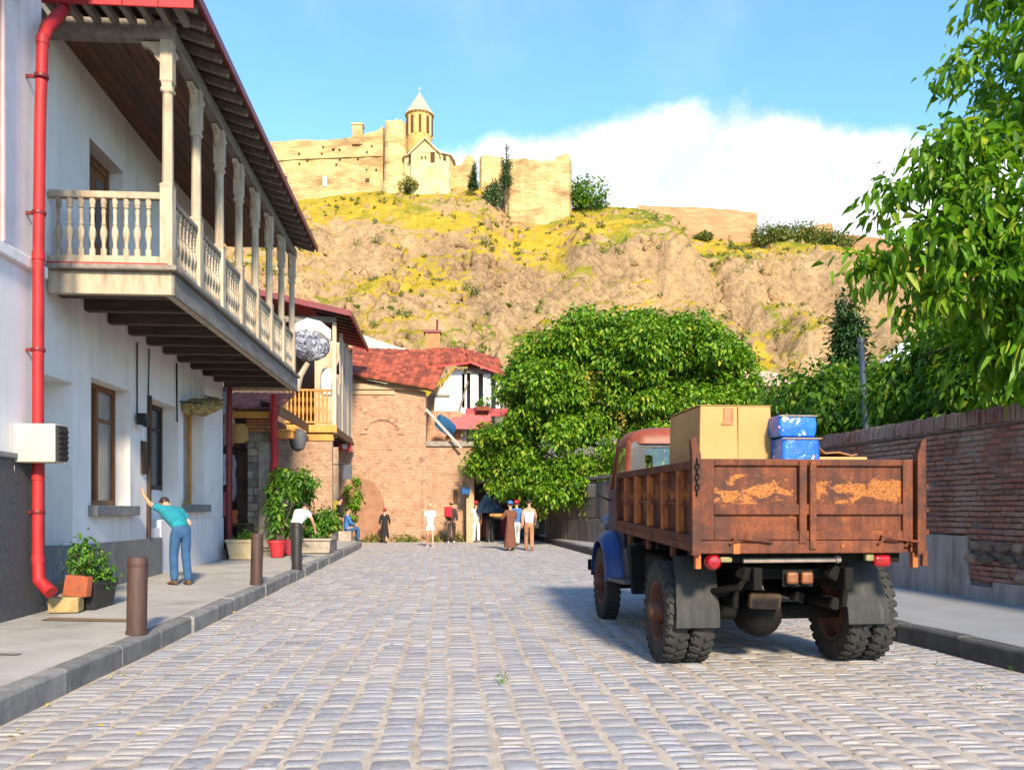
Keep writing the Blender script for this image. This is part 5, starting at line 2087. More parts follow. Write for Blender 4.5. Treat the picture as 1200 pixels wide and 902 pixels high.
x0, x1, x2 = ex(398).x, ex(499).x, ex(556).x
zt0, zt1, zl = at(420, 449, 35.5).z, at(498, 462, 35.5).z, at(520, 523, 35.5).z
mb = MB()
mb.prism([(x0, EHY, -.3), (x1, EHY, -.3), (x1, EHY, zt1 + .10), (x0, EHY, zt0 + .33)], (0, 6, 0))
mb.build('wall', patched, eh)
mb = MB()
mb.prism([(x1 + .003, EHY + .1, -.3), (x2, EHY + .1, -.3), (x2, EHY + .1, zl), (x1 + .003, EHY + .1, zl)], (0, 2.2, 0))
lw = mb.build('wall', patched, eh, label='lower wall under the stair')
mb = MB()
mb.box(x1 + .003, ex(541, 38).x, EHY + 2.32, EHY + 2.7, zl - .1, at(520, 482, 38).z)
mb.build('wall', patched, eh, label='set back wall behind the stair rail')
mb = MB()
mb.box(x1 + .004, x2 + .05, EHY + .0, EHY + .4, zl + .003, zl + .22)
mb.build('coping', greystone, eh, bevel=.03)
mb = MB()
mb.box(x0, x1 + .12, EHY - .14, EHY - .003, zt1 + .15, zt1 + .4)
mb.box(x0, x0 + 2.3, EHY - .06, EHY - .003, zt1 - .05, zt1 + .147)
mb.build('cornice', oldcream, eh, bevel=.03)
for (px, py, w_, h_, nm) in ((534, 582, .2, .6, 0), (500, 580, .2, .62, 0), (443, 580, .18, .5, 0)):
    p = ex(px)
    z = at(px, py, 35.5).z
    mb = MB()
    yy = EHY + (.1 if px > 499 else 0)
    mb.box(p.x - w_ / 2, p.x + w_ / 2, yy - .02, yy + .1, z - h_ / 2, z + h_ / 2)
    mb.build('slit_window', darkhole, eh)
# bricked-up arch high on the wall
mb = MB()
c_ = at(448, 506, 35.45)
lv = []
for k in range(11):
    a = PI * k / 10
    mb.obox((c_.x + .75 * math.cos(a), EHY - .01, c_.z + .62 * math.sin(a)), (.22, .10, .3), Euler((0, -a + PI / 2, 0)))
mb.build('blind_arch', patched, eh, bevel=.01)
mb = MB()
mb.box(c_.x - .7, c_.x + .7, EHY - .015, EHY + .05, c_.z - .75, c_.z + .35)
mb.build('arch_infill', patched, eh)
mb = MB()
c_ = at(427, 588, 35.4)
poly = [(c_.x - .9, EHY - .03, -.1)] + [(c_.x - .1 + .95 * math.cos(a), EHY - .03, 1.55 + 1.25 * math.sin(a)) for a in [PI - PI * k / 10 for k in range(11)]] + [(c_.x + .85, EHY - .03, -.1)]
mb.prism(poly, (0, .1, 0))
mb.build('wall_arch', M('arch_brick', (.33, .165, .10), (.24, .125, .07), 4, .95, .6, 15, .02, .1), eh)  # arched panel in a darker brown than the wall around it
# rain-stained buttress on the corner
mb = MB()
mb.prism([(x1 - .15, EHY - .12, -.3), (x1 + .3, EHY - .12, -.3), (x1 + .25, EHY - .05, zl - .1), (x1 - .12, EHY - .05, zl - .1)], (0, .3, 0))
mb.build('buttress', patched, eh)
# roof
ZR0, ZR1 = zt0 + .18, at(450, 409, 40).z
rid_y = 40.2
e_l, e_r = x0 - .1, x1 + .35
rv = [Vector((e_l, EHY - .45, zt0 + .35)), Vector((e_r, EHY - .45, zt1 + .12)), Vector((ex(520, 39).x + .3, rid_y, ZR1 - .15)), Vector((e_l - .2, rid_y, ZR1))]
mb = MB()
mb.prism([v for v in rv], (0, .05, -.08))
rr_ = mb.build('roof', darkwood, eh)


def tile_field(parent, A, B_, C, D_, cols, rows, mat, name, n_obj=0):
    """barrel tiles laid on quad A (eave start) B (eave end) C (ridge end) D (ridge start)"""
    A, B_, C, D_ = [Vector(q) for q in (A, B_, C, D_)]
    nrm = (B_ - A).cross(D_ - A).normalized()
    if nrm.z < 0:
        nrm = -nrm
    out = MB()
    objs = 0
    for j in range(rows):
        for i in range(cols):
            s0, s1 = i / cols, (i + 1) / cols
            t0, t1 = j / rows, min(1, (j + 1.15) / rows)
            p = [A.lerp(B_, s0).lerp(D_.lerp(C, s0), t0), A.lerp(B_, s1).lerp(D_.lerp(C, s1), t0), A.lerp(B_, s0).lerp(D_.lerp(C, s0), t1), A.lerp(B_, s1).lerp(D_.lerp(C, s1), t1)]
            w_ = (p[1] - p[0]).length
            jz = R.uniform(-.008, .012)
            lv = []
            for (l, r_, lift) in ((p[0], p[1], .055 + jz), (p[2], p[3], .02 + jz)):
                lv.append([l.lerp(r_, .5 - .55 * math.cos(a)) + nrm * (lift + w_ * .22 * math.sin(a)) for a in [PI * q / 4 for q in range(5)]] + [r_ + nrm * (lift - .05), l + nrm * (lift - .05)])
            if objs < n_obj:
                o_ = MB()
                o_.rings(lv)
                o_.build(name, mat, parent)
                objs += 1
            else:
                out.rings(lv)
    if out.v:
        out.build(name + 's', mat, parent, kind='stuff')


tile_field(rr_, rv[0], rv[1], rv[2], rv[3], 18, 13, rooftile, 'roof_tile', 240)
# white upper storey behind, with its own roofs
wx0, wx1 = ex(509, 38.2).x, ex(580, 38.2).x
wy = 38.3
zb_, zt_ = zl + .2, at(560, 428, 38.2).z
mb = MB()
mb.prism([(wx0, wy, zb_), (wx0 + 1.45, wy, zb_), (wx0 + 1.45, wy, zt_ - .4), (wx0 + .95, wy, zt_ - .1), (wx0, wy, zt_ - 1.5)], (0, 3.5, 0))
mb.build('upper_wall', whitewash, eh)
mb = MB()
mb.prism([(x1 - .2, wy + .25, zl + .1), (wx0 + .3, wy + .25, zl + .1), (wx0 + .3, wy + .25, zt_ - .75), (x1 - .2, wy + .25, zt1 + .1)], (0, 1.2, 0))
mb.build('upper_wall', oldcream, eh)
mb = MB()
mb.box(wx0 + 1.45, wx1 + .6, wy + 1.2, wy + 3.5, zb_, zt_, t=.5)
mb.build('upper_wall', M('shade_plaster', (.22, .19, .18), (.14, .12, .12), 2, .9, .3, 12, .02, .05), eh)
for k in range(4):
    px = (543, 556, 571, 584)[k]
    x = ex(px, 38.2).x
    mb = MB()
    w_ = (.16, .36, .36, .2)[k]
    mb.box(x - w_ / 2, x + w_ / 2, wy + .0, wy + .15, at(px, 478, 38.2).z, zt_ - .35)
    mb.build('column' if k in (0, 3) else 'curtain', whitewash, eh, bevel=.02)
mb = MB()
mb.box(wx0 + 1.3, wx1 + .7, wy - .1, wy + .1, zt_ - .35, zt_ - .15)
mb.build('beam', greywood, eh, bevel=.02)
mb = MB()
za = at(545, 478, 38).z
mb.box(wx0 + 1.4, wx1 + .6, wy - .12, wy + .06, za - .35, za)
mb.build('balcony_front', M('pink_board', (.45, .07, .08), (.34, .05, .06), 3, .7, .3), eh, bevel=.02)
mb = MB()
mb.prism([(wx0 + .6, wy - 1.1, at(530, 502, 37).z), (wx0 + 2.6, wy - 1.1, at(530, 503, 37).z), (wx0 + 2.5, wy - .1, at(530, 486, 38).z), (wx0 + .9, wy - .1, at(530, 486, 38).z)], (0, 0, .08))
mb.build('porch_roof', M('pink_tile', (.50, .12, .12), (.38, .09, .09), 3, .7, .3), eh, bevel=.01)
mb = MB()
b0 = Vector((wx0 + .65, wy - .5, zl + .25))
mb.bar(b0, (wx0 + 1.5, wy - .03, at(545, 446, 38).z), .06, .06)
mb.bar((wx0 - .1, wy - .03, at(520, 463, 38).z), (wx0 + .7, wy - .03, at(520, 463, 38).z), .06, .1)
mb.build('brace', greywood, eh)
for (pa, pb, pc, pd) in (((ex(493, 38).x, 37.9, at(500, 431, 38).z), (ex(549, 38).x, 37.6, at(549, 424, 37.6).z), (ex(540, 40).x, 40.6, at(540, 408, 40.6).z), (ex(500, 40).x, 40.6, at(500, 410, 40.6).z)),
                         ((ex(548, 38).x, 37.7, at(548, 422, 37.7).z), (ex(592, 38).x, 37.9, at(592, 438, 37.9).z), (ex(585, 40).x, 40.6, at(585, 420, 40.6).z), (ex(545, 40).x, 40.6, at(545, 410, 40.6).z))):
    mb = MB()
    mb.prism([pa, pb, pc, pd], (0, 0, -.1))
    r3 = mb.build('roof', redroof, eh)
    tile_field(r3, pa, pb, pc, pd, 12, 7, rooftile, 'roof_tile', 30)
for (px, py, w_, h_) in ((507, 408, .7, .75),):
    p = at(px, py, 41)
    mb = MB()
    mb.box(p.x - w_ / 2, p.x + w_ / 2, p.y, p.y + .6, p.z - 1.2, p.z + h_)
    chim = mb.build('chimney', orangebrick, eh, bevel=.02)
    mb = MB()
    mb.box(p.x - w_ / 2 - .08, p.x + w_ / 2 + .08, p.y - .08, p.y + .68, p.z + h_ + .003, p.z + h_ + .12)
    mb.tube([(p.x + .2, p.y + .3, p.z + h_), (p.x + .22, p.y + .3, p.z + h_ + .7)], .05, 6)
    mb.build('cap', darkred, chim)
for px, py in ((543, 413), (556, 416)):
    p = at(px, py, 39.8)
    mb = MB()
    mb.prism([(p.x - .3, p.y, p.z - .5), (p.x + .3, p.y, p.z - .5), (p.x, p.y, p.z + .25)], (0, 1.0, 0))
    mb.build('dormer', redroof, eh)
# stair balustrade and the blue awning cloth
mb = MB()
mb.bar(at(499, 479, 35.2), at(541, 525, 35.2), .05, .11)
mb.build('stair_rail', M('pale_pink', (.48, .34, .31), None, 3, .7, .2), eh, bevel=.015)
mb = MB()
p = at(522, 498, 36.4)
lv = []
for i in range(7):
    ph = PI * i / 6
    r_ = math.sin(ph) * .5 + .05
    lv.append([(p.x + .8 * r_ * math.cos(q) + .5 * (i / 6 - .5), p.y + .5 * r_ * math.sin(q), p.z + .38 - .8 * i / 6 + .1 * math.sin(q * 3)) for q in [2 * PI * s_ / 10 for s_ in range(10)]])
mb.rings(lv)
mb.build('blue_bundle', cloth('blue_cloth', (.012, .085, .20)), None, smooth=True, label='bright blue cloth bundle draped above the stair rail', cat='cloth')
P, V, F, tint = make_leaves([((at(566, 470, 37.8).x, 37.9, at(566, 473, 37.8).z), (.35, .2, .25))], 26, 8, (.06, .06, .06), .12, .5, RS)
wb = thing('window_plant', 'green plant in the pink balcony window of the brick house', 'plant', at(566, 478, 37.9))
np_mesh('foliage', V, F, leaf_pot, wb, np.repeat(tint, 2))
mb = MB()
p = at(566, 479, 37.9)
mb.box(p.x - .3, p.x + .3, p.y - .12, p.y + .1, p.z - .08, p.z + .1)
mb.build('trough', terracotta, wb, bevel=.01)
# creeper and signs at the narrow lane by the balcony house
cr = thing('creeper', 'green creeper hanging on the brick house beside the lane', 'plant', ex(414, 35.2) + Vector((0, 0, 1.5)))
P, V, F, tint = make_leaves([((ex(414, 35).x, EHY - .2, at(414, 575, 35).z), (.3, .2, .6)), ((ex(412, 35).x, EHY - .2, at(412, 600, 35).z), (.22, .2, .4))], 60, 8, (.06, .06, .06), .14, .5, RS)
np_mesh('foliage', V, F, leaf_mid, cr, np.repeat(tint, 2))
for lab, c_, px, py, w_, h_, d_ in (('small red and white shop sign at the lane corner', (.55, .06, .06), 404, 523, .5, .36, 33.6), ('grey arched sign board hanging at the lane corner', (.10, .11, .14), 407, 553, .36, .55, 33.2)):
    p = at(px, py, d_)
    mb = MB()
    mb.box(p.x - w_ / 2, p.x + w_ / 2, p.y, p.y + .06, p.z - h_ / 2, p.z + h_ / 2, m=0)
    if 'red' in lab:
        mb.box(p.x - w_ * .18, p.x + w_ * .18, p.y - .006, p.y, p.z - h_ * .25, p.z + h_ * .25, m=1)
    mb.bar((p.x, p.y + .03, p.z + h_ / 2), (p.x - .9, p.y + .2, p.z + h_ / 2 + .05), .04, .04, m=0)
    mb.build('hanging_sign', [cloth('sign' + str(px), c_), whitewash], None, label=lab, cat='sign')
# grass tufts along the foot of the brick house
P, V, F, tint = make_leaves([((ex(px, 35).x, EHY - .25, gz(35) + .1), (.35, .15, .2)) for px in (412, 436, 470, 486, 512, 536)], 120, 7, (.12, .05, .03), .2, .25, RS, .1, .2)
np_mesh('weeds', V, F, leaf_scrub, None, np.repeat(tint, 2), kind='stuff', label='weeds at the foot of the brick house', cat='grass')

# post, awning and backdrop house at the bend
mb = MB()
p = ex(551, 34.8)
mb.box(p.x - .16, p.x + .16, p.y, p.y + .3, 0, at(551, 560, 34.8).z)
mb.build('gate_pier', oldcream, None, bevel=.03, label='narrow pale stone pier at the end of the brick wall', cat='pier')
um = thing('market_umbrella', 'dark blue market umbrella over the stall at the bend', 'umbrella', ex(573, 35) + Vector((0, 0, .2)))
mb = MB()
p = at(573, 590, 35)
q8 = [2 * PI * k / 8 for k in range(8)]
for k in range(8):
    a, b2 = q8[k], q8[(k + 1) % 8]
    mb.add([(p.x, p.y, p.z + .62), (p.x + .6 * math.cos(a), p.y + .6 * math.sin(a), p.z - .25), (p.x + .6 * math.cos(b2), p.y + .6 * math.sin(b2), p.z - .25), (p.x + .6 * math.cos(b2), p.y + .6 * math.sin(b2), p.z - .38), (p.x + .6 * math.cos(a), p.y + .6 * math.sin(a), p.z - .38)], [(0, 1, 2), (1, 4, 3, 2)])
mb.build('canopy', cloth('umbrella_blue', (.02, .05, .10)), um)
mb = MB()
mb.tube([(p.x, p.y, .1), (p.x, p.y, p.z + .7)], .03, 6)
mb.build('pole', steel, um)
mb = MB()
p = at(546, 575, 34.6)
mb.box(p.x - .16, p.x + .16, p.y - .1, p.y + .1, p.z - .14, p.z + .14)
mb.build('meter_box', cloth('meter_blue', (.02, .10, .26)), None, label='small blue box fixed to the pale stone pier', cat='box', bevel=.02)
st_ = thing('street_stall', 'dark street stall with goods under the tree at the bend', 'stall', ex(590, 37) + Vector((0, 0, .2)))
mb = MB()
a, b2 = ex(556, 38), ex(640, 38)
mb.box(a.x, b2.x, 38, 38.3, 0, 3.2, t=.3)
mb.build('back_panel', darkwood, st_)  # dark sheet added to stand in for the darkness at the bend
mb = MB()
mb.prism([(a.x, 38, 3.0), (b2.x, 38, 3.0), (b2.x, 35.8, 2.6), (a.x, 35.8, 2.6)], (0, 0, .06))
mb.build('canopy', M('stall_roof', (.42, .22, .10), None, 3, .8, .2), st_)
for k in range(9):
    mb = MB()
    x = a.x + .3 + k * (b2.x - a.x - .6) / 8
    mb.lathe([(.02, .9), (.18, .8), (.22, .3), (.26, 0)], (x, 37.4, .3 + (k % 3) * .4), 8)
    mb.build('goods', cloth('goods%d' % k, ((.5, .1, .05), (.06, .15, .3), (.6, .5, .3), (.3, .05, .1), (.5, .25, .03))[k % 5]), st_, smooth=True)
bh = thing('plaster_house', 'plain ochre house standing behind the stall at the bend', 'house', (4, 46, .2))
mb = MB()
mb.box(1.2, 14, 46, 52, -.2, 4.2, t=.5)
mb.build('wall', patched, bh)
mb = MB()
mb.prism([(.8, 45.6, 4.2), (14.4, 45.6, 4.2), (14.4, 49, 5.6), (.8, 49, 5.6)], (0, 0, .1))
mb.prism([(.8, 49, 5.6), (14.4, 49, 5.6), (14.4, 52.4, 4.2), (.8, 52.4, 4.2)], (0, 0, .1))
mb.build('roof', M('slate_roof', (.16, .13, .11), (.11, .09, .08), 2, .85, .4), bh)
for x in (3, 5.4, 7.8, 10.2):
    mb = MB()
    mb.box(x, x + .9, 45.95, 46.02, 1.4, 2.9)
    mb.build('window', darkhole, bh)

# pale building at the foot of the hill and small roofs further off
mb = MB()
p = at(445, 399, 74)
mb.prism([(p.x - 4.5, p.y, p.z - 6), (p.x + 2.6, p.y, p.z - 6), (p.x + 2.3, p.y, p.z - .7), (p.x + .8, p.y, p.z - .3), (p.x - .6, p.y, p.z + .15), (p.x - 1.6, p.y, p.z + .5), (p.x - 2.4, p.y, p.z + .4), (p.x - 3.4, p.y, p.z + .5), (p.x - 4.5, p.y, p.z + .5)], (0, 2, 0))
mb.build('retaining_wall', M('pale_rubble', (.68, .62, .52), (.50, .42, .32), .8, .95, .8, 3, .2, 0), None, label='white retaining wall at the foot of the hill above the roofs', cat='wall')
p = at(440, 410, 46)
mb = MB()
mb.box(-9, ex(427, 46).x, p.y, p.y + .4, 2, at(430, 404, 46).z)
mb.build('boundary_wall', oldcream, None, label='pale wall top between the red roof and the tiled roof', cat='wall')
fh = thing('far_house', 'small house with brown hipped roof between the trees under the cliff', 'house', at(905, 470, 62))
p = at(905, 455, 62)
mb = MB()
mb.box(p.x - 2.2, p.x + 2.6, p.y, p.y + 5, 0, p.z + .1, t=.5)
mb.build('wall', oldcream, fh)
mb = MB()
zt = at(905, 434, 62).z
mb.add([(p.x - 2.8, p.y - .6, p.z + .1), (p.x + 3.2, p.y - .6, p.z + .1), (p.x + 3.2, p.y + 5.6, p.z + .1), (p.x - 2.8, p.y + 5.6, p.z + .1), (p.x - 1.2, p.y + 2.4, zt + .3), (p.x + .8, p.y + 2.4, zt + .3)],
       [(0, 1, 5, 4), (1, 2, 5), (2, 3, 4, 5), (3, 0, 4), (3, 2, 1, 0)], .5)
mb.build('roof', M('pale_roof', (.38, .20, .14), (.50, .38, .30), 1.5, .85, .3), fh)
mb = MB()
mb.box(p.x - 1.6, p.x + .4, p.y - .05, p.y + .1, p.z - 1.6, p.z - .3)
mb.build('window', darkhole, fh)
tn = thing('white_tent', 'white peaked tent top showing through the trees', 'tent', at(1062, 460, 44))
mb = MB()
p = at(1062, 392, 44)
for k in range(6):
    a, b2 = 2 * PI * k / 6 + .3, 2 * PI * (k + 1) / 6 + .3
    mb.add([(p.x + .2, p.y, p.z), (p.x + 1.5 * math.cos(a), p.y + 1.5 * math.sin(a), p.z - 1.5), (p.x + 1.5 * math.cos(b2), p.y + 1.5 * math.sin(b2), p.z - 1.5)], [(0, 1, 2)])
mb.build('canopy', M('tent_white', (.74, .76, .82), None, 3, .6, .1), tn)
for k in range(6):
    a = 2 * PI * k / 6 + .3
    mb = MB()
    mb.tube([(p.x + 1.5 * math.cos(a), p.y + 1.5 * math.sin(a), -.2), (p.x + 1.5 * math.cos(a), p.y + 1.5 * math.sin(a), p.z - 1.5)], .04, 6)
    mb.build('pole', steel, tn)
# ------------------------------------------------------------------ old brick wall on the other pavement
def wline(y):
    return 8.36 - .075 * y


WA, WB = 5.0, 24.5
bw = thing('brick_wall', 'long old brick wall with eroded courses and rough plastered base', 'wall', (wline(WA), WA, .2))
bw_ang = math.atan2(1, -.075)
wd_ = Vector((-.075, 1, 0)).normalized()
wn = Vector((-wd_.y, wd_.x, 0))     # towards the road (-x)


def wp(s, n, z):
    return Vector((wline(WA), WA, 0)) + wd_ * s + wn * n + Vector((0, 0, z))


LEN = (WB - WA) / wd_.y


def sy(y):
    return (y - WA) / wd_.y


def wbox(mb, s0, s1, n0, n1, z0, z1, t=None, jz=0, taper=0):
    V = [wp(s0, n0, z0), wp(s1, n0, z0), wp(s1, n1, z0 + taper), wp(s0, n1, z0 + taper), wp(s0, n0, z1), wp(s1, n0, z1), wp(s1, n1, z1 - taper + jz), wp(s0, n1, z1 - taper - jz)]
    mb.add(V, [(0, 1, 2, 3), (7, 6, 5, 4), (4, 5, 1, 0), (5, 6, 2, 1), (6, 7, 3, 2), (7, 4, 0, 3)], t)


ZT = 2.66
core = MB()
wbox(core, 0, LEN, -.42, -.02, -.1, ZT, .5)
core.build('core', mortar, bw)
# plaster base: broken away where the rubble shows
RB0, RB1 = sy(9.0), sy(11.75)
pb_ = MB()
wbox(pb_, RB1 + .02, LEN, -.02, .05, -.1, 1.12, .5)
wbox(pb_, RB1 - .5, RB1 + .02, -.02, .045, -.1, .42, .4)
wbox(pb_, 0, RB1 - .5, -.02, .06, -.1, .5, .3)
pb_.build('base_render', wallplaster, bw, bevel=.015)


def brick_w(s0, s1, z0, z1, dep, mat=oldbrick, name='brick', jz=0.):
    mb = MB()
    n1 = dep
    e = .006
    jj = lambda: R.uniform(-.006, .006)
    V = [wp(s0, -.06, z0), wp(s1, -.06, z0), wp(s1, -.06, z1), wp(s0, -.06, z1),
         wp(s0 + jj(), n1 - e, z0 + jj()), wp(s1 + jj(), n1 - e, z0 + jj() + jz), wp(s1 + jj(), n1 - e, z1 + jj() + jz), wp(s0 + jj(), n1 - e, z1 + jj()),
         wp(s0 + .018, n1 + jj(), z0 + .016), wp(s1 - .018, n1 + jj(), z0 + .016 + jz), wp(s1 - .018, n1 + jj(), z1 - .016 + jz), wp(s0 + .018, n1 + jj(), z1 - .016)]
    F = [(0, 1, 5, 4), (1, 2, 6, 5), (2, 3, 7, 6), (3, 0, 4, 7), (4, 5, 9, 8), (5, 6, 10, 9), (6, 7, 11, 10), (7, 4, 8, 11), (8, 9, 10, 11)]
    mb.add(V, F)
    return mb


blist = []
z = 1.0
row = 0
while z < ZT - .02:
    h = R.uniform(.062, .082)
    s = R.uniform(-.2, 0)
    while s < LEN - .1:
        L = R.uniform(.19, .30)
        smid = s + L / 2
        dep = R.gauss(.02, .011)
        # an eroded, mortar-smeared zone in the middle of the wall
        wear = noise.fractal(Vector((smid * .55, z * 1.2, 2.2)), 1, 2, 3)
        if wear > .22:
            dep -= .024
        skip = (z < 1.13 and smid > RB1 + .05)
        if not skip and R.random() > .025:
            blist.append((s + .007, s + L - .007, z + .006, z + h - .006, max(-.012, dep), smid, R.gauss(0, .005)))
        s += L
    z += h + .008
    row += 1
# rubble and thin brick patch in the broken base
for k in range(4):
    z0_ = .5 + k * .075
    s = RB0 + 1.55 + R.uniform(0, .15)
    while s < RB1 - .05:
        L = R.uniform(.2, .45)
        blist.append((s, min(s + L - .012, RB1), z0_, z0_ + .062, R.uniform(.02, .05), s, R.gauss(0, .008)))
        s += L
order = sorted(range(len(blist)), key=lambda i: (0 if sy(10.3) < blist[i][5] < sy(13.9) else 1, abs(blist[i][5] - sy(12.0)) - (.8 if blist[i][2] > 2.1 else 0)))
bs_ = MB()
for n_, i in enumerate(order):
    s0, s1, z0_, z1_, dep, sm, jz = blist[i]
    b2 = brick_w(s0, s1, z0_, z1_, dep, jz=jz)
    if n_ < 300:
        b2.build('brick', oldbrick, bw, fixn=False)
    else:
        bs_.add(b2.v, b2.f, b2.t[0])
bs_.build('bricks', oldbrick, bw, kind='stuff', fixn=False)
# round field stones
def fieldstone(s, z, rx, rz_):
    mb = MB()
    lv = []
    n = 9
    jit = [R.uniform(.7, 1.15) for _ in range(n)]
    for (sc_, nn_) in ((1.0, -.05), (1.0, .02), (.88, .05), (.5, .075)):
        lv.append([wp(s + rx * sc_ * jit[k] * math.cos(2 * PI * k / n), nn_ + R.uniform(-.012, .012), z + rz_ * sc_ * jit[k] * math.sin(2 * PI * k / n)) for k in range(n)])
    mb.rings(lv)
    mb.build('stone', rubblem, bw)


rows = [(.60, .11), (.80, .10), (.97, .085)]
for z0_, hh in rows:
    s = RB0 + .1
    lim = RB1 if z0_ > .7 else RB1 - 1.0
    while s < lim - .08:
        r_ = R.uniform(.09, .2)
        fieldstone(s + r_, z0_ + R.uniform(-.03, .03), r_, hh * R.uniform(.85, 1.15))
        s += 2 * r_ + .01
# coping: bricks set on edge, slightly raked, over a dark gap
nso = 0
s = 0
cop = MB()
cops = []
while s < LEN:
    w_ = R.uniform(.06, .085)
    cops.append((s, w_))
    s += w_
cops.sort(key=lambda q: abs(q[0] - sy(12.0)))
for n_, (s, w_) in enumerate(cops):
    zz = ZT + .03 + R.uniform(-.008, .012)
    lean = R.uniform(.02, .05)
    b2 = MB()
    hh = R.uniform(.20, .235)
    n1 = .06 + R.uniform(-.015, .02)
    V = [wp(s, -.4, zz), wp(s + w_ - .007, -.4, zz), wp(s + w_ - .007, n1, zz), wp(s, n1, zz), wp(s + lean, -.38, zz + hh), wp(s + w_ - .007 + lean, -.38, zz + hh), wp(s + w_ - .007 + lean, n1 - .03, zz + hh), wp(s + lean, n1 - .03, zz + hh)]
    b2.add(V, [(0, 1, 2, 3), (7, 6, 5, 4), (4, 5, 1, 0), (5, 6, 2, 1), (6, 7, 3, 2), (7, 4, 0, 3)])
    if n_ < 60:
        b2.build('coping_brick', oldbrick, bw, bevel=.008, seg=1)
    else:
        cop.add(b2.v, b2.f, b2.t[0])
cop.build('coping_bricks', oldbrick, bw, kind='stuff')
mb = MB()
wbox(mb, 0, LEN, -.40, .035, ZT + .001, ZT + .028, .5)
mb.build('mortar_bed', mortar, bw)

# weathered wall under the big tree
sw = thing('weathered_wall', 'grey brown weathered wall of tall slabs under the leafy tree', 'wall', (5.3, 26, .2))
A_, B_ = Vector((6.62, 24.4, 0)), Vector((3.95, 34.5, 0))
dv = (B_ - A_)
Lw = dv.length
dv.normalize()
nv3 = Vector((-dv.y, dv.x, 0))
def sp(s, n, z):
    return A_ + dv * s + nv3 * n + Vector((0, 0, z))
mb = MB()
mb.prism([sp(0, -.3, -.1), sp(Lw, -.3, -.1), sp(Lw, 0, -.1), sp(0, 0, -.1)], (0, 0, 2.55))
mb.build('core', mortar, sw)
for lev, (z0_, z1_) in enumerate(((.1, 1.18), (1.22, 2.5))):
    s = 0
    while s < Lw - .1:
        w_ = min(R.uniform(.45, .75), Lw - s)
        d_ = R.uniform(.03, .08)
        mb = MB()
        mb.prism([sp(s + .015, -.02, z0_), sp(s + w_ - .015, -.02, z0_), sp(s + w_ - .015, d_, z0_), sp(s + .015, d_, z0_)], (0, 0, z1_ - z0_ + R.uniform(-.05, .03)))
        mb.build('slab', sidewallm, sw, bevel=.015)
        s += w_
mb = MB()
mb.prism([sp(0, -.34, 2.56), sp(Lw, -.34, 2.56), sp(Lw, .12, 2.56), sp(0, .12, 2.56)], (0, 0, .12))
mb.build('coping', sidewallm, sw, bevel=.02)

# lamp post behind the wall
lp = thing('lamp_post', 'slim blue grey metal post rising behind the brick wall', 'post', Vector((at(1015, 530, 17).x, at(1015, 530, 17).y, .1)))
a, b2 = at(1015, 505, 17), at(1009, 402, 17)
mb = MB()
mb.tube([(a.x, a.y, .1), a, b2], [.062, .058, .055], 10)
mb.build('pole', M('post_blue', (.10, .13, .17), None, 4, .5, .1), lp, smooth=True)
mb = MB()
mb.tube([b2, b2 + Vector((0, 0, .1))], .07, 10)
mb.build('cap', steel, lp, smooth=True)

# ------------------------------------------------------------------ trees
def bl(px, py, d, rx, ry, rz_):
    p = at(px, py, d)
    return ((p.x, p.y, p.z), (rx, ry, rz_))


rsA = np.random.RandomState(12)
blobs = [bl(690, 440, 33.5, 2.48, 2.48, 1.99), bl(765, 425, 32.88, 2.36, 2.48, 1.86), bl(825, 435, 32.26, 1.61, 1.99, 1.61), bl(640, 455, 33.5, 1.86, 2.11, 1.86), bl(595, 520, 34.12, 1.43, 1.74, 1.18), bl(625, 560, 33.5, 1.61, 1.86, 1.05),
         bl(720, 520, 32.26, 2.85, 2.48, 1.86), bl(800, 500, 31.64, 2.11, 2.23, 1.86), bl(675, 575, 32.26, 1.86, 1.86, 0.931), bl(850, 470, 31.64, 0.993, 1.49, 1.12), bl(735, 395, 33.5, 1.49, 1.74, 0.931), bl(640, 415, 33.5, 0.993, 1.24, 0.869), bl(845, 412, 32.26, 0.434, 0.744, 0.496), bl(562, 540, 34.12, 0.558, 0.744, 0.62)]
blobs += [bl(632, 440, 33.5, 1.0, 1.5, 1.0), bl(662, 405, 33.5, 1.3, 1.8, .95), bl(695, 388, 33.5, 1.5, 1.8, .85), bl(800, 396, 32.5, 1.4, 1.6, .85), bl(842, 422, 32, 1.2, 1.5, .9)]
tree('leafy_tree', 'big leafy green tree overhanging the weathered wall beyond the truck', 'tree', (8.2, 34.2, .3), [tuple(b2[0]) for b2 in blobs[:9]], .22, blobs, 13000, 11, (.13, .13, .09), .165, .55, leaf_mid, rsA, .22, group=None, up=.7, shell=.72, lump=(34, .26))
rsB = np.random.RandomState(31)
blobs = [bl(1165, 210, 10.8, 1.15, 1.3, .75), bl(1118, 295, 10.6, .75, 1.0, .5), bl(1190, 330, 10.6, 1.3, 1.3, .75), bl(1050, 285, 10.4, .5, .6, .27), bl(1180, 90, 11.0, .85, 1.1, .75), bl(1075, 220, 10.8, .45, .6, .30),
         bl(1240, 200, 11, 1.5, 1.5, 1.3), bl(1250, 40, 11.3, 1.2, 1.4, 1.0), bl(1135, 395, 11, .6, .8, .36), bl(1185, 415, 10.6, .6, .8, .35), bl(1280, 340, 10.5, 1.2, 1.3, .9), bl(1225, -60, 11.5, .9, 1, .6), bl(1110, 165, 10.8, .32, .5, .25), bl(1020, 300, 10.4, .28, .3, .22), bl(1095, 345, 10.4, .4, .5, .24)]
tree('walnut_tree', 'near tree with long drooping leaves hanging over the brick wall', 'tree', (8.7, 11.6, .25), [tuple(b2[0]) for b2 in blobs[:3]], .17, blobs, 1200, 9, (.13, .13, .09), .172, .43, leaf_big, rsB, .42, pieces=300, up=.7, shell=.4, lump=(6, .5))
rsC = np.random.RandomState(8)
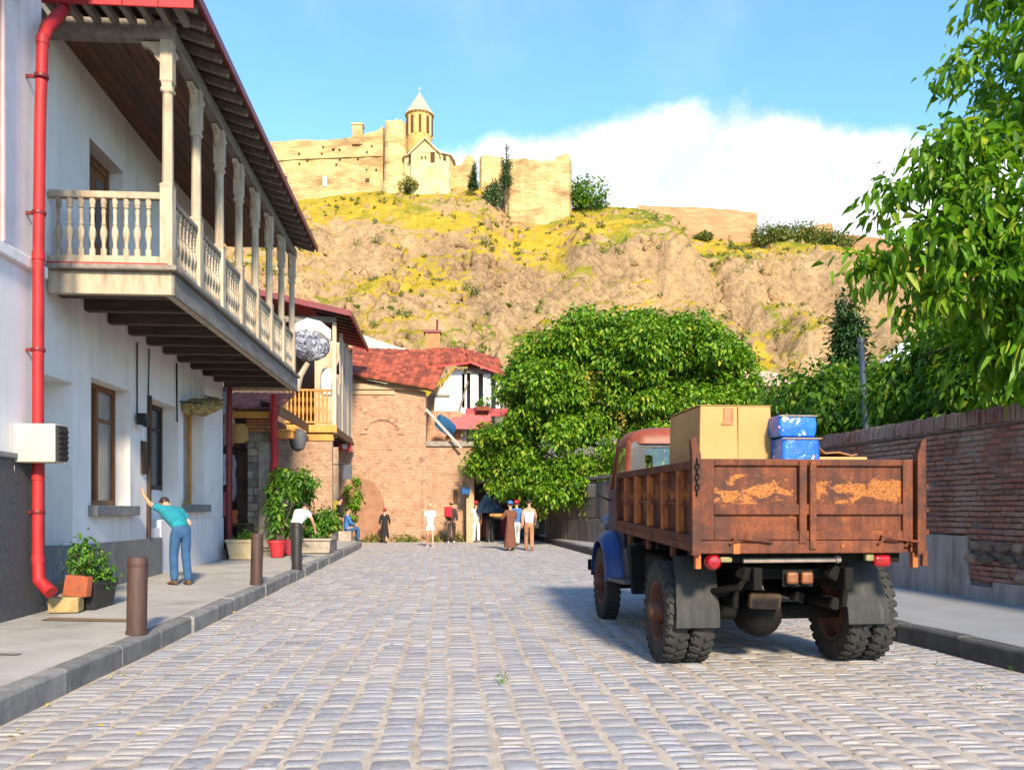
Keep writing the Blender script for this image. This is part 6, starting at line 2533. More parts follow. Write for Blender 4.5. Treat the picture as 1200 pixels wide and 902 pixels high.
for k, (lab, base, bls, n) in enumerate((
    ('dark green tree behind the brick wall beside the metal post', (11, 21, .2), [bl(960, 482, 22, 1.2, 1.3, 1.0), bl(1010, 490, 20, 1.4, 1.4, 1.1), bl(915, 495, 24, 1.1, 1.2, .85), bl(1045, 470, 20, .9, 1, .8), bl(985, 515, 20, 1.6, 1.2, .8)], 560),
    ('dense shady tree behind the brick wall under the walnut branches', (11.5, 16, .2), [bl(1100, 455, 17, 1.1, 1.3, .9), bl(1150, 420, 16, 1.4, 1.4, 1.3), bl(1210, 430, 15.5, 1.5, 1.4, 1.4), bl(1075, 490, 17, 1.3, 1.2, .8), bl(1150, 470, 15.5, 1.6, 1.3, .7), bl(1140, 375, 18, 1.1, 1.2, .9)], 760),
    ('yellowish green tree between the leafy tree and the small far house', (13, 34, .2), [bl(890, 505, 34, 1.6, 1.5, 1.2), bl(925, 515, 33, 1.5, 1.5, 1.1), bl(862, 485, 33, 1.5, 1.5, 1.4), bl(955, 495, 36, 1.6, 1.5, 1.3)], 420),
    ('rounded green tree in front of the white tent', (17, 38, .2), [bl(1040, 478, 36, 1.5, 1.5, 1.3), bl(1090, 485, 35, 1.5, 1.5, 1.3), bl(1015, 490, 36, 1.5, 1.5, 1.4)], 420))):
    tree('garden_tree', lab, 'tree', base, [tuple(q[0]) for q in bls], .13, bls, int(n * 1.9), 12, (.18, .18, .13), .17 if k != 1 else .17, .46, leaf_dark if k != 2 else leaf_mid, rsC, .3, group='garden trees behind the wall', shell=.45, lump=(9, .42))
pc = at(996, 350, 35)
cypress('tall conical cypress behind the wall below the cliff', (pc.x, pc.y, .2), pc.z + .0, 1.35, RS, n=3600, L=.26, group=None)

# ------------------------------------------------------------------ the truck
TX, TY = 3.155, 8.36
truck = thing('truck', 'old flatbed truck with rusty steel sides and blue front wings', 'truck', (TX, TY, 0), rad(.3), local=True)


def tz(y):
    return .030 * (y + 1.02)


GY = -1.02
BF = 2.45
HW = .99
# deck
mb = MB()
mb.prism([(-HW + .03, GY + .05, 1.12), (HW - .03, GY + .05, 1.12), (HW - .03, BF, 1.12 + tz(BF)), (-HW + .03, BF, 1.12 + tz(BF))], (0, 0, .08))
mb.build('deck', rust, truck)
# tailgate
mb = MB()
y0_, y1_ = GY - .03, GY + .03
mb.box(-HW + .0, -.853, y0_, y1_, 1.232, 1.945)
mb.box(.86, .955, y0_, y1_, 1.232, 1.945)
mb.box(-.853, .86, y0_, y1_, 1.885, 1.945)
mb.box(-.853, .86, y0_ - .004, y1_, 1.455, 1.55)
mb.box(-.853, .86, y0_, y1_, 1.232, 1.315)
mb.box(-.095, -.025, y0_ - .018, y1_, 1.20, 1.93)
mb.box(.0, .06, y0_ - .022, y1_, 1.15, 1.93)
tg = mb.build('tailgate', rust, truck, bevel=.009)
for a, b2 in ((-.853, -.095), (.06, .86)):
    for c_, d_ in ((1.55, 1.885), (1.315, 1.455)):
        mb = MB()
        mb.box(a, b2, GY + .0, GY + .02, c_, d_)
        mb.build('panel', rustpaint, tg)
for x in (-.62, .72):
    mb = MB()
    mb.obox((x, GY - .045, 1.245), (.15, .05, .05), Euler((0, rad(-12 if x < 0 else 6), 0)))
    mb.build('latch', rust, tg, bevel=.006, seg=1)
    mb = MB()
    mb.tube([(x - .1, GY - .06, 1.20), (x - .04, GY - .075, 1.25), (x + .06, GY - .075, 1.24), (x + .16, GY - .06, 1.23), (x + .28, GY - .06, 1.215)], .012, 6)
    mb.build('latch_rod', rust, tg, smooth=True)
mb = MB()
mb.box(-HW + .01, HW - .12, GY - .035, GY + .045, 1.115, 1.228)
mb.build('rear_beam', rust, truck, bevel=.01)
mb = MB()
mb.obox((-.66, GY - .04, 1.17), (.06, .02, .11))
mb.obox((.3, GY - .038, 1.18), (.02, .02, .02))
mb.build('plate', rustrib, truck)
# corner stakes
for sx_, zt_, lean in ((-1, 2.14, -.03), (1, 2.14, .02)):
    mb = MB()
    x = sx_ * (HW + .03)
    mb.add([(x - .04, GY - .06, 1.10), (x + .04, GY - .06, 1.10), (x + .04, GY + .02, 1.10), (x - .04, GY + .02, 1.10),
            (x - .04, GY - .06, 1.98), (x + .04, GY - .06, 1.98), (x + .04, GY + .02, 1.98), (x - .04, GY + .02, 1.98),
            (x - .022 + lean, GY - .06, zt_ - .03), (x + .022 + lean, GY - .06, zt_), (x + .022 + lean, GY + .01, zt_), (x - .022 + lean, GY + .01, zt_ - .03)],
           [(3, 2, 1, 0), (0, 1, 5, 4), (1, 2, 6, 5), (2, 3, 7, 6), (3, 0, 4, 7), (4, 5, 9, 8), (5, 6, 10, 9), (6, 7, 11, 10), (7, 4, 8, 11), (8, 9, 10, 11)])
    if sx_ > 0:
        for z in (1.3, 1.5, 1.7):
            mb.obox((x + .05, GY - .04, z), (.03, .05, .05))
        mb.obox((x + .035, GY - .03, 1.07), (.05, .05, .14))
    mb.build('corner_stake', rust, truck, bevel=.007)
# chain at the near corner
mb = MB()
for k in range(7):
    z = 1.92 - k * .045
    ring = [(-HW - .03 + .018 * math.cos(a) * (1 if k % 2 else .2), GY - .075 + .018 * math.cos(a) * (.2 if k % 2 else .6), z + .03 * math.sin(a)) for a in [2 * PI * q / 8 for q in range(9)]]
    mb.tube(ring, .005, 5, cap=False)
mb.build('chain', chassis_m, truck)
# side boards
for sx_ in (-1, 1):
    x = sx_ * HW
    xi = x - sx_ * .02
    sb_ = MB()
    ya, yb = GY + .06, BF

    def sl_(y, z):
        return z + tz(y)
    sb_.add([(x - sx_ * .045, ya, sl_(ya, 1.20)), (x - sx_ * .045, yb, sl_(yb, 1.20)), (x - sx_ * .045, yb, 1.92 + tz(yb) * .3), (x - sx_ * .045, ya, 1.92),
             (x - sx_ * .025, ya, sl_(ya, 1.20)), (x - sx_ * .025, yb, sl_(yb, 1.20)), (x - sx_ * .025, yb, 1.92 + tz(yb) * .3), (x - sx_ * .025, ya, 1.92)],
            [(0, 1, 2, 3), (7, 6, 5, 4), (0, 4, 5, 1), (3, 2, 6, 7), (0, 3, 7, 4), (1, 5, 6, 2)])
    sb = sb_.build('side_board', rustpaint if sx_ < 0 else rust, truck)
    mb = MB()
    mb.bar((x, ya, 1.90), (x, yb, 1.90 + tz(yb) * .3), .06, .075)
    mb.build('top_rail', rust, sb, bevel=.008)
    mb = MB()
    mb.bar((x, ya, 1.235), (x, yb, 1.235 + tz(yb)), .07, .07)
    mb.bar((x - sx_ * .005, ya - .05, 1.16), (x - sx_ * .005, yb, 1.16 + tz(yb)), .06, .08)
    mb.build('bottom_rail', rust, sb, bevel=.008)
    mb = MB()
    mb.bar((x - sx_ * .015, ya, 1.55), (x - sx_ * .015, yb, 1.55 + tz(yb) * .6), .02, .035)
    mb.build('crease', rust, sb, bevel=.004)
    ribs = [GY + .12, -.46, .12, .72, 1.32, 1.90, 2.40]
    for k, y in enumerate(ribs):
        mb = MB()
        mb.box(x - .035, x + .035, y - .035, y + .035, 1.27 + tz(y), 1.862 + tz(y) * .3)
        mb.build('rib', rustrib if 0 < k < 6 else rust, sb, bevel=.007, label='orange rib with sunlight put into its colour' if 0 < k < 6 else None)
    for y in (GY + .02, -.2, .8, 1.7):
        mb = MB()
        mb.box(x - .025, x + .025, y - .03, y + .03, .98 + tz(y) + (.04 if y > -.5 else 0), 1.118 + tz(y))
        mb.build('stake_pocket', rustrib if y < -.5 else rust, truck, bevel=.006, seg=1)
mb = MB()
mb.box(-HW + .05, HW - .05, BF, BF + .04, 1.22, 1.98)
mb.build('headboard', rust, truck, bevel=.006)
# chassis
mb = MB()
for x in (-.42, .42):
    mb.box(x - .04, x + .04, GY + .08, 4.1, .78, .98)
for y in (GY + .42, -.2, .9, 2.0, 3.2):
    mb.box(-.38, .38, y - .04, y + .04, .86, .96)
for y in (GY + .2, -.5, .1, .7, 1.3, 1.9):
    mb.box(-.93, .93, y - .05, y + .05, 1.02 + tz(y), 1.118 + tz(y))
mb.build('chassis', chassis_m, truck, bevel=.008, seg=1)
mb = MB()
mb.tube([(-.95, 0, .49), (-.3, 0, .49), (.3, 0, .49), (.95, 0, .49)], [.075, .085, .085, .075], 12)
mb.lathe([(.06, -.26), (.17, -.2), (.235, -.08), (.235, .08), (.17, .2), (.06, .26)], (-.08, 0, .47), 16, M=Matrix.Rotation(PI / 2, 3, 'X'))
mb.tube([(-.08, .2, .49), (-.05, 2.6, .72)], .05, 8)
mb.build('rear_axle', chassis_m, truck, smooth=True)
for x in (-.52, .52):
    mb = MB()
    for k in range(6):
        L_ = .62 - k * .09
        mb.box(x - .035, x + .035, -L_, L_, .59 + k * .017, .603 + k * .017)
    mb.box(x - .05, x + .05, -.07, .07, .55, .72)
    mb.tube([(x, -.62, .6), (x, -.66, .8)], .03, 8)
    mb.build('leaf_spring', chassis_m, truck)
mb = MB()
mb.tube([(-.55, GY + .1, 1.045), (.3, GY + .1, 1.05)], .022, 8)
mb.tube([(.3, GY + .1, 1.05), (.34, GY + .1, 1.06)], .035, 8)
mb.build('tie_bar', M('bar_metal', (.30, .25, .21), (.2, .15, .12), 9, .6, .3), truck, smooth=True)
mb = MB()
mb.box(-.18, .1, GY + .12, GY + .15, .81, .96)
pl_ = mb.build('lamp_plate', chassis_m, truck)
for x in (-.105, .03):
    mb = MB()
    mb.box(x - .055, x + .055, GY + .06, GY + .12, .835, .945)
    mb.build('lamp', lampamber, pl_, bevel=.025, seg=3)
# small things under the tail
mb = MB()
mb.obox((-.5, GY + .2, .93), (.1, .12, .12), Euler((.3, .2, .4)))
mb.build('bracket', chassis_m, truck, bevel=.012)
mb = MB()
mb.tube([(-.72, -.4, .72), (-.55, GY + .2, .80), (-.5, GY + .18, .9)], .03, 8)
mb.build('brake_rod', chassis_m, truck, smooth=True)
mb = MB()
mb.tube([(-.85, -.35, .62), (-.55, -.55, .74)], .025, 8)
mb.build('brake_rod', chassis_m, truck, smooth=True)
mb = MB()
mb.obox((.33, GY + .22, .93), (.1, .1, .13), Euler((.1, .5, .2)))
mb.build('bracket', chassis_m, truck, bevel=.012)
mb = MB()
mb.obox((.2, -.32, .66), (.1, .1, .1), Euler((.1, .3, .2)))
mb.build('tow_hook', chassis_m, truck, bevel=.012)
mb = MB()
mb.obox((-.12, -.3, .62), (.32, .1, .16), Euler((.15, .04, .0)))
mb.build('gearbox_cover', M('tank_brown', (.09, .055, .035), (.05, .03, .02), 8, .8, .4), truck, bevel=.03)
mb = MB()
mb.tube([(.45, -.6, .62), (.5, 1.2, .62)], .06, 10)
mb.build('exhaust', chassis_m, truck, smooth=True)
mb = MB()
mb.box(-.86, -.5, .75, 1.6, .62, 1.0)
mb.build('fuel_tank', chassis_m, truck, bevel=.05, seg=3)
mb = MB()
mb.box(.5, .86, .75, 1.6, .62, 1.0)
mb.build('tool_box', chassis_m, truck, bevel=.02)
# lamps at the tail
mb = MB()
mb.lathe([(.0, -.05), (.05, -.045), (.072, -.015), (.075, .03), (.06, .06)], (-.85, GY + .02, 1.04), 18, M=Matrix.Rotation(-PI / 2, 3, 'X'))
mb.v = [(p[0] if False else -.85 + (p[0] + .85), p[1], p[2]) for p in mb.v]
mb.build('tail_light', lampred, truck, smooth=True)
mb = MB()
mb.obox((-.73, GY + .04, 1.06), (.11, .05, .05))
mb.build('reflector', lampclear, truck, bevel=.015)
mb = MB()
mb.obox((.69, GY + .03, 1.045), (.16, .09, .11))
mb.build('tail_light', lampred, truck, bevel=.035, seg=4)
mb = MB()
mb.obox((.575, GY + .03, 1.075), (.075, .06, .065))
mb.build('reflector', lampclear, truck, bevel=.012)


def wheel(x, y, r, w_, dual=False, name='wheel', outside=-1):
    root = MB()
    prof = [(r * .58, -w_ * .40), (r * .70, -w_ * .5), (r * .88, -w_ * .5), (r * .965, -w_ * .40), (r * .985, 0), (r * .965, w_ * .40), (r * .88, w_ * .5), (r * .70, w_ * .5), (r * .58, w_ * .40)]
    MX = Matrix.Rotation(PI / 2, 3, 'Y')
    root.lathe(prof, (x, y, r), 40, M=MX, cap=False, t=.5)
    o = root.build(name, tyre_m, truck, smooth=True)
    tr = MB()
    n = 30
    for k in range(n):
        for sgn in (-1, 1):
            a = 2 * PI * (k + (.5 if sgn > 0 else 0)) / n
            for j, (off_, wid, rr_, tw) in enumerate(((.27, .42, .985, .55), (.47, .10, .93, .0))):
                cx_ = x + sgn * w_ * off_
                rad_ = r * rr_
                Rm = Matrix.Rotation(a, 3, 'X') @ Matrix.Rotation(sgn * tw, 3, 'Z')
                c0 = Vector((cx_, y, r)) + Matrix.Rotation(a, 3, 'X') @ Vector((0, 0, rad_))
                tr.obox(c0, (w_ * wid, .045, .026 if j == 0 else .05), Rm, t=.5)
    tr.build('tread', tyre_m, o)
    rm = MB()
    rm.lathe([(r * .585, -w_ * .40), (r * .60, -w_ * .46), (r * .56, -w_ * .44), (r * .52, -w_ * .20), (r * .50, w_ * .1 * 0), (r * .40, outside * w_ * -.05), (r * .16, outside * w_ * -.02)], (x, y, r), 28, M=MX, cap=False)
    rm.lathe([(r * .585, w_ * .40), (r * .60, w_ * .46), (r * .56, w_ * .44), (r * .52, w_ * .20), (r * .50, 0)], (x, y, r), 28, M=MX, cap=False)
    rm.build('rim', hubm, o, smooth=True)
    hb = MB()
    sg = 1 if x > 0 else -1
    hb.lathe([(r * .2, -.02), (r * .2, .1), (r * .14, .17), (r * .05, .18)], (x, y, r), 14, M=Matrix.Rotation(sg * PI / 2, 3, 'Y'))
    for k in range(6):
        a = 2 * PI * k / 6
        hb.tube([(x, y + r * .3 * math.cos(a), r + r * .3 * math.sin(a)), (x + sg * .05, y + r * .3 * math.cos(a), r + r * .3 * math.sin(a))], .018, 6)
    hb.build('hub', hubm, o, smooth=True)
    return o


RW = .495
for x in (-1.01, -.765, .765, 1.01):
    wheel(x, 0, RW, .215)
for x in (-.97, .97):
    wheel(x, 3.32, RW, .20)
mb = MB()
mb.tube([(-.9, 3.32, .47), (.9, 3.32, .47)], .06, 8)
mb.build('front_axle', chassis_m, truck)
# mudflaps
for (x0_, x1_, zt_, zb_, yy) in ((-1.06, -.64, 1.06, .40, -.56), (.60, 1.02, 1.02, .42, -.56)):
    mb = MB()
    lv = []
    for i in range(6):
        t_ = i / 5
        z = zt_ + (zb_ - zt_) * t_
        y = yy + .22 * (1 - t_) ** 2.2 - .015 * math.sin(t_ * 9)
        dx = .03 * (1 - t_) * (1 if x0_ < 0 else -1)
        lv.append([(x0_ + dx, y, z), (x1_ + (0 if x0_ < 0 else -.06 * (1 - t_)), y + .012, z), (x1_ + (0 if x0_ < 0 else -.06 * (1 - t_)), y + .028, z), (x0_ + dx, y + .018, z)])
    mb.rings(lv)
    mb.build('mudflap', flap_m, truck, smooth=True)


# cab: rounded greenhouse
def rrect(x0, x1, y0, y1, r, z, n=5):
    pts = []
    for cx_, cy_, a0 in ((x1 - r, y1 - r, 0), (x0 + r, y1 - r, PI / 2), (x0 + r, y0 + r, PI), (x1 - r, y0 + r, 1.5 * PI)):
        for k in range(n + 1):
            a = a0 + PI / 2 * k / n
            pts.append((cx_ + r * math.cos(a), cy_ + r * math.sin(a), z))
    return pts


CY0, CY1 = 2.56, 3.70
cab = MB()
lv = [rrect(-.84, .84, CY0, CY1 + .05, .12, z) for z in (.85, 1.55)] + [rrect(-.83, .83, CY0 + .01, CY1, .16, 1.84)]
cab.rings(lv)
cb = cab.build('cab', cabgrey, truck, smooth=True)
mb = MB()
lv = [rrect(-.81, .81, CY0 + .02, CY1 - .18, .22, 2.36), rrect(-.80, .80, CY0 + .03, CY1 - .19, .22, 2.45), rrect(-.74, .74, CY0 + .08, CY1 - .26, .24, 2.53), rrect(-.55, .55, CY0 + .22, CY1 - .4, .24, 2.585), rrect(-.2, .2, CY0 + .4, CY1 - .6, .12, 2.60)]
mb.rings(lv)
mb.build('roof', cabred, cb, smooth=True)
# back panel with its rounded window left open
inn = rrect(-.60, .60, 2.0, 2.31, .1, 0)
outr = rrect(-.815, .815, 1.80, 2.40, .12, 0)
V = []
for off in (0, .05):
    for ring in (outr, inn):
        for q in ring:
            V.append((q[0], CY0 + .03 + off + (q[1] - 1.8) * .05, q[1]))
n_ = len(inn)
F = []
for k in range(n_):
    k2 = (k + 1) % n_
    F += [(k, k2, n_ + k2, n_ + k), (2 * n_ + k, 3 * n_ + k, 3 * n_ + k2, 2 * n_ + k2), (n_ + k, n_ + k2, 3 * n_ + k2, 3 * n_ + k), (k, 2 * n_ + k, 2 * n_ + k2, k2)]
mb = MB()
mb.add(V, F, .5)
bp_ = mb.build('back_panel', cabgrey, cb, smooth=True)
m, t, b, out = new_mat('clear_glass')
gl1 = N(t, 'ShaderNodeBsdfGlossy')
gl1.inputs['Roughness'].default_value = .03
tr1 = N(t, 'ShaderNodeBsdfTransparent')
tr1.inputs[0].default_value = (.72, .76, .74, 1)
mx1 = N(t, 'ShaderNodeMixShader')
mx1.inputs[0].default_value = .10
t.links.new(tr1.outputs[0], mx1.inputs[1])
t.links.new(gl1.outputs[0], mx1.inputs[2])
t.links.new(mx1.outputs[0], out.inputs[0])
clear = m
mb = MB()
mb.quad(*[(q[0], CY0 + .055 + (q[1] - 1.8) * .05, q[1]) for q in inn])
mb.build('rear_window', clear, cb)
mb = MB()
mb.quad((-.76, CY1 - .03, 1.84), (.76, CY1 - .03, 1.84), (.68, CY1 - .21, 2.38), (-.68, CY1 - .21, 2.38))
mb.build('windscreen', clear, cb)
for sx_ in (-1, 1):
    mb = MB()
    mb.quad((sx_ * .828, CY0 + .12, 1.84), (sx_ * .828, CY1 - .06, 1.84), (sx_ * .79, CY1 - .24, 2.37), (sx_ * .79, CY0 + .12, 2.37))
    mb.build('side_window', clear, cb)
    mb = MB()
    mb.bar((sx_ * .83, CY0 + .06, 1.5), (sx_ * .80, CY0 + .09, 2.40), .07, .06)
    mb.build('pillar', cabred, cb, bevel=.015)
    mb = MB()
    mb.bar((sx_ * .84, CY1 - .02, 1.75), (sx_ * .77, CY1 - .22, 2.40), .05, .05)
    mb.build('pillar', cabred, cb, bevel=.015)
mb = MB()
mb.box(-.7, .7, CY0 + .16, CY0 + .30, 1.842, 2.0)
mb.build('seat_back', blackplastic, cb, bevel=.04, seg=3)
for sx_ in (-1, 1):
    mb = MB()
    mb.box(sx_ * .86 - .02, sx_ * .86 + .02, CY0 + .1, CY1 - .02, .88, 1.78)
    dr_ = mb.build('door', M('door_navy', (.012, .022, .07), (.01, .014, .03), 4, .55, .2, 20, .003, .05) if 'door_navy' not in MATS else MATS['door_navy'], truck, bevel=.02)
    mb = MB()
    mb.box(sx_ * .9 - .015, sx_ * .9 + .015, CY0 + .2, CY0 + .34, 1.5, 1.53)
    mb.build('handle', steel, dr_)
# bonnet
mb = MB()
lv = []
for y, hw_, zt_ in ((3.72, .62, 1.78), (4.2, .50, 1.68), (4.7, .42, 1.55), (4.78, .38, 1.45)):
    lv.append([(hw_ * math.cos(a), y, .95 + (zt_ - .95) * math.sin(a) ** .6 if math.sin(a) > 0 else .95) for a in [PI * k / 10 for k in range(11)]])
mb.rings(lv)
mb.build('bonnet', bluepaint, truck, smooth=True)
mb = MB()
mb.box(-.4, .4, 4.74, 4.82, .85, 1.5)
for k in range(6):
    mb.box(-.3 + k * .11, -.26 + k * .11, 4.82, 4.84, .95, 1.42)
mb.build('radiator_grille', chassis_m, truck, bevel=.01)
mb = MB()
mb.box(-.95, .95, 4.95, 5.03, .55, .72)
mb.build('front_bumper', chassis_m, truck, bevel=.015)
for sx_ in (-1, 1):
    mb = MB()
    lv = []
    for k in range(15):
        a = rad(4 + 172 * k / 14)
        r0_ = .60
        cy_, cz_ = 3.32 + r0_ * math.cos(PI - a), .52 + r0_ * 1.02 * math.sin(PI - a)
        ny, nz_ = math.cos(PI - a), math.sin(PI - a)
        xo, xi_ = sx_ * 1.09, sx_ * .62
        lv.append([(xi_, cy_ + ny * .07, cz_ + nz_ * .07), (sx_ * .85, cy_ + ny * .10, cz_ + nz_ * .10), (sx_ * 1.0, cy_ + ny * .075, cz_ + nz_ * .075), (xo, cy_ + ny * .0, cz_ + nz_ * .0), (sx_ * 1.10, cy_ - ny * .06, cz_ - nz_ * .06),
                   (sx_ * 1.07, cy_ - ny * .06, cz_ - nz_ * .06), (sx_ * .98, cy_ + ny * .03, cz_ + nz_ * .03), (xi_, cy_ + ny * .03, cz_ + nz_ * .03)])
    mb.rings(lv)
    mb.build('front_wing', bluepaint, truck, smooth=True)
    mb = MB()
    mb.prism([(sx_ * .70, 1.75, .60), (sx_ * 1.06, 1.75, .60), (sx_ * 1.08, 2.86, .56), (sx_ * .70, 2.86, .56)], (0, 0, .05))
    mb.prism([(sx_ * .86, 1.78, .62), (sx_ * .88, 1.78, .62), (sx_ * .88, 2.8, .62), (sx_ * .86, 2.8, .62)], (0, 0, .38))
    mb.build('running_board', M('step_grey', (.09, .09, .095), (.06, .06, .065), 6, .6, .3) if 'step_grey' not in MATS else MATS['step_grey'], truck, bevel=.012)
    mb = MB()
    mb.lathe([(.02, -.09), (.09, -.06), (.12, .02), (.12, .06), (.06, .07)], (sx_ * .72, 4.55, 1.3), 14, M=Matrix.Rotation(-PI / 2, 3, 'X'))
    mb.build('headlight', steel, truck, smooth=True)
# inner arch behind the rear of the wing, dark flap between cab and rear wheel
mb = MB()
mb.prism([(-.98, 1.62, .50), (-.98, 1.72, .50), (-.98, 2.0, 1.05), (-.98, 1.75, 1.05)], (.34, 0, 0))
mb.build('splash_guard', chassis_m, truck)
# mirror
mb = MB()
mb.tube([(-.86, 3.55, 1.62), (-1.05, 3.5, 1.70), (-1.14, 3.48, 1.72)], .012, 6)
mr = mb.build('mirror_arm', chassis_m, truck)
mb = MB()
mb.box(-1.23, -1.09, 3.44, 3.47, 1.66, 1.86)
mb.build('mirror', blackplastic, mr, bevel=.02)

# load (each its own thing, standing on the deck)
def tl(x, y, z):
    return Vector((TX + x, TY + y, z))


bx = thing('cardboard_box', 'big tan cardboard box with orange tape standing in the truck bed', 'box', tl(-.38, .2, 1.22))
bx.rotation_euler = (0, 0, rad(1.0))
OFF[bx.name] = Vector()
mb = MB()
bh_ = 1.285
lv = []
for z, q in ((0, 0), (.4, .012), (.85, .008), (bh_, -.004)):
    lv.append([(-.365 - q, -.45 - q, z), (0, -.45 - q * 1.8, z), (.345 + q, -.45 - q, z), (.345 + q, .62, z), (-.365 - q, .62, z)])
mb.rings(lv)
mb.build('carton', cardboard, bx, bevel=.012)
mb = MB()
mb.prism([(-.365, -.45, bh_ + .003), (.345, -.45, bh_ + .003), (.345, .08, bh_ + .016), (-.365, .08, bh_ + .016)], (0, 0, .006))
mb.prism([(-.365, .09, bh_ + .016), (.345, .09, bh_ + .016), (.345, .62, bh_ + .003), (-.365, .62, bh_ + .003)], (0, 0, .006))
mb.build('flap', cardboard, bx)
mb = MB()
for a, b2 in (((-.10, 1.27), (-.05, 1.08)), ((-.07, 1.27), (-.09, 1.08))):
    pass
mb.box(-.13, -.055, -.4605, -.457, 1.12, 1.27)
mb.box(-.155, -.04, -.461, -.4575, 1.10, 1.125)
mb.box(-.05, -.035, -.4605, -.457, 1.125, 1.27)
mb.build('tape', cardtape, bx)
mb = MB()
mb.box(.005, .012, -.466, -.46, .0, bh_)
mb.build('fold_line', carddark, bx)

m, t, b, _ = new_mat('blue_wrap')
v = pos_n(t)
vor = N(t, 'ShaderNodeTexVoronoi')
vor.inputs['Scale'].default_value = 11
t.links.new(v, vor.inputs['Vector'])
c = ramp_n(t, noise_n(t, v, 3, 4, .5), [(.35, (.01, .07, .42)), (.65, (.02, .17, .62))])
c = mix_n(t, ramp_n(t, vor.outputs[0], [(.10, (1, 1, 1)), (.17, (0, 0, 0))]), c, ramp_n(t, noise_n(t, v, 5, 2, .5), [(.42, (.75, .75, .82)), (.52, (.70, .16, .30)), (.6, (.8, .8, .9))]))
c = mix_n(t, ramp_n(t, noise_n(t, v, 6.5, 3, .5, 1.5), [(.64, (0, 0, 0)), (.68, (1, 1, 1))]), c, (.55, .68, .85))
t.links.new(c, b.inputs['Base Color'])
b.inputs['Roughness'].default_value = .22
bump_n(t, noise_n(t, v, 9, 4, .6, .6), b, .5, .03)
blue_wrap = m
for (nm, lab, x0_, x1_, y0_, z0_, z1_) in (('blue_parcel', 'lower glossy blue wrapped parcel beside the cardboard box', -.03, .325, -.55, 1.22, 2.18), ('blue_parcel', 'upper glossy blue wrapped parcel on top of the other blue one', -.05, .30, -.52, 2.19, 2.395)):
    root = thing(nm, lab, 'parcel', tl((x0_ + x1_) / 2, y0_ + .3, z0_), group='blue parcels in the truck')
    mb = MB()
    lv = []
    for i in range(6):
        z = z0_ + (z1_ - z0_) * i / 5
        pf = .012 * math.sin(PI * i / 5)
        lv.append([tl(*p) for p in rrect(x0_ - pf, x1_ + pf, y0_ - pf, y0_ + .6, .035, z, 3)])
    mb.rings(lv)
    mb.build('wrapped_block', blue_wrap, root, smooth=True, bevel=.012)
    mb = MB()
    mb.box(TX + x0_ - .012, TX + x1_ + .012, TY + y0_ - .02, TY + y0_ - .01, z1_ - .016, z1_ - .006)
    mb.build('tape', M('yellow_tape', (.34, .22, .08), None, 5, .5, .1) if 'yellow_tape' not in MATS else MATS['yellow_tape'], root)
mb = MB()
sh = [(0, .12), (.05, .13), (.09, .06), (.14, .02), (.28, .03), (.4, .0), (.46, .01)]
pts = [tl(.33 + a, -.35, 2.02 + b2) for a, b2 in sh] + [tl(.33 + a, -.35, 2.032 + b2) for a, b2 in reversed(sh)]
mb.prism(pts, (0, .55, 0))
mb.build('cardboard_sheet', carddark, None, label='curled brown cardboard sheet lying on the flat carton', cat='cardboard')
mb = MB()
mb.v = []
mb.box(TX + .335, TX + .84, TY - .45, TY + .3, 1.22, 2.005)
mb.build('flat_carton', cardboard, None, bevel=.01, label='pale yellow carton showing just above the tailgate by the blue parcels', cat='box')

# ------------------------------------------------------------------ people
SKINNED = []


def skinned(name, verts, edges, radii, root, mat, parent, sub=2, smooth=True):
    me = bpy.data.meshes.new(name)
    me.from_pydata(verts, edges, [])
    o = bpy.data.objects.new(name, me)
    col.objects.link(o)
    o.parent = parent
    sk = o.modifiers.new('skin', 'SKIN')
    sk.use_smooth_shade = True
    for i, r_ in enumerate(radii):
        d_ = me.skin_vertices[0].data[i]
        d_.radius = r_ if isinstance(r_, tuple) else (r_, r_)
        d_.use_root = (i == root)
    s = o.modifiers.new('sub', 'SUBSURF')
    s.levels = sub
    s.render_levels = sub
    SKINNED.append((o, mat))
    return o


def bake_skins():
    """turn every skinned figure into a plain mesh, all in one evaluation"""
    dg = bpy.context.evaluated_depsgraph_get()
    dg.update()
    done = [(o, mat, bpy.data.meshes.new_from_object(o.evaluated_get(dg), depsgraph=dg)) for o, mat in SKINNED]
    for o, mat, m2 in done:
        m2.name = o.name
        o.modifiers.clear()
        o.data = m2
        m2.materials.clear()
        m2.materials.append(mat)
        m2.polygons.foreach_set('use_smooth', [True] * len(m2.polygons))


BASE = dict(pelvis=(0, 0, .95), spine=(0, .01, 1.12), chest=(0, .0, 1.32), neckb=(0, -.01, 1.46), neck=(0, .005, 1.53), head=(0, .02, 1.61), crown=(0, .01, 1.70), top=(0, 0, 1.745),
            shL=(-.17, -.01, 1.41), elL=(-.23, -.03, 1.14), wrL=(-.22, .05, .90), paL=(-.215, .07, .82), hipL=(-.09, 0, .90), knL=(-.10, .01, .50), anL=(-.10, -.02, .09), toL=(-.11, .13, .035),
            shR=(.17, -.01, 1.41), elR=(.23, -.03, 1.14), wrR=(.22, .05, .90), paR=(.215, .07, .82), hipR=(.09, 0, .90), knR=(.10, .01, .50), anR=(.10, -.02, .09), toR=(.11, .13, .035))
RAD = dict(pelvis=(.15, .105), spine=(.135, .095), chest=(.155, .105), neckb=.062, neck=.05, head=(.075, .088), crown=(.072, .085), top=(.045, .05),
           sh=.06, el=.042, wr=.026, pa=(.036, .018), hip=.088, kn=.057, an=.038, to=(.038, .028))


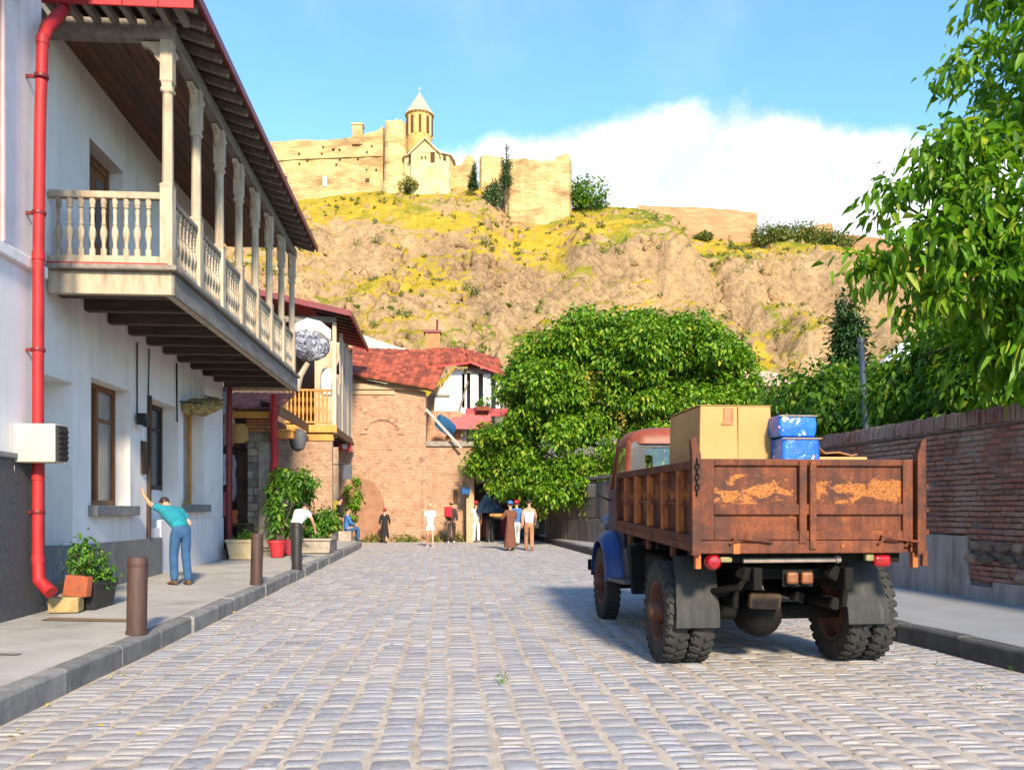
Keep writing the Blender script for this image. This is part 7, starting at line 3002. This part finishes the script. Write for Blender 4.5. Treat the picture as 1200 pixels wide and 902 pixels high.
def person(label, x, y, face, H=1.72, pose=None, shirt=None, sleeve='short', trousers=None, leg='long', skirt=None, hair=None, hat=None, shoes=None, z=None, skin=None, group=None, extra=None):
    z = gz(y) if z is None else z
    root = thing('person', label, 'person', (x, y, z), face, group=group, local=True)
    k = H / 1.75
    J = dict(BASE)
    if pose:
        J.update(pose)
    J = {n: Vector(p) * k for n, p in J.items()}
    Rr = lambda n, f=1.0, a=0.0: tuple(v * k * f + a for v in RAD[n]) if isinstance(RAD[n], tuple) else RAD[n] * k * f + a
    names = ['pelvis', 'spine', 'chest', 'neckb', 'neck', 'head', 'crown', 'top']
    V, E, Rd, idx = [], [], [], {}

    def addv(n, p, r_):
        idx[n] = len(V)
        V.append(tuple(p))
        Rd.append(r_)
    for n in names:
        addv(n, J[n], Rr(n, .74) if n in ('spine', 'chest') and shirt else (Rr(n, .85) if n == 'pelvis' else Rr(n)))
    for a, b2 in zip(names[:-1], names[1:]):
        E.append((idx[a], idx[b2]))
    hd = (J['crown'] - J['head']).normalized()
    fwd_ = Vector((0, 1, 0)) - hd * hd.y
    fwd_.normalize()
    addv('nose', J['head'] + fwd_ * .105 * k + hd * -.0, .014 * k)
    E.append((idx['head'], idx['nose']))
    for S in 'LR':
        sg = -1 if S == 'L' else 1
        for n, q in (('sh', 'sh'), ('el', 'el'), ('wr', 'wr'), ('pa', 'pa')):
            addv(n + S, J[n + S], Rr(q))
        E += [(idx['chest'], idx['sh' + S]), (idx['sh' + S], idx['el' + S]), (idx['el' + S], idx['wr' + S]), (idx['wr' + S], idx['pa' + S])]
        d_ = (J['pa' + S] - J['wr' + S]).normalized()
        side = d_.cross(Vector((sg, 0, 0)))
        side = side.normalized() if side.length > .1 else Vector((0, 1, 0))
        nrm_ = d_.cross(side)
        for f, L in enumerate((.058, .07, .066, .05)):
            o_ = J['pa' + S] + d_ * .03 * k + side * (.026 - f * .0175) * k
            addv('f%d%s' % (f, S), o_ + d_ * L * .55 * k, .0085 * k)
            addv('g%d%s' % (f, S), o_ + d_ * L * k + nrm_ * .012 * k * (f + 1) * .5, .007 * k)
            E += [(idx['pa' + S], idx['f%d%s' % (f, S)]), (idx['f%d%s' % (f, S)], idx['g%d%s' % (f, S)])]
        addv('th' + S, J['pa' + S] + side * .045 * k + d_ * .01 * k, .0095 * k)
        addv('tt' + S, J['pa' + S] + side * .058 * k + d_ * .04 * k, .008 * k)
        E += [(idx['pa' + S], idx['th' + S]), (idx['th' + S], idx['tt' + S])]
        for n in ('hip', 'kn', 'an', 'to'):
            addv(n + S, J[n + S], Rr(n))
        E += [(idx['pelvis'], idx['hip' + S]), (idx['hip' + S], idx['kn' + S]), (idx['kn' + S], idx['an' + S]), (idx['an' + S], idx['to' + S])]
    skinned('body', V, E, Rd, 0, skin or skin_m, root)
    # shirt
    if shirt:
        V, E, Rd = [], [], []
        w_ = J['pelvis'].lerp(J['spine'], .1)
        for p, r_ in ((w_ - (J['spine'] - J['pelvis']).normalized() * .05 * k, tuple(q * 1.16 + .012 for q in Rr('pelvis'))), (J['spine'], tuple(q * 1.12 + .012 for q in Rr('spine'))), (J['chest'], tuple(q * 1.14 + .016 for q in Rr('chest'))), (J['neckb'] - (J['neckb'] - J['chest']) * .12, .075 * k)):
            V.append(tuple(p))
            Rd.append(r_)
        E = [(0, 1), (1, 2), (2, 3)]
        for S in 'LR':
            a = len(V)
            V.append(tuple(J['sh' + S]))
            Rd.append(.078 * k)
            E.append((2, a))
            e_ = J['sh' + S].lerp(J['el' + S], .72) if sleeve == 'short' else J['el' + S]
            if sleeve != 'none':
                V.append(tuple(e_))
                Rd.append(.068 * k)
                E.append((a, a + 1))
                if sleeve == 'long':
                    V.append(tuple(J['el' + S].lerp(J['wr' + S], .92)))
                    Rd.append(.045 * k)
                    E.append((a + 1, a + 2))
        skinned('shirt', V, E, Rd, 1, shirt, root)
    if trousers:
        V, E, Rd = [], [], []
        V.append(tuple(J['pelvis'] + (J['spine'] - J['pelvis']) * .25))
        Rd.append(tuple(q * 1.04 + .006 for q in Rr('pelvis')))
        V.append(tuple(J['pelvis'] - Vector((0, 0, .03 * k))))
        Rd.append(tuple(q * 1.1 + .008 for q in Rr('pelvis')))
        E.append((0, 1))
        for S in 'LR':
            a = len(V)
            V.append(tuple(J['hip' + S] - Vector((0, 0, .04 * k))))
            Rd.append(.104 * k)
            E.append((1, a))
            if leg == 'long':
                V += [tuple(J['kn' + S]), tuple(J['an' + S].lerp(J['kn' + S], -.10))]
                Rd += [.078 * k, .07 * k]
                E += [(a, a + 1), (a + 1, a + 2)]
            else:
                V.append(tuple(J['hip' + S].lerp(J['kn' + S], .72)))
                Rd.append(.092 * k)
                E.append((a, a + 1))
        skinned('trousers', V, E, Rd, 1, trousers, root)
    if skirt:
        mb = MB()
        lv = []
        hem = skirt[1]
        for i in range(6):
            t_ = i / 5
            z_l = (1.0 + (hem - 1.0) * t_) * k
            rr2 = (.15 + .09 * t_) * k
            ctr_ = J['pelvis'].lerp((J['anL'] + J['anR']) / 2, min(1, (1 - z_l / J['pelvis'].z) if t_ > 0 else 0))
            lv.append([(ctr_.x + rr2 * (1 + .08 * math.sin(5 * q) * t_) * math.cos(q), ctr_.y + rr2 * .8 * math.sin(q), z_l) for q in [2 * PI * s_ / 14 for s_ in range(14)]])
        mb.rings(lv)
        mb.build('skirt', skirt[0], root, smooth=True)
    up_ = hd
    hc = J['crown']
    if hair:
        mb = MB()
        lv = []
        for i in range(7):
            ph = PI * (i / 6) * .72
            r_ = .092 * k * math.sin(ph) + .004
            c_ = hc - fwd_ * .014 * k + up_ * (.082 * k * math.cos(ph) - .012 * k)
            sd = up_.cross(fwd_).normalized()
            lv.append([c_ + sd * r_ * .9 * math.cos(q) + fwd_ * r_ * 1.08 * math.sin(q) * (1 if math.sin(q) < 0 else max(.3, 1 - .6 * (i / 6) ** 2)) for q in [2 * PI * s_ / 14 for s_ in range(14)]])
        mb.rings(lv)
        mb.build('hair', hair, root, smooth=True)
    if hat:
        mb = MB()
        lv = []
        sd = up_.cross(fwd_).normalized()
        for h_, r_ in ((.0, .105), (.01, .10), (.06, .094), (.09, .075), (.105, .03)):
            c_ = hc + up_ * h_ * k
            lv.append([c_ + sd * r_ * k * math.cos(q) + fwd_ * r_ * 1.1 * k * math.sin(q) for q in [2 * PI * s_ / 14 for s_ in range(14)]])
        mb.rings(lv)
        c_ = hc + up_ * .006 * k
        mb.prism([c_ + sd * .08 * k * math.cos(q) + fwd_ * (.08 + .09 * math.sin(q)) * k for q in [PI * s_ / 8 for s_ in range(9)]], up_ * .008)
        mb.build('hat', hat, root, smooth=True)
    for S in (-1, 1):
        mb = MB()
        sd = up_.cross(fwd_).normalized()
        c_ = J['head'] + up_ * .035 * k + fwd_ * .083 * k + sd * S * .03 * k
        mb.lathe([(.002, -.010 * k), (.009 * k, -.004 * k), (.009 * k, .004 * k), (.002, .010 * k)], c_, 8)
        mb.build('eye', hair_m, root, smooth=True)
        mb = MB()
        c_ = J['head'] + sd * S * .082 * k - fwd_ * .005 * k + up_ * .02 * k
        mb.obox(c_, (.016 * k, .035 * k, .055 * k))
        mb.build('ear', skin or skin_m, root, bevel=.006)
    mb = MB()
    c_ = J['head'] + fwd_ * .088 * k - up_ * .04 * k
    mb.obox(c_, (.045 * k, .012 * k, .012 * k))
    mb.build('mouth', M('lips', (.38, .12, .10), None, 5, .6, 0) if 'lips' not in MATS else MATS['lips'], root, bevel=.004)
    for S in 'LR':
        mb = MB()
        a, t_ = J['an' + S], J['to' + S]
        d_ = Vector((t_.x - a.x, t_.y - a.y, 0)).normalized()
        sd = Vector((d_.y, -d_.x, 0))
        lv = []
        for s_, w2, h2 in ((-.06, .03, .06), (-.03, .042, .085), (.06, .044, .075), (.12, .048, .05), (.18, .04, .035), (.205, .018, .02)):
            c_ = Vector((a.x, a.y, min(a.z, t_.z + .05) * 0 + max(0, t_.z - .04))) + d_ * s_ * k
            lv.append([c_ + sd * w2 * k * math.cos(q) + Vector((0, 0, max(.0, h2 * k * (.5 + .5 * math.sin(q))))) for q in [2 * PI * g_ / 10 for g_ in range(10)]])
        mb.rings(lv)
        mb.build('shoe', shoes or blackplastic, root, smooth=True)
    return root


WALK1 = dict(knL=(-.09, .16, .52), anL=(-.09, .22, .10), toL=(-.1, .36, .05), knR=(.09, -.02, .50), anR=(.09, -.26, .14), toR=(.1, -.13, .04), elL=(-.24, -.10, 1.15), wrL=(-.25, -.08, .92), paL=(-.25, -.07, .84), elR=(.24, .06, 1.15), wrR=(.22, .22, .98), paR=(.21, .28, .92))
WALK2 = {}
for kk, vv_ in WALK1.items():
    n2 = kk[:-1] + ('R' if kk[-1] == 'L' else 'L')
    WALK2[n2] = (-vv_[0], vv_[1], vv_[2])
LEANW = dict(pelvis=(0, 0, .95), spine=(-.01, .14, 1.11), chest=(-.02, .30, 1.22), neckb=(-.03, .41, 1.28), neck=(-.035, .455, 1.305), head=(-.04, .52, 1.335), crown=(-.04, .58, 1.39), top=(-.04, .605, 1.425),
             shL=(-.18, .37, 1.27), elL=(-.30, .53, 1.36), wrL=(-.33, .69, 1.50), paL=(-.335, .74, 1.56), shR=(.16, .34, 1.22), elR=(.26, .20, 1.01), wrR=(.19, .38, .92), paR=(.16, .45, .90),
             hipL=(-.09, .0, .90), knL=(-.10, .06, .50), anL=(-.10, .03, .09), toL=(-.11, .17, .035), hipR=(.09, .0, .90), knR=(.09, .02, .50), anR=(.08, -.10, .09), toR=(.10, .04, .035))
jeans = cloth('jeans', (.035, .10, .22))
teal = cloth('teal_shirt', (.015, .23, .30))
white_c = cloth('white_cotton', (.78, .76, .76))
grey_c = cloth('grey_cotton', (.55, .54, .58))
black_c = cloth('black_cloth', (.018, .016, .017))
dark_c = cloth('dark_cloth', (.05, .035, .03))
red_c = cloth('red_cloth', (.50, .02, .04))
brown_c = cloth('brown_cloth', (.17, .065, .04))
blue_c = cloth('blue_cotton', (.05, .16, .42))
tan_c = cloth('tan_cloth', (.42, .20, .10))
shoe_br = cloth('shoe_brown', (.12, .07, .035))
mp = at(210, 685, 14.35)
person('man in teal shirt and jeans leaning with one arm on the white wall', mp.x + .03, mp.y, rad(42), 1.74, LEANW, teal, 'short', jeans, hair=hair_m, shoes=shoe_br, z=gz(mp.y) + SW + .012)


def spot(px, pyf):
    """ground point under a photo pixel"""
    d = 20.0
    for _ in range(30):
        p = at(px, pyf, d)
        d += (p.z - gz(p.y)) / ((pyf - 597) / 1000) if abs(pyf - 597) > 1 else 0
    return at(px, pyf, d)


def hgt_of(px, ptop, pfoot):
    p = spot(px, pfoot)
    d = p.dot(FWv)
    return p, (pfoot - ptop) / 1000 * d


p, h = hgt_of(453, 600, 634.5)
person('small figure in black clothes and red hat by the brick house', p.x, p.y - 1, 0, 1.36, dict(WALK1), black_c, 'long', None, skirt=(black_c, .25), hair=hair_m, hat=red_c)
p, h = hgt_of(504, 590, 640.5)
person('woman in white shirt and white shorts walking up the street', p.x, p.y, PI + .1, min(h, 1.76), WALK1, white_c, 'short', white_c, 'short', hair=hair_l, shoes=grey_c)
p, h = hgt_of(529, 588, 636)
w1 = person('person in dark jacket and cap carrying a red backpack', p.x, p.y, -.15, min(h, 1.76), WALK2, dark_c, 'long', dark_c, 'long', hair=hair_m, hat=tan_c, shoes=grey_c)
mb = MB()
mb.box(-.24, .06, -.33, -.13, 1.02, 1.45)
mb.box(-.19, .01, -.39, -.33, 1.06, 1.28)
bpk = mb.build('backpack', red_c, None, bevel=.05, seg=3, label='red backpack on the back of the person in dark jacket', cat='backpack', origin=(0, 0, 0))
bpk.location = (p.x, p.y, gz(p.y))
bpk.rotation_euler = (0, 0, -.15)
p, h = hgt_of(558, 588, 635)
person('person in pale shirt with red cap and white trousers beside the pale pier', p.x, p.y, .1, min(h, 1.78), None, grey_c, 'short', white_c, 'long', hair=hair_m, hat=red_c, shoes=shoe_br)
p, h = hgt_of(549, 594, 634)
person('person in light blue clothes half hidden behind the red capped one', p.x - .1, p.y + .5, -.3, 1.62, None, blue_c, 'short', blue_c, 'long', hair=hair_m)
p, h = hgt_of(574, 592, 635)
person('person in black with pale hat bending over the stall goods', p.x, p.y, .4, 1.68, {n: v for n, v in LEANW.items() if n[:2] not in ('el', 'wr', 'pa')} | dict(elL=(-.24, .40, 1.06), wrL=(-.2, .6, .98), paL=(-.19, .67, .96), elR=(.24, .40, 1.06), wrR=(.2, .6, .98), paR=(.19, .67, .96)), black_c, 'long', black_c, 'long', hair=hair_m, hat=creamwood)
p, h = hgt_of(598, 588, 645)
pt_ = person('woman in brown dress and blue scarf carrying a tray', p.x, p.y, .35, min(h, 1.76), dict(elL=(-.26, .12, 1.16), wrL=(-.20, .34, 1.12), paL=(-.18, .41, 1.12), elR=(.26, .12, 1.16), wrR=(.20, .34, 1.12), paR=(.18, .41, 1.12)), brown_c, 'long', None, skirt=(brown_c, .12), hair=hair_m, hat=blue_c, shoes=shoe_br)
mb = MB()
mb.box(-.42, .30, .36, .80, 1.13, 1.17)
mb.box(-.42, .30, .36, .39, 1.17, 1.23)
mb.box(-.42, .30, .77, .80, 1.17, 1.23)
tray = mb.build('tray', orangewood, None, bevel=.01, label='orange wooden tray held by the woman in brown dress', cat='tray', origin=(0, 0, 0))
tray.location = (p.x, p.y, gz(p.y))
tray.rotation_euler = (0, 0, .35)
p, h = hgt_of(620, 585, 645)
person('dark haired man in pale grey vest and tan trousers seen from behind', p.x, p.y, -.05, min(h, 1.80), WALK1, grey_c, 'none', tan_c, 'long', hair=hair_m, shoes=cloth('shoe_red', (.35, .08, .04)))
p, h = hgt_of(607, 590, 640)
person('person in blue top between the woman in brown and the man in vest', p.x, p.y + .6, .1, 1.66, WALK2, blue_c, 'short', grey_c, 'long', hair=hair_m, hat=red_c)
# figure tending the plants
p = at(347, 648, 20.2)
person('person in white blouse stooping among the potted plants behind the black bollard', p.x, p.y, rad(-20), 1.62, LEANW | dict(elL=(-.24, .42, 1.05), wrL=(-.2, .62, .92), paL=(-.19, .68, .88), elR=(.26, .36, 1.05), wrR=(.26, .5, .82), paR=(.26, .54, .75)), white_c, 'short', dark_c, 'long', hair=hair_m, z=gz(p.y) + SW + .01)
SIT = dict(pelvis=(0, 0, .46), spine=(0, .0, .63), chest=(0, .03, .84), neckb=(0, .04, .97), neck=(0, .05, 1.03), head=(0, .07, 1.11), crown=(0, .06, 1.2), top=(0, .05, 1.245), shL=(-.17, .02, .92), elL=(-.22, .1, .68), wrL=(-.15, .3, .6), paL=(-.14, .37, .59), shR=(.17, .02, .92), elR=(.22, .1, .68), wrR=(.15, .3, .6), paR=(.14, .37, .59),
           hipL=(-.09, .03, .45), knL=(-.11, .43, .48), anL=(-.11, .42, .09), toL=(-.12, .57, .035), hipR=(.09, .03, .45), knR=(.11, .43, .48), anR=(.11, .42, .09), toR=(.12, .57, .035))
p = at(406, 628, 31.5)
zz = gz(p.y) + SW
person('person in blue clothes sitting on a low block at the lane corner', p.x, p.y, rad(-70), 1.7, SIT, blue_c, 'long', jeans, 'long', hair=hair_m, z=zz)
mb = MB()
mb.box(p.x - .28, p.x + .2, p.y - .25, p.y + .25, zz - .02, zz + .36)
mb.build('stone_block', greystone, None, bevel=.03, label='low stone seat under the person in blue clothes', cat='stone')
p = at(397, 626, 31.8)
person('person in dark clothes standing in the lane beside the seated one', p.x, p.y + .3, rad(-60), 1.6, None, black_c, 'long', black_c, 'long', hair=hair_m, z=zz)
bake_skins()

# ------------------------------------------------------------------ small stuff on the ground
V_, F_, T_ = [], [], []
cn = 0
rsL = np.random.RandomState(77)
n = 300
px = np.where(rsL.rand(n) < .75, KL + .02 + np.abs(rsL.normal(0, .55, n)), rsL.uniform(-3, 4.8, n))
pyy = rsL.uniform(4.6, 24, n)
right = rsL.rand(n) < .25
px = np.where(right, np.array([kr(v) for v in pyy]) - .03 - np.abs(rsL.normal(0, .2, n)), px)
P = np.stack([px, pyy, np.array([gz(v) for v in pyy]) + .006], 1)
a = rsL.uniform(0, 6.28, n)
D = np.stack([np.cos(a), np.sin(a), rsL.uniform(-.05, .25, n)], 1)
D = unit(D)
LL = rsL.uniform(.02, .05, n)
V, F = leaf_arrays(P, D, unit(np.tile([[0, 0, 1.0]], (n, 1)) + rsL.normal(0, .2, (n, 3))), LL, LL * .6)
np_mesh('fallen_leaves', V, F, leaf_yel, None, np.repeat(rsL.rand(n), 2), kind='stuff', label='small yellow leaves strewn along the gutters', cat='leaves')
p = spot(588, 800)
P, V, F, tint = make_leaves([((p.x, p.y, .04), (.04, .05, .05))], 8, 5, (.012, .02, .02), .045, .25, RS, 0, 1)
np_mesh('weed', V, F, leaf_pot, None, np.repeat(tint, 2), label='green weed growing from a joint between the cobbles', cat='plant', origin=(p.x, p.y, 0))
for i_, (pxx, pyy_) in enumerate(((1098, 762), (1104, 778), (1157, 776), (1185, 785), (1150, 808))):
    p = spot(pxx, pyy_)
    P, V, F, tint = make_leaves([((p.x, p.y, .02), (.05, .05, .02))], 4, 5, (.010, .014, .008), .028, .3, RS, 0, 1)
    np_mesh('weed', V, F, leaf_pot, None, np.repeat(tint, 2), label=('weed tuft in the gutter nearest the truck', 'second weed tuft along the dark kerb', 'third weed tuft along the dark kerb', 'weed tuft at the near end of the dark kerb', 'weed tuft out among the cobbles off the dark kerb')[i_], cat='plant', origin=(p.x, p.y, 0), group='weeds in the gutter')
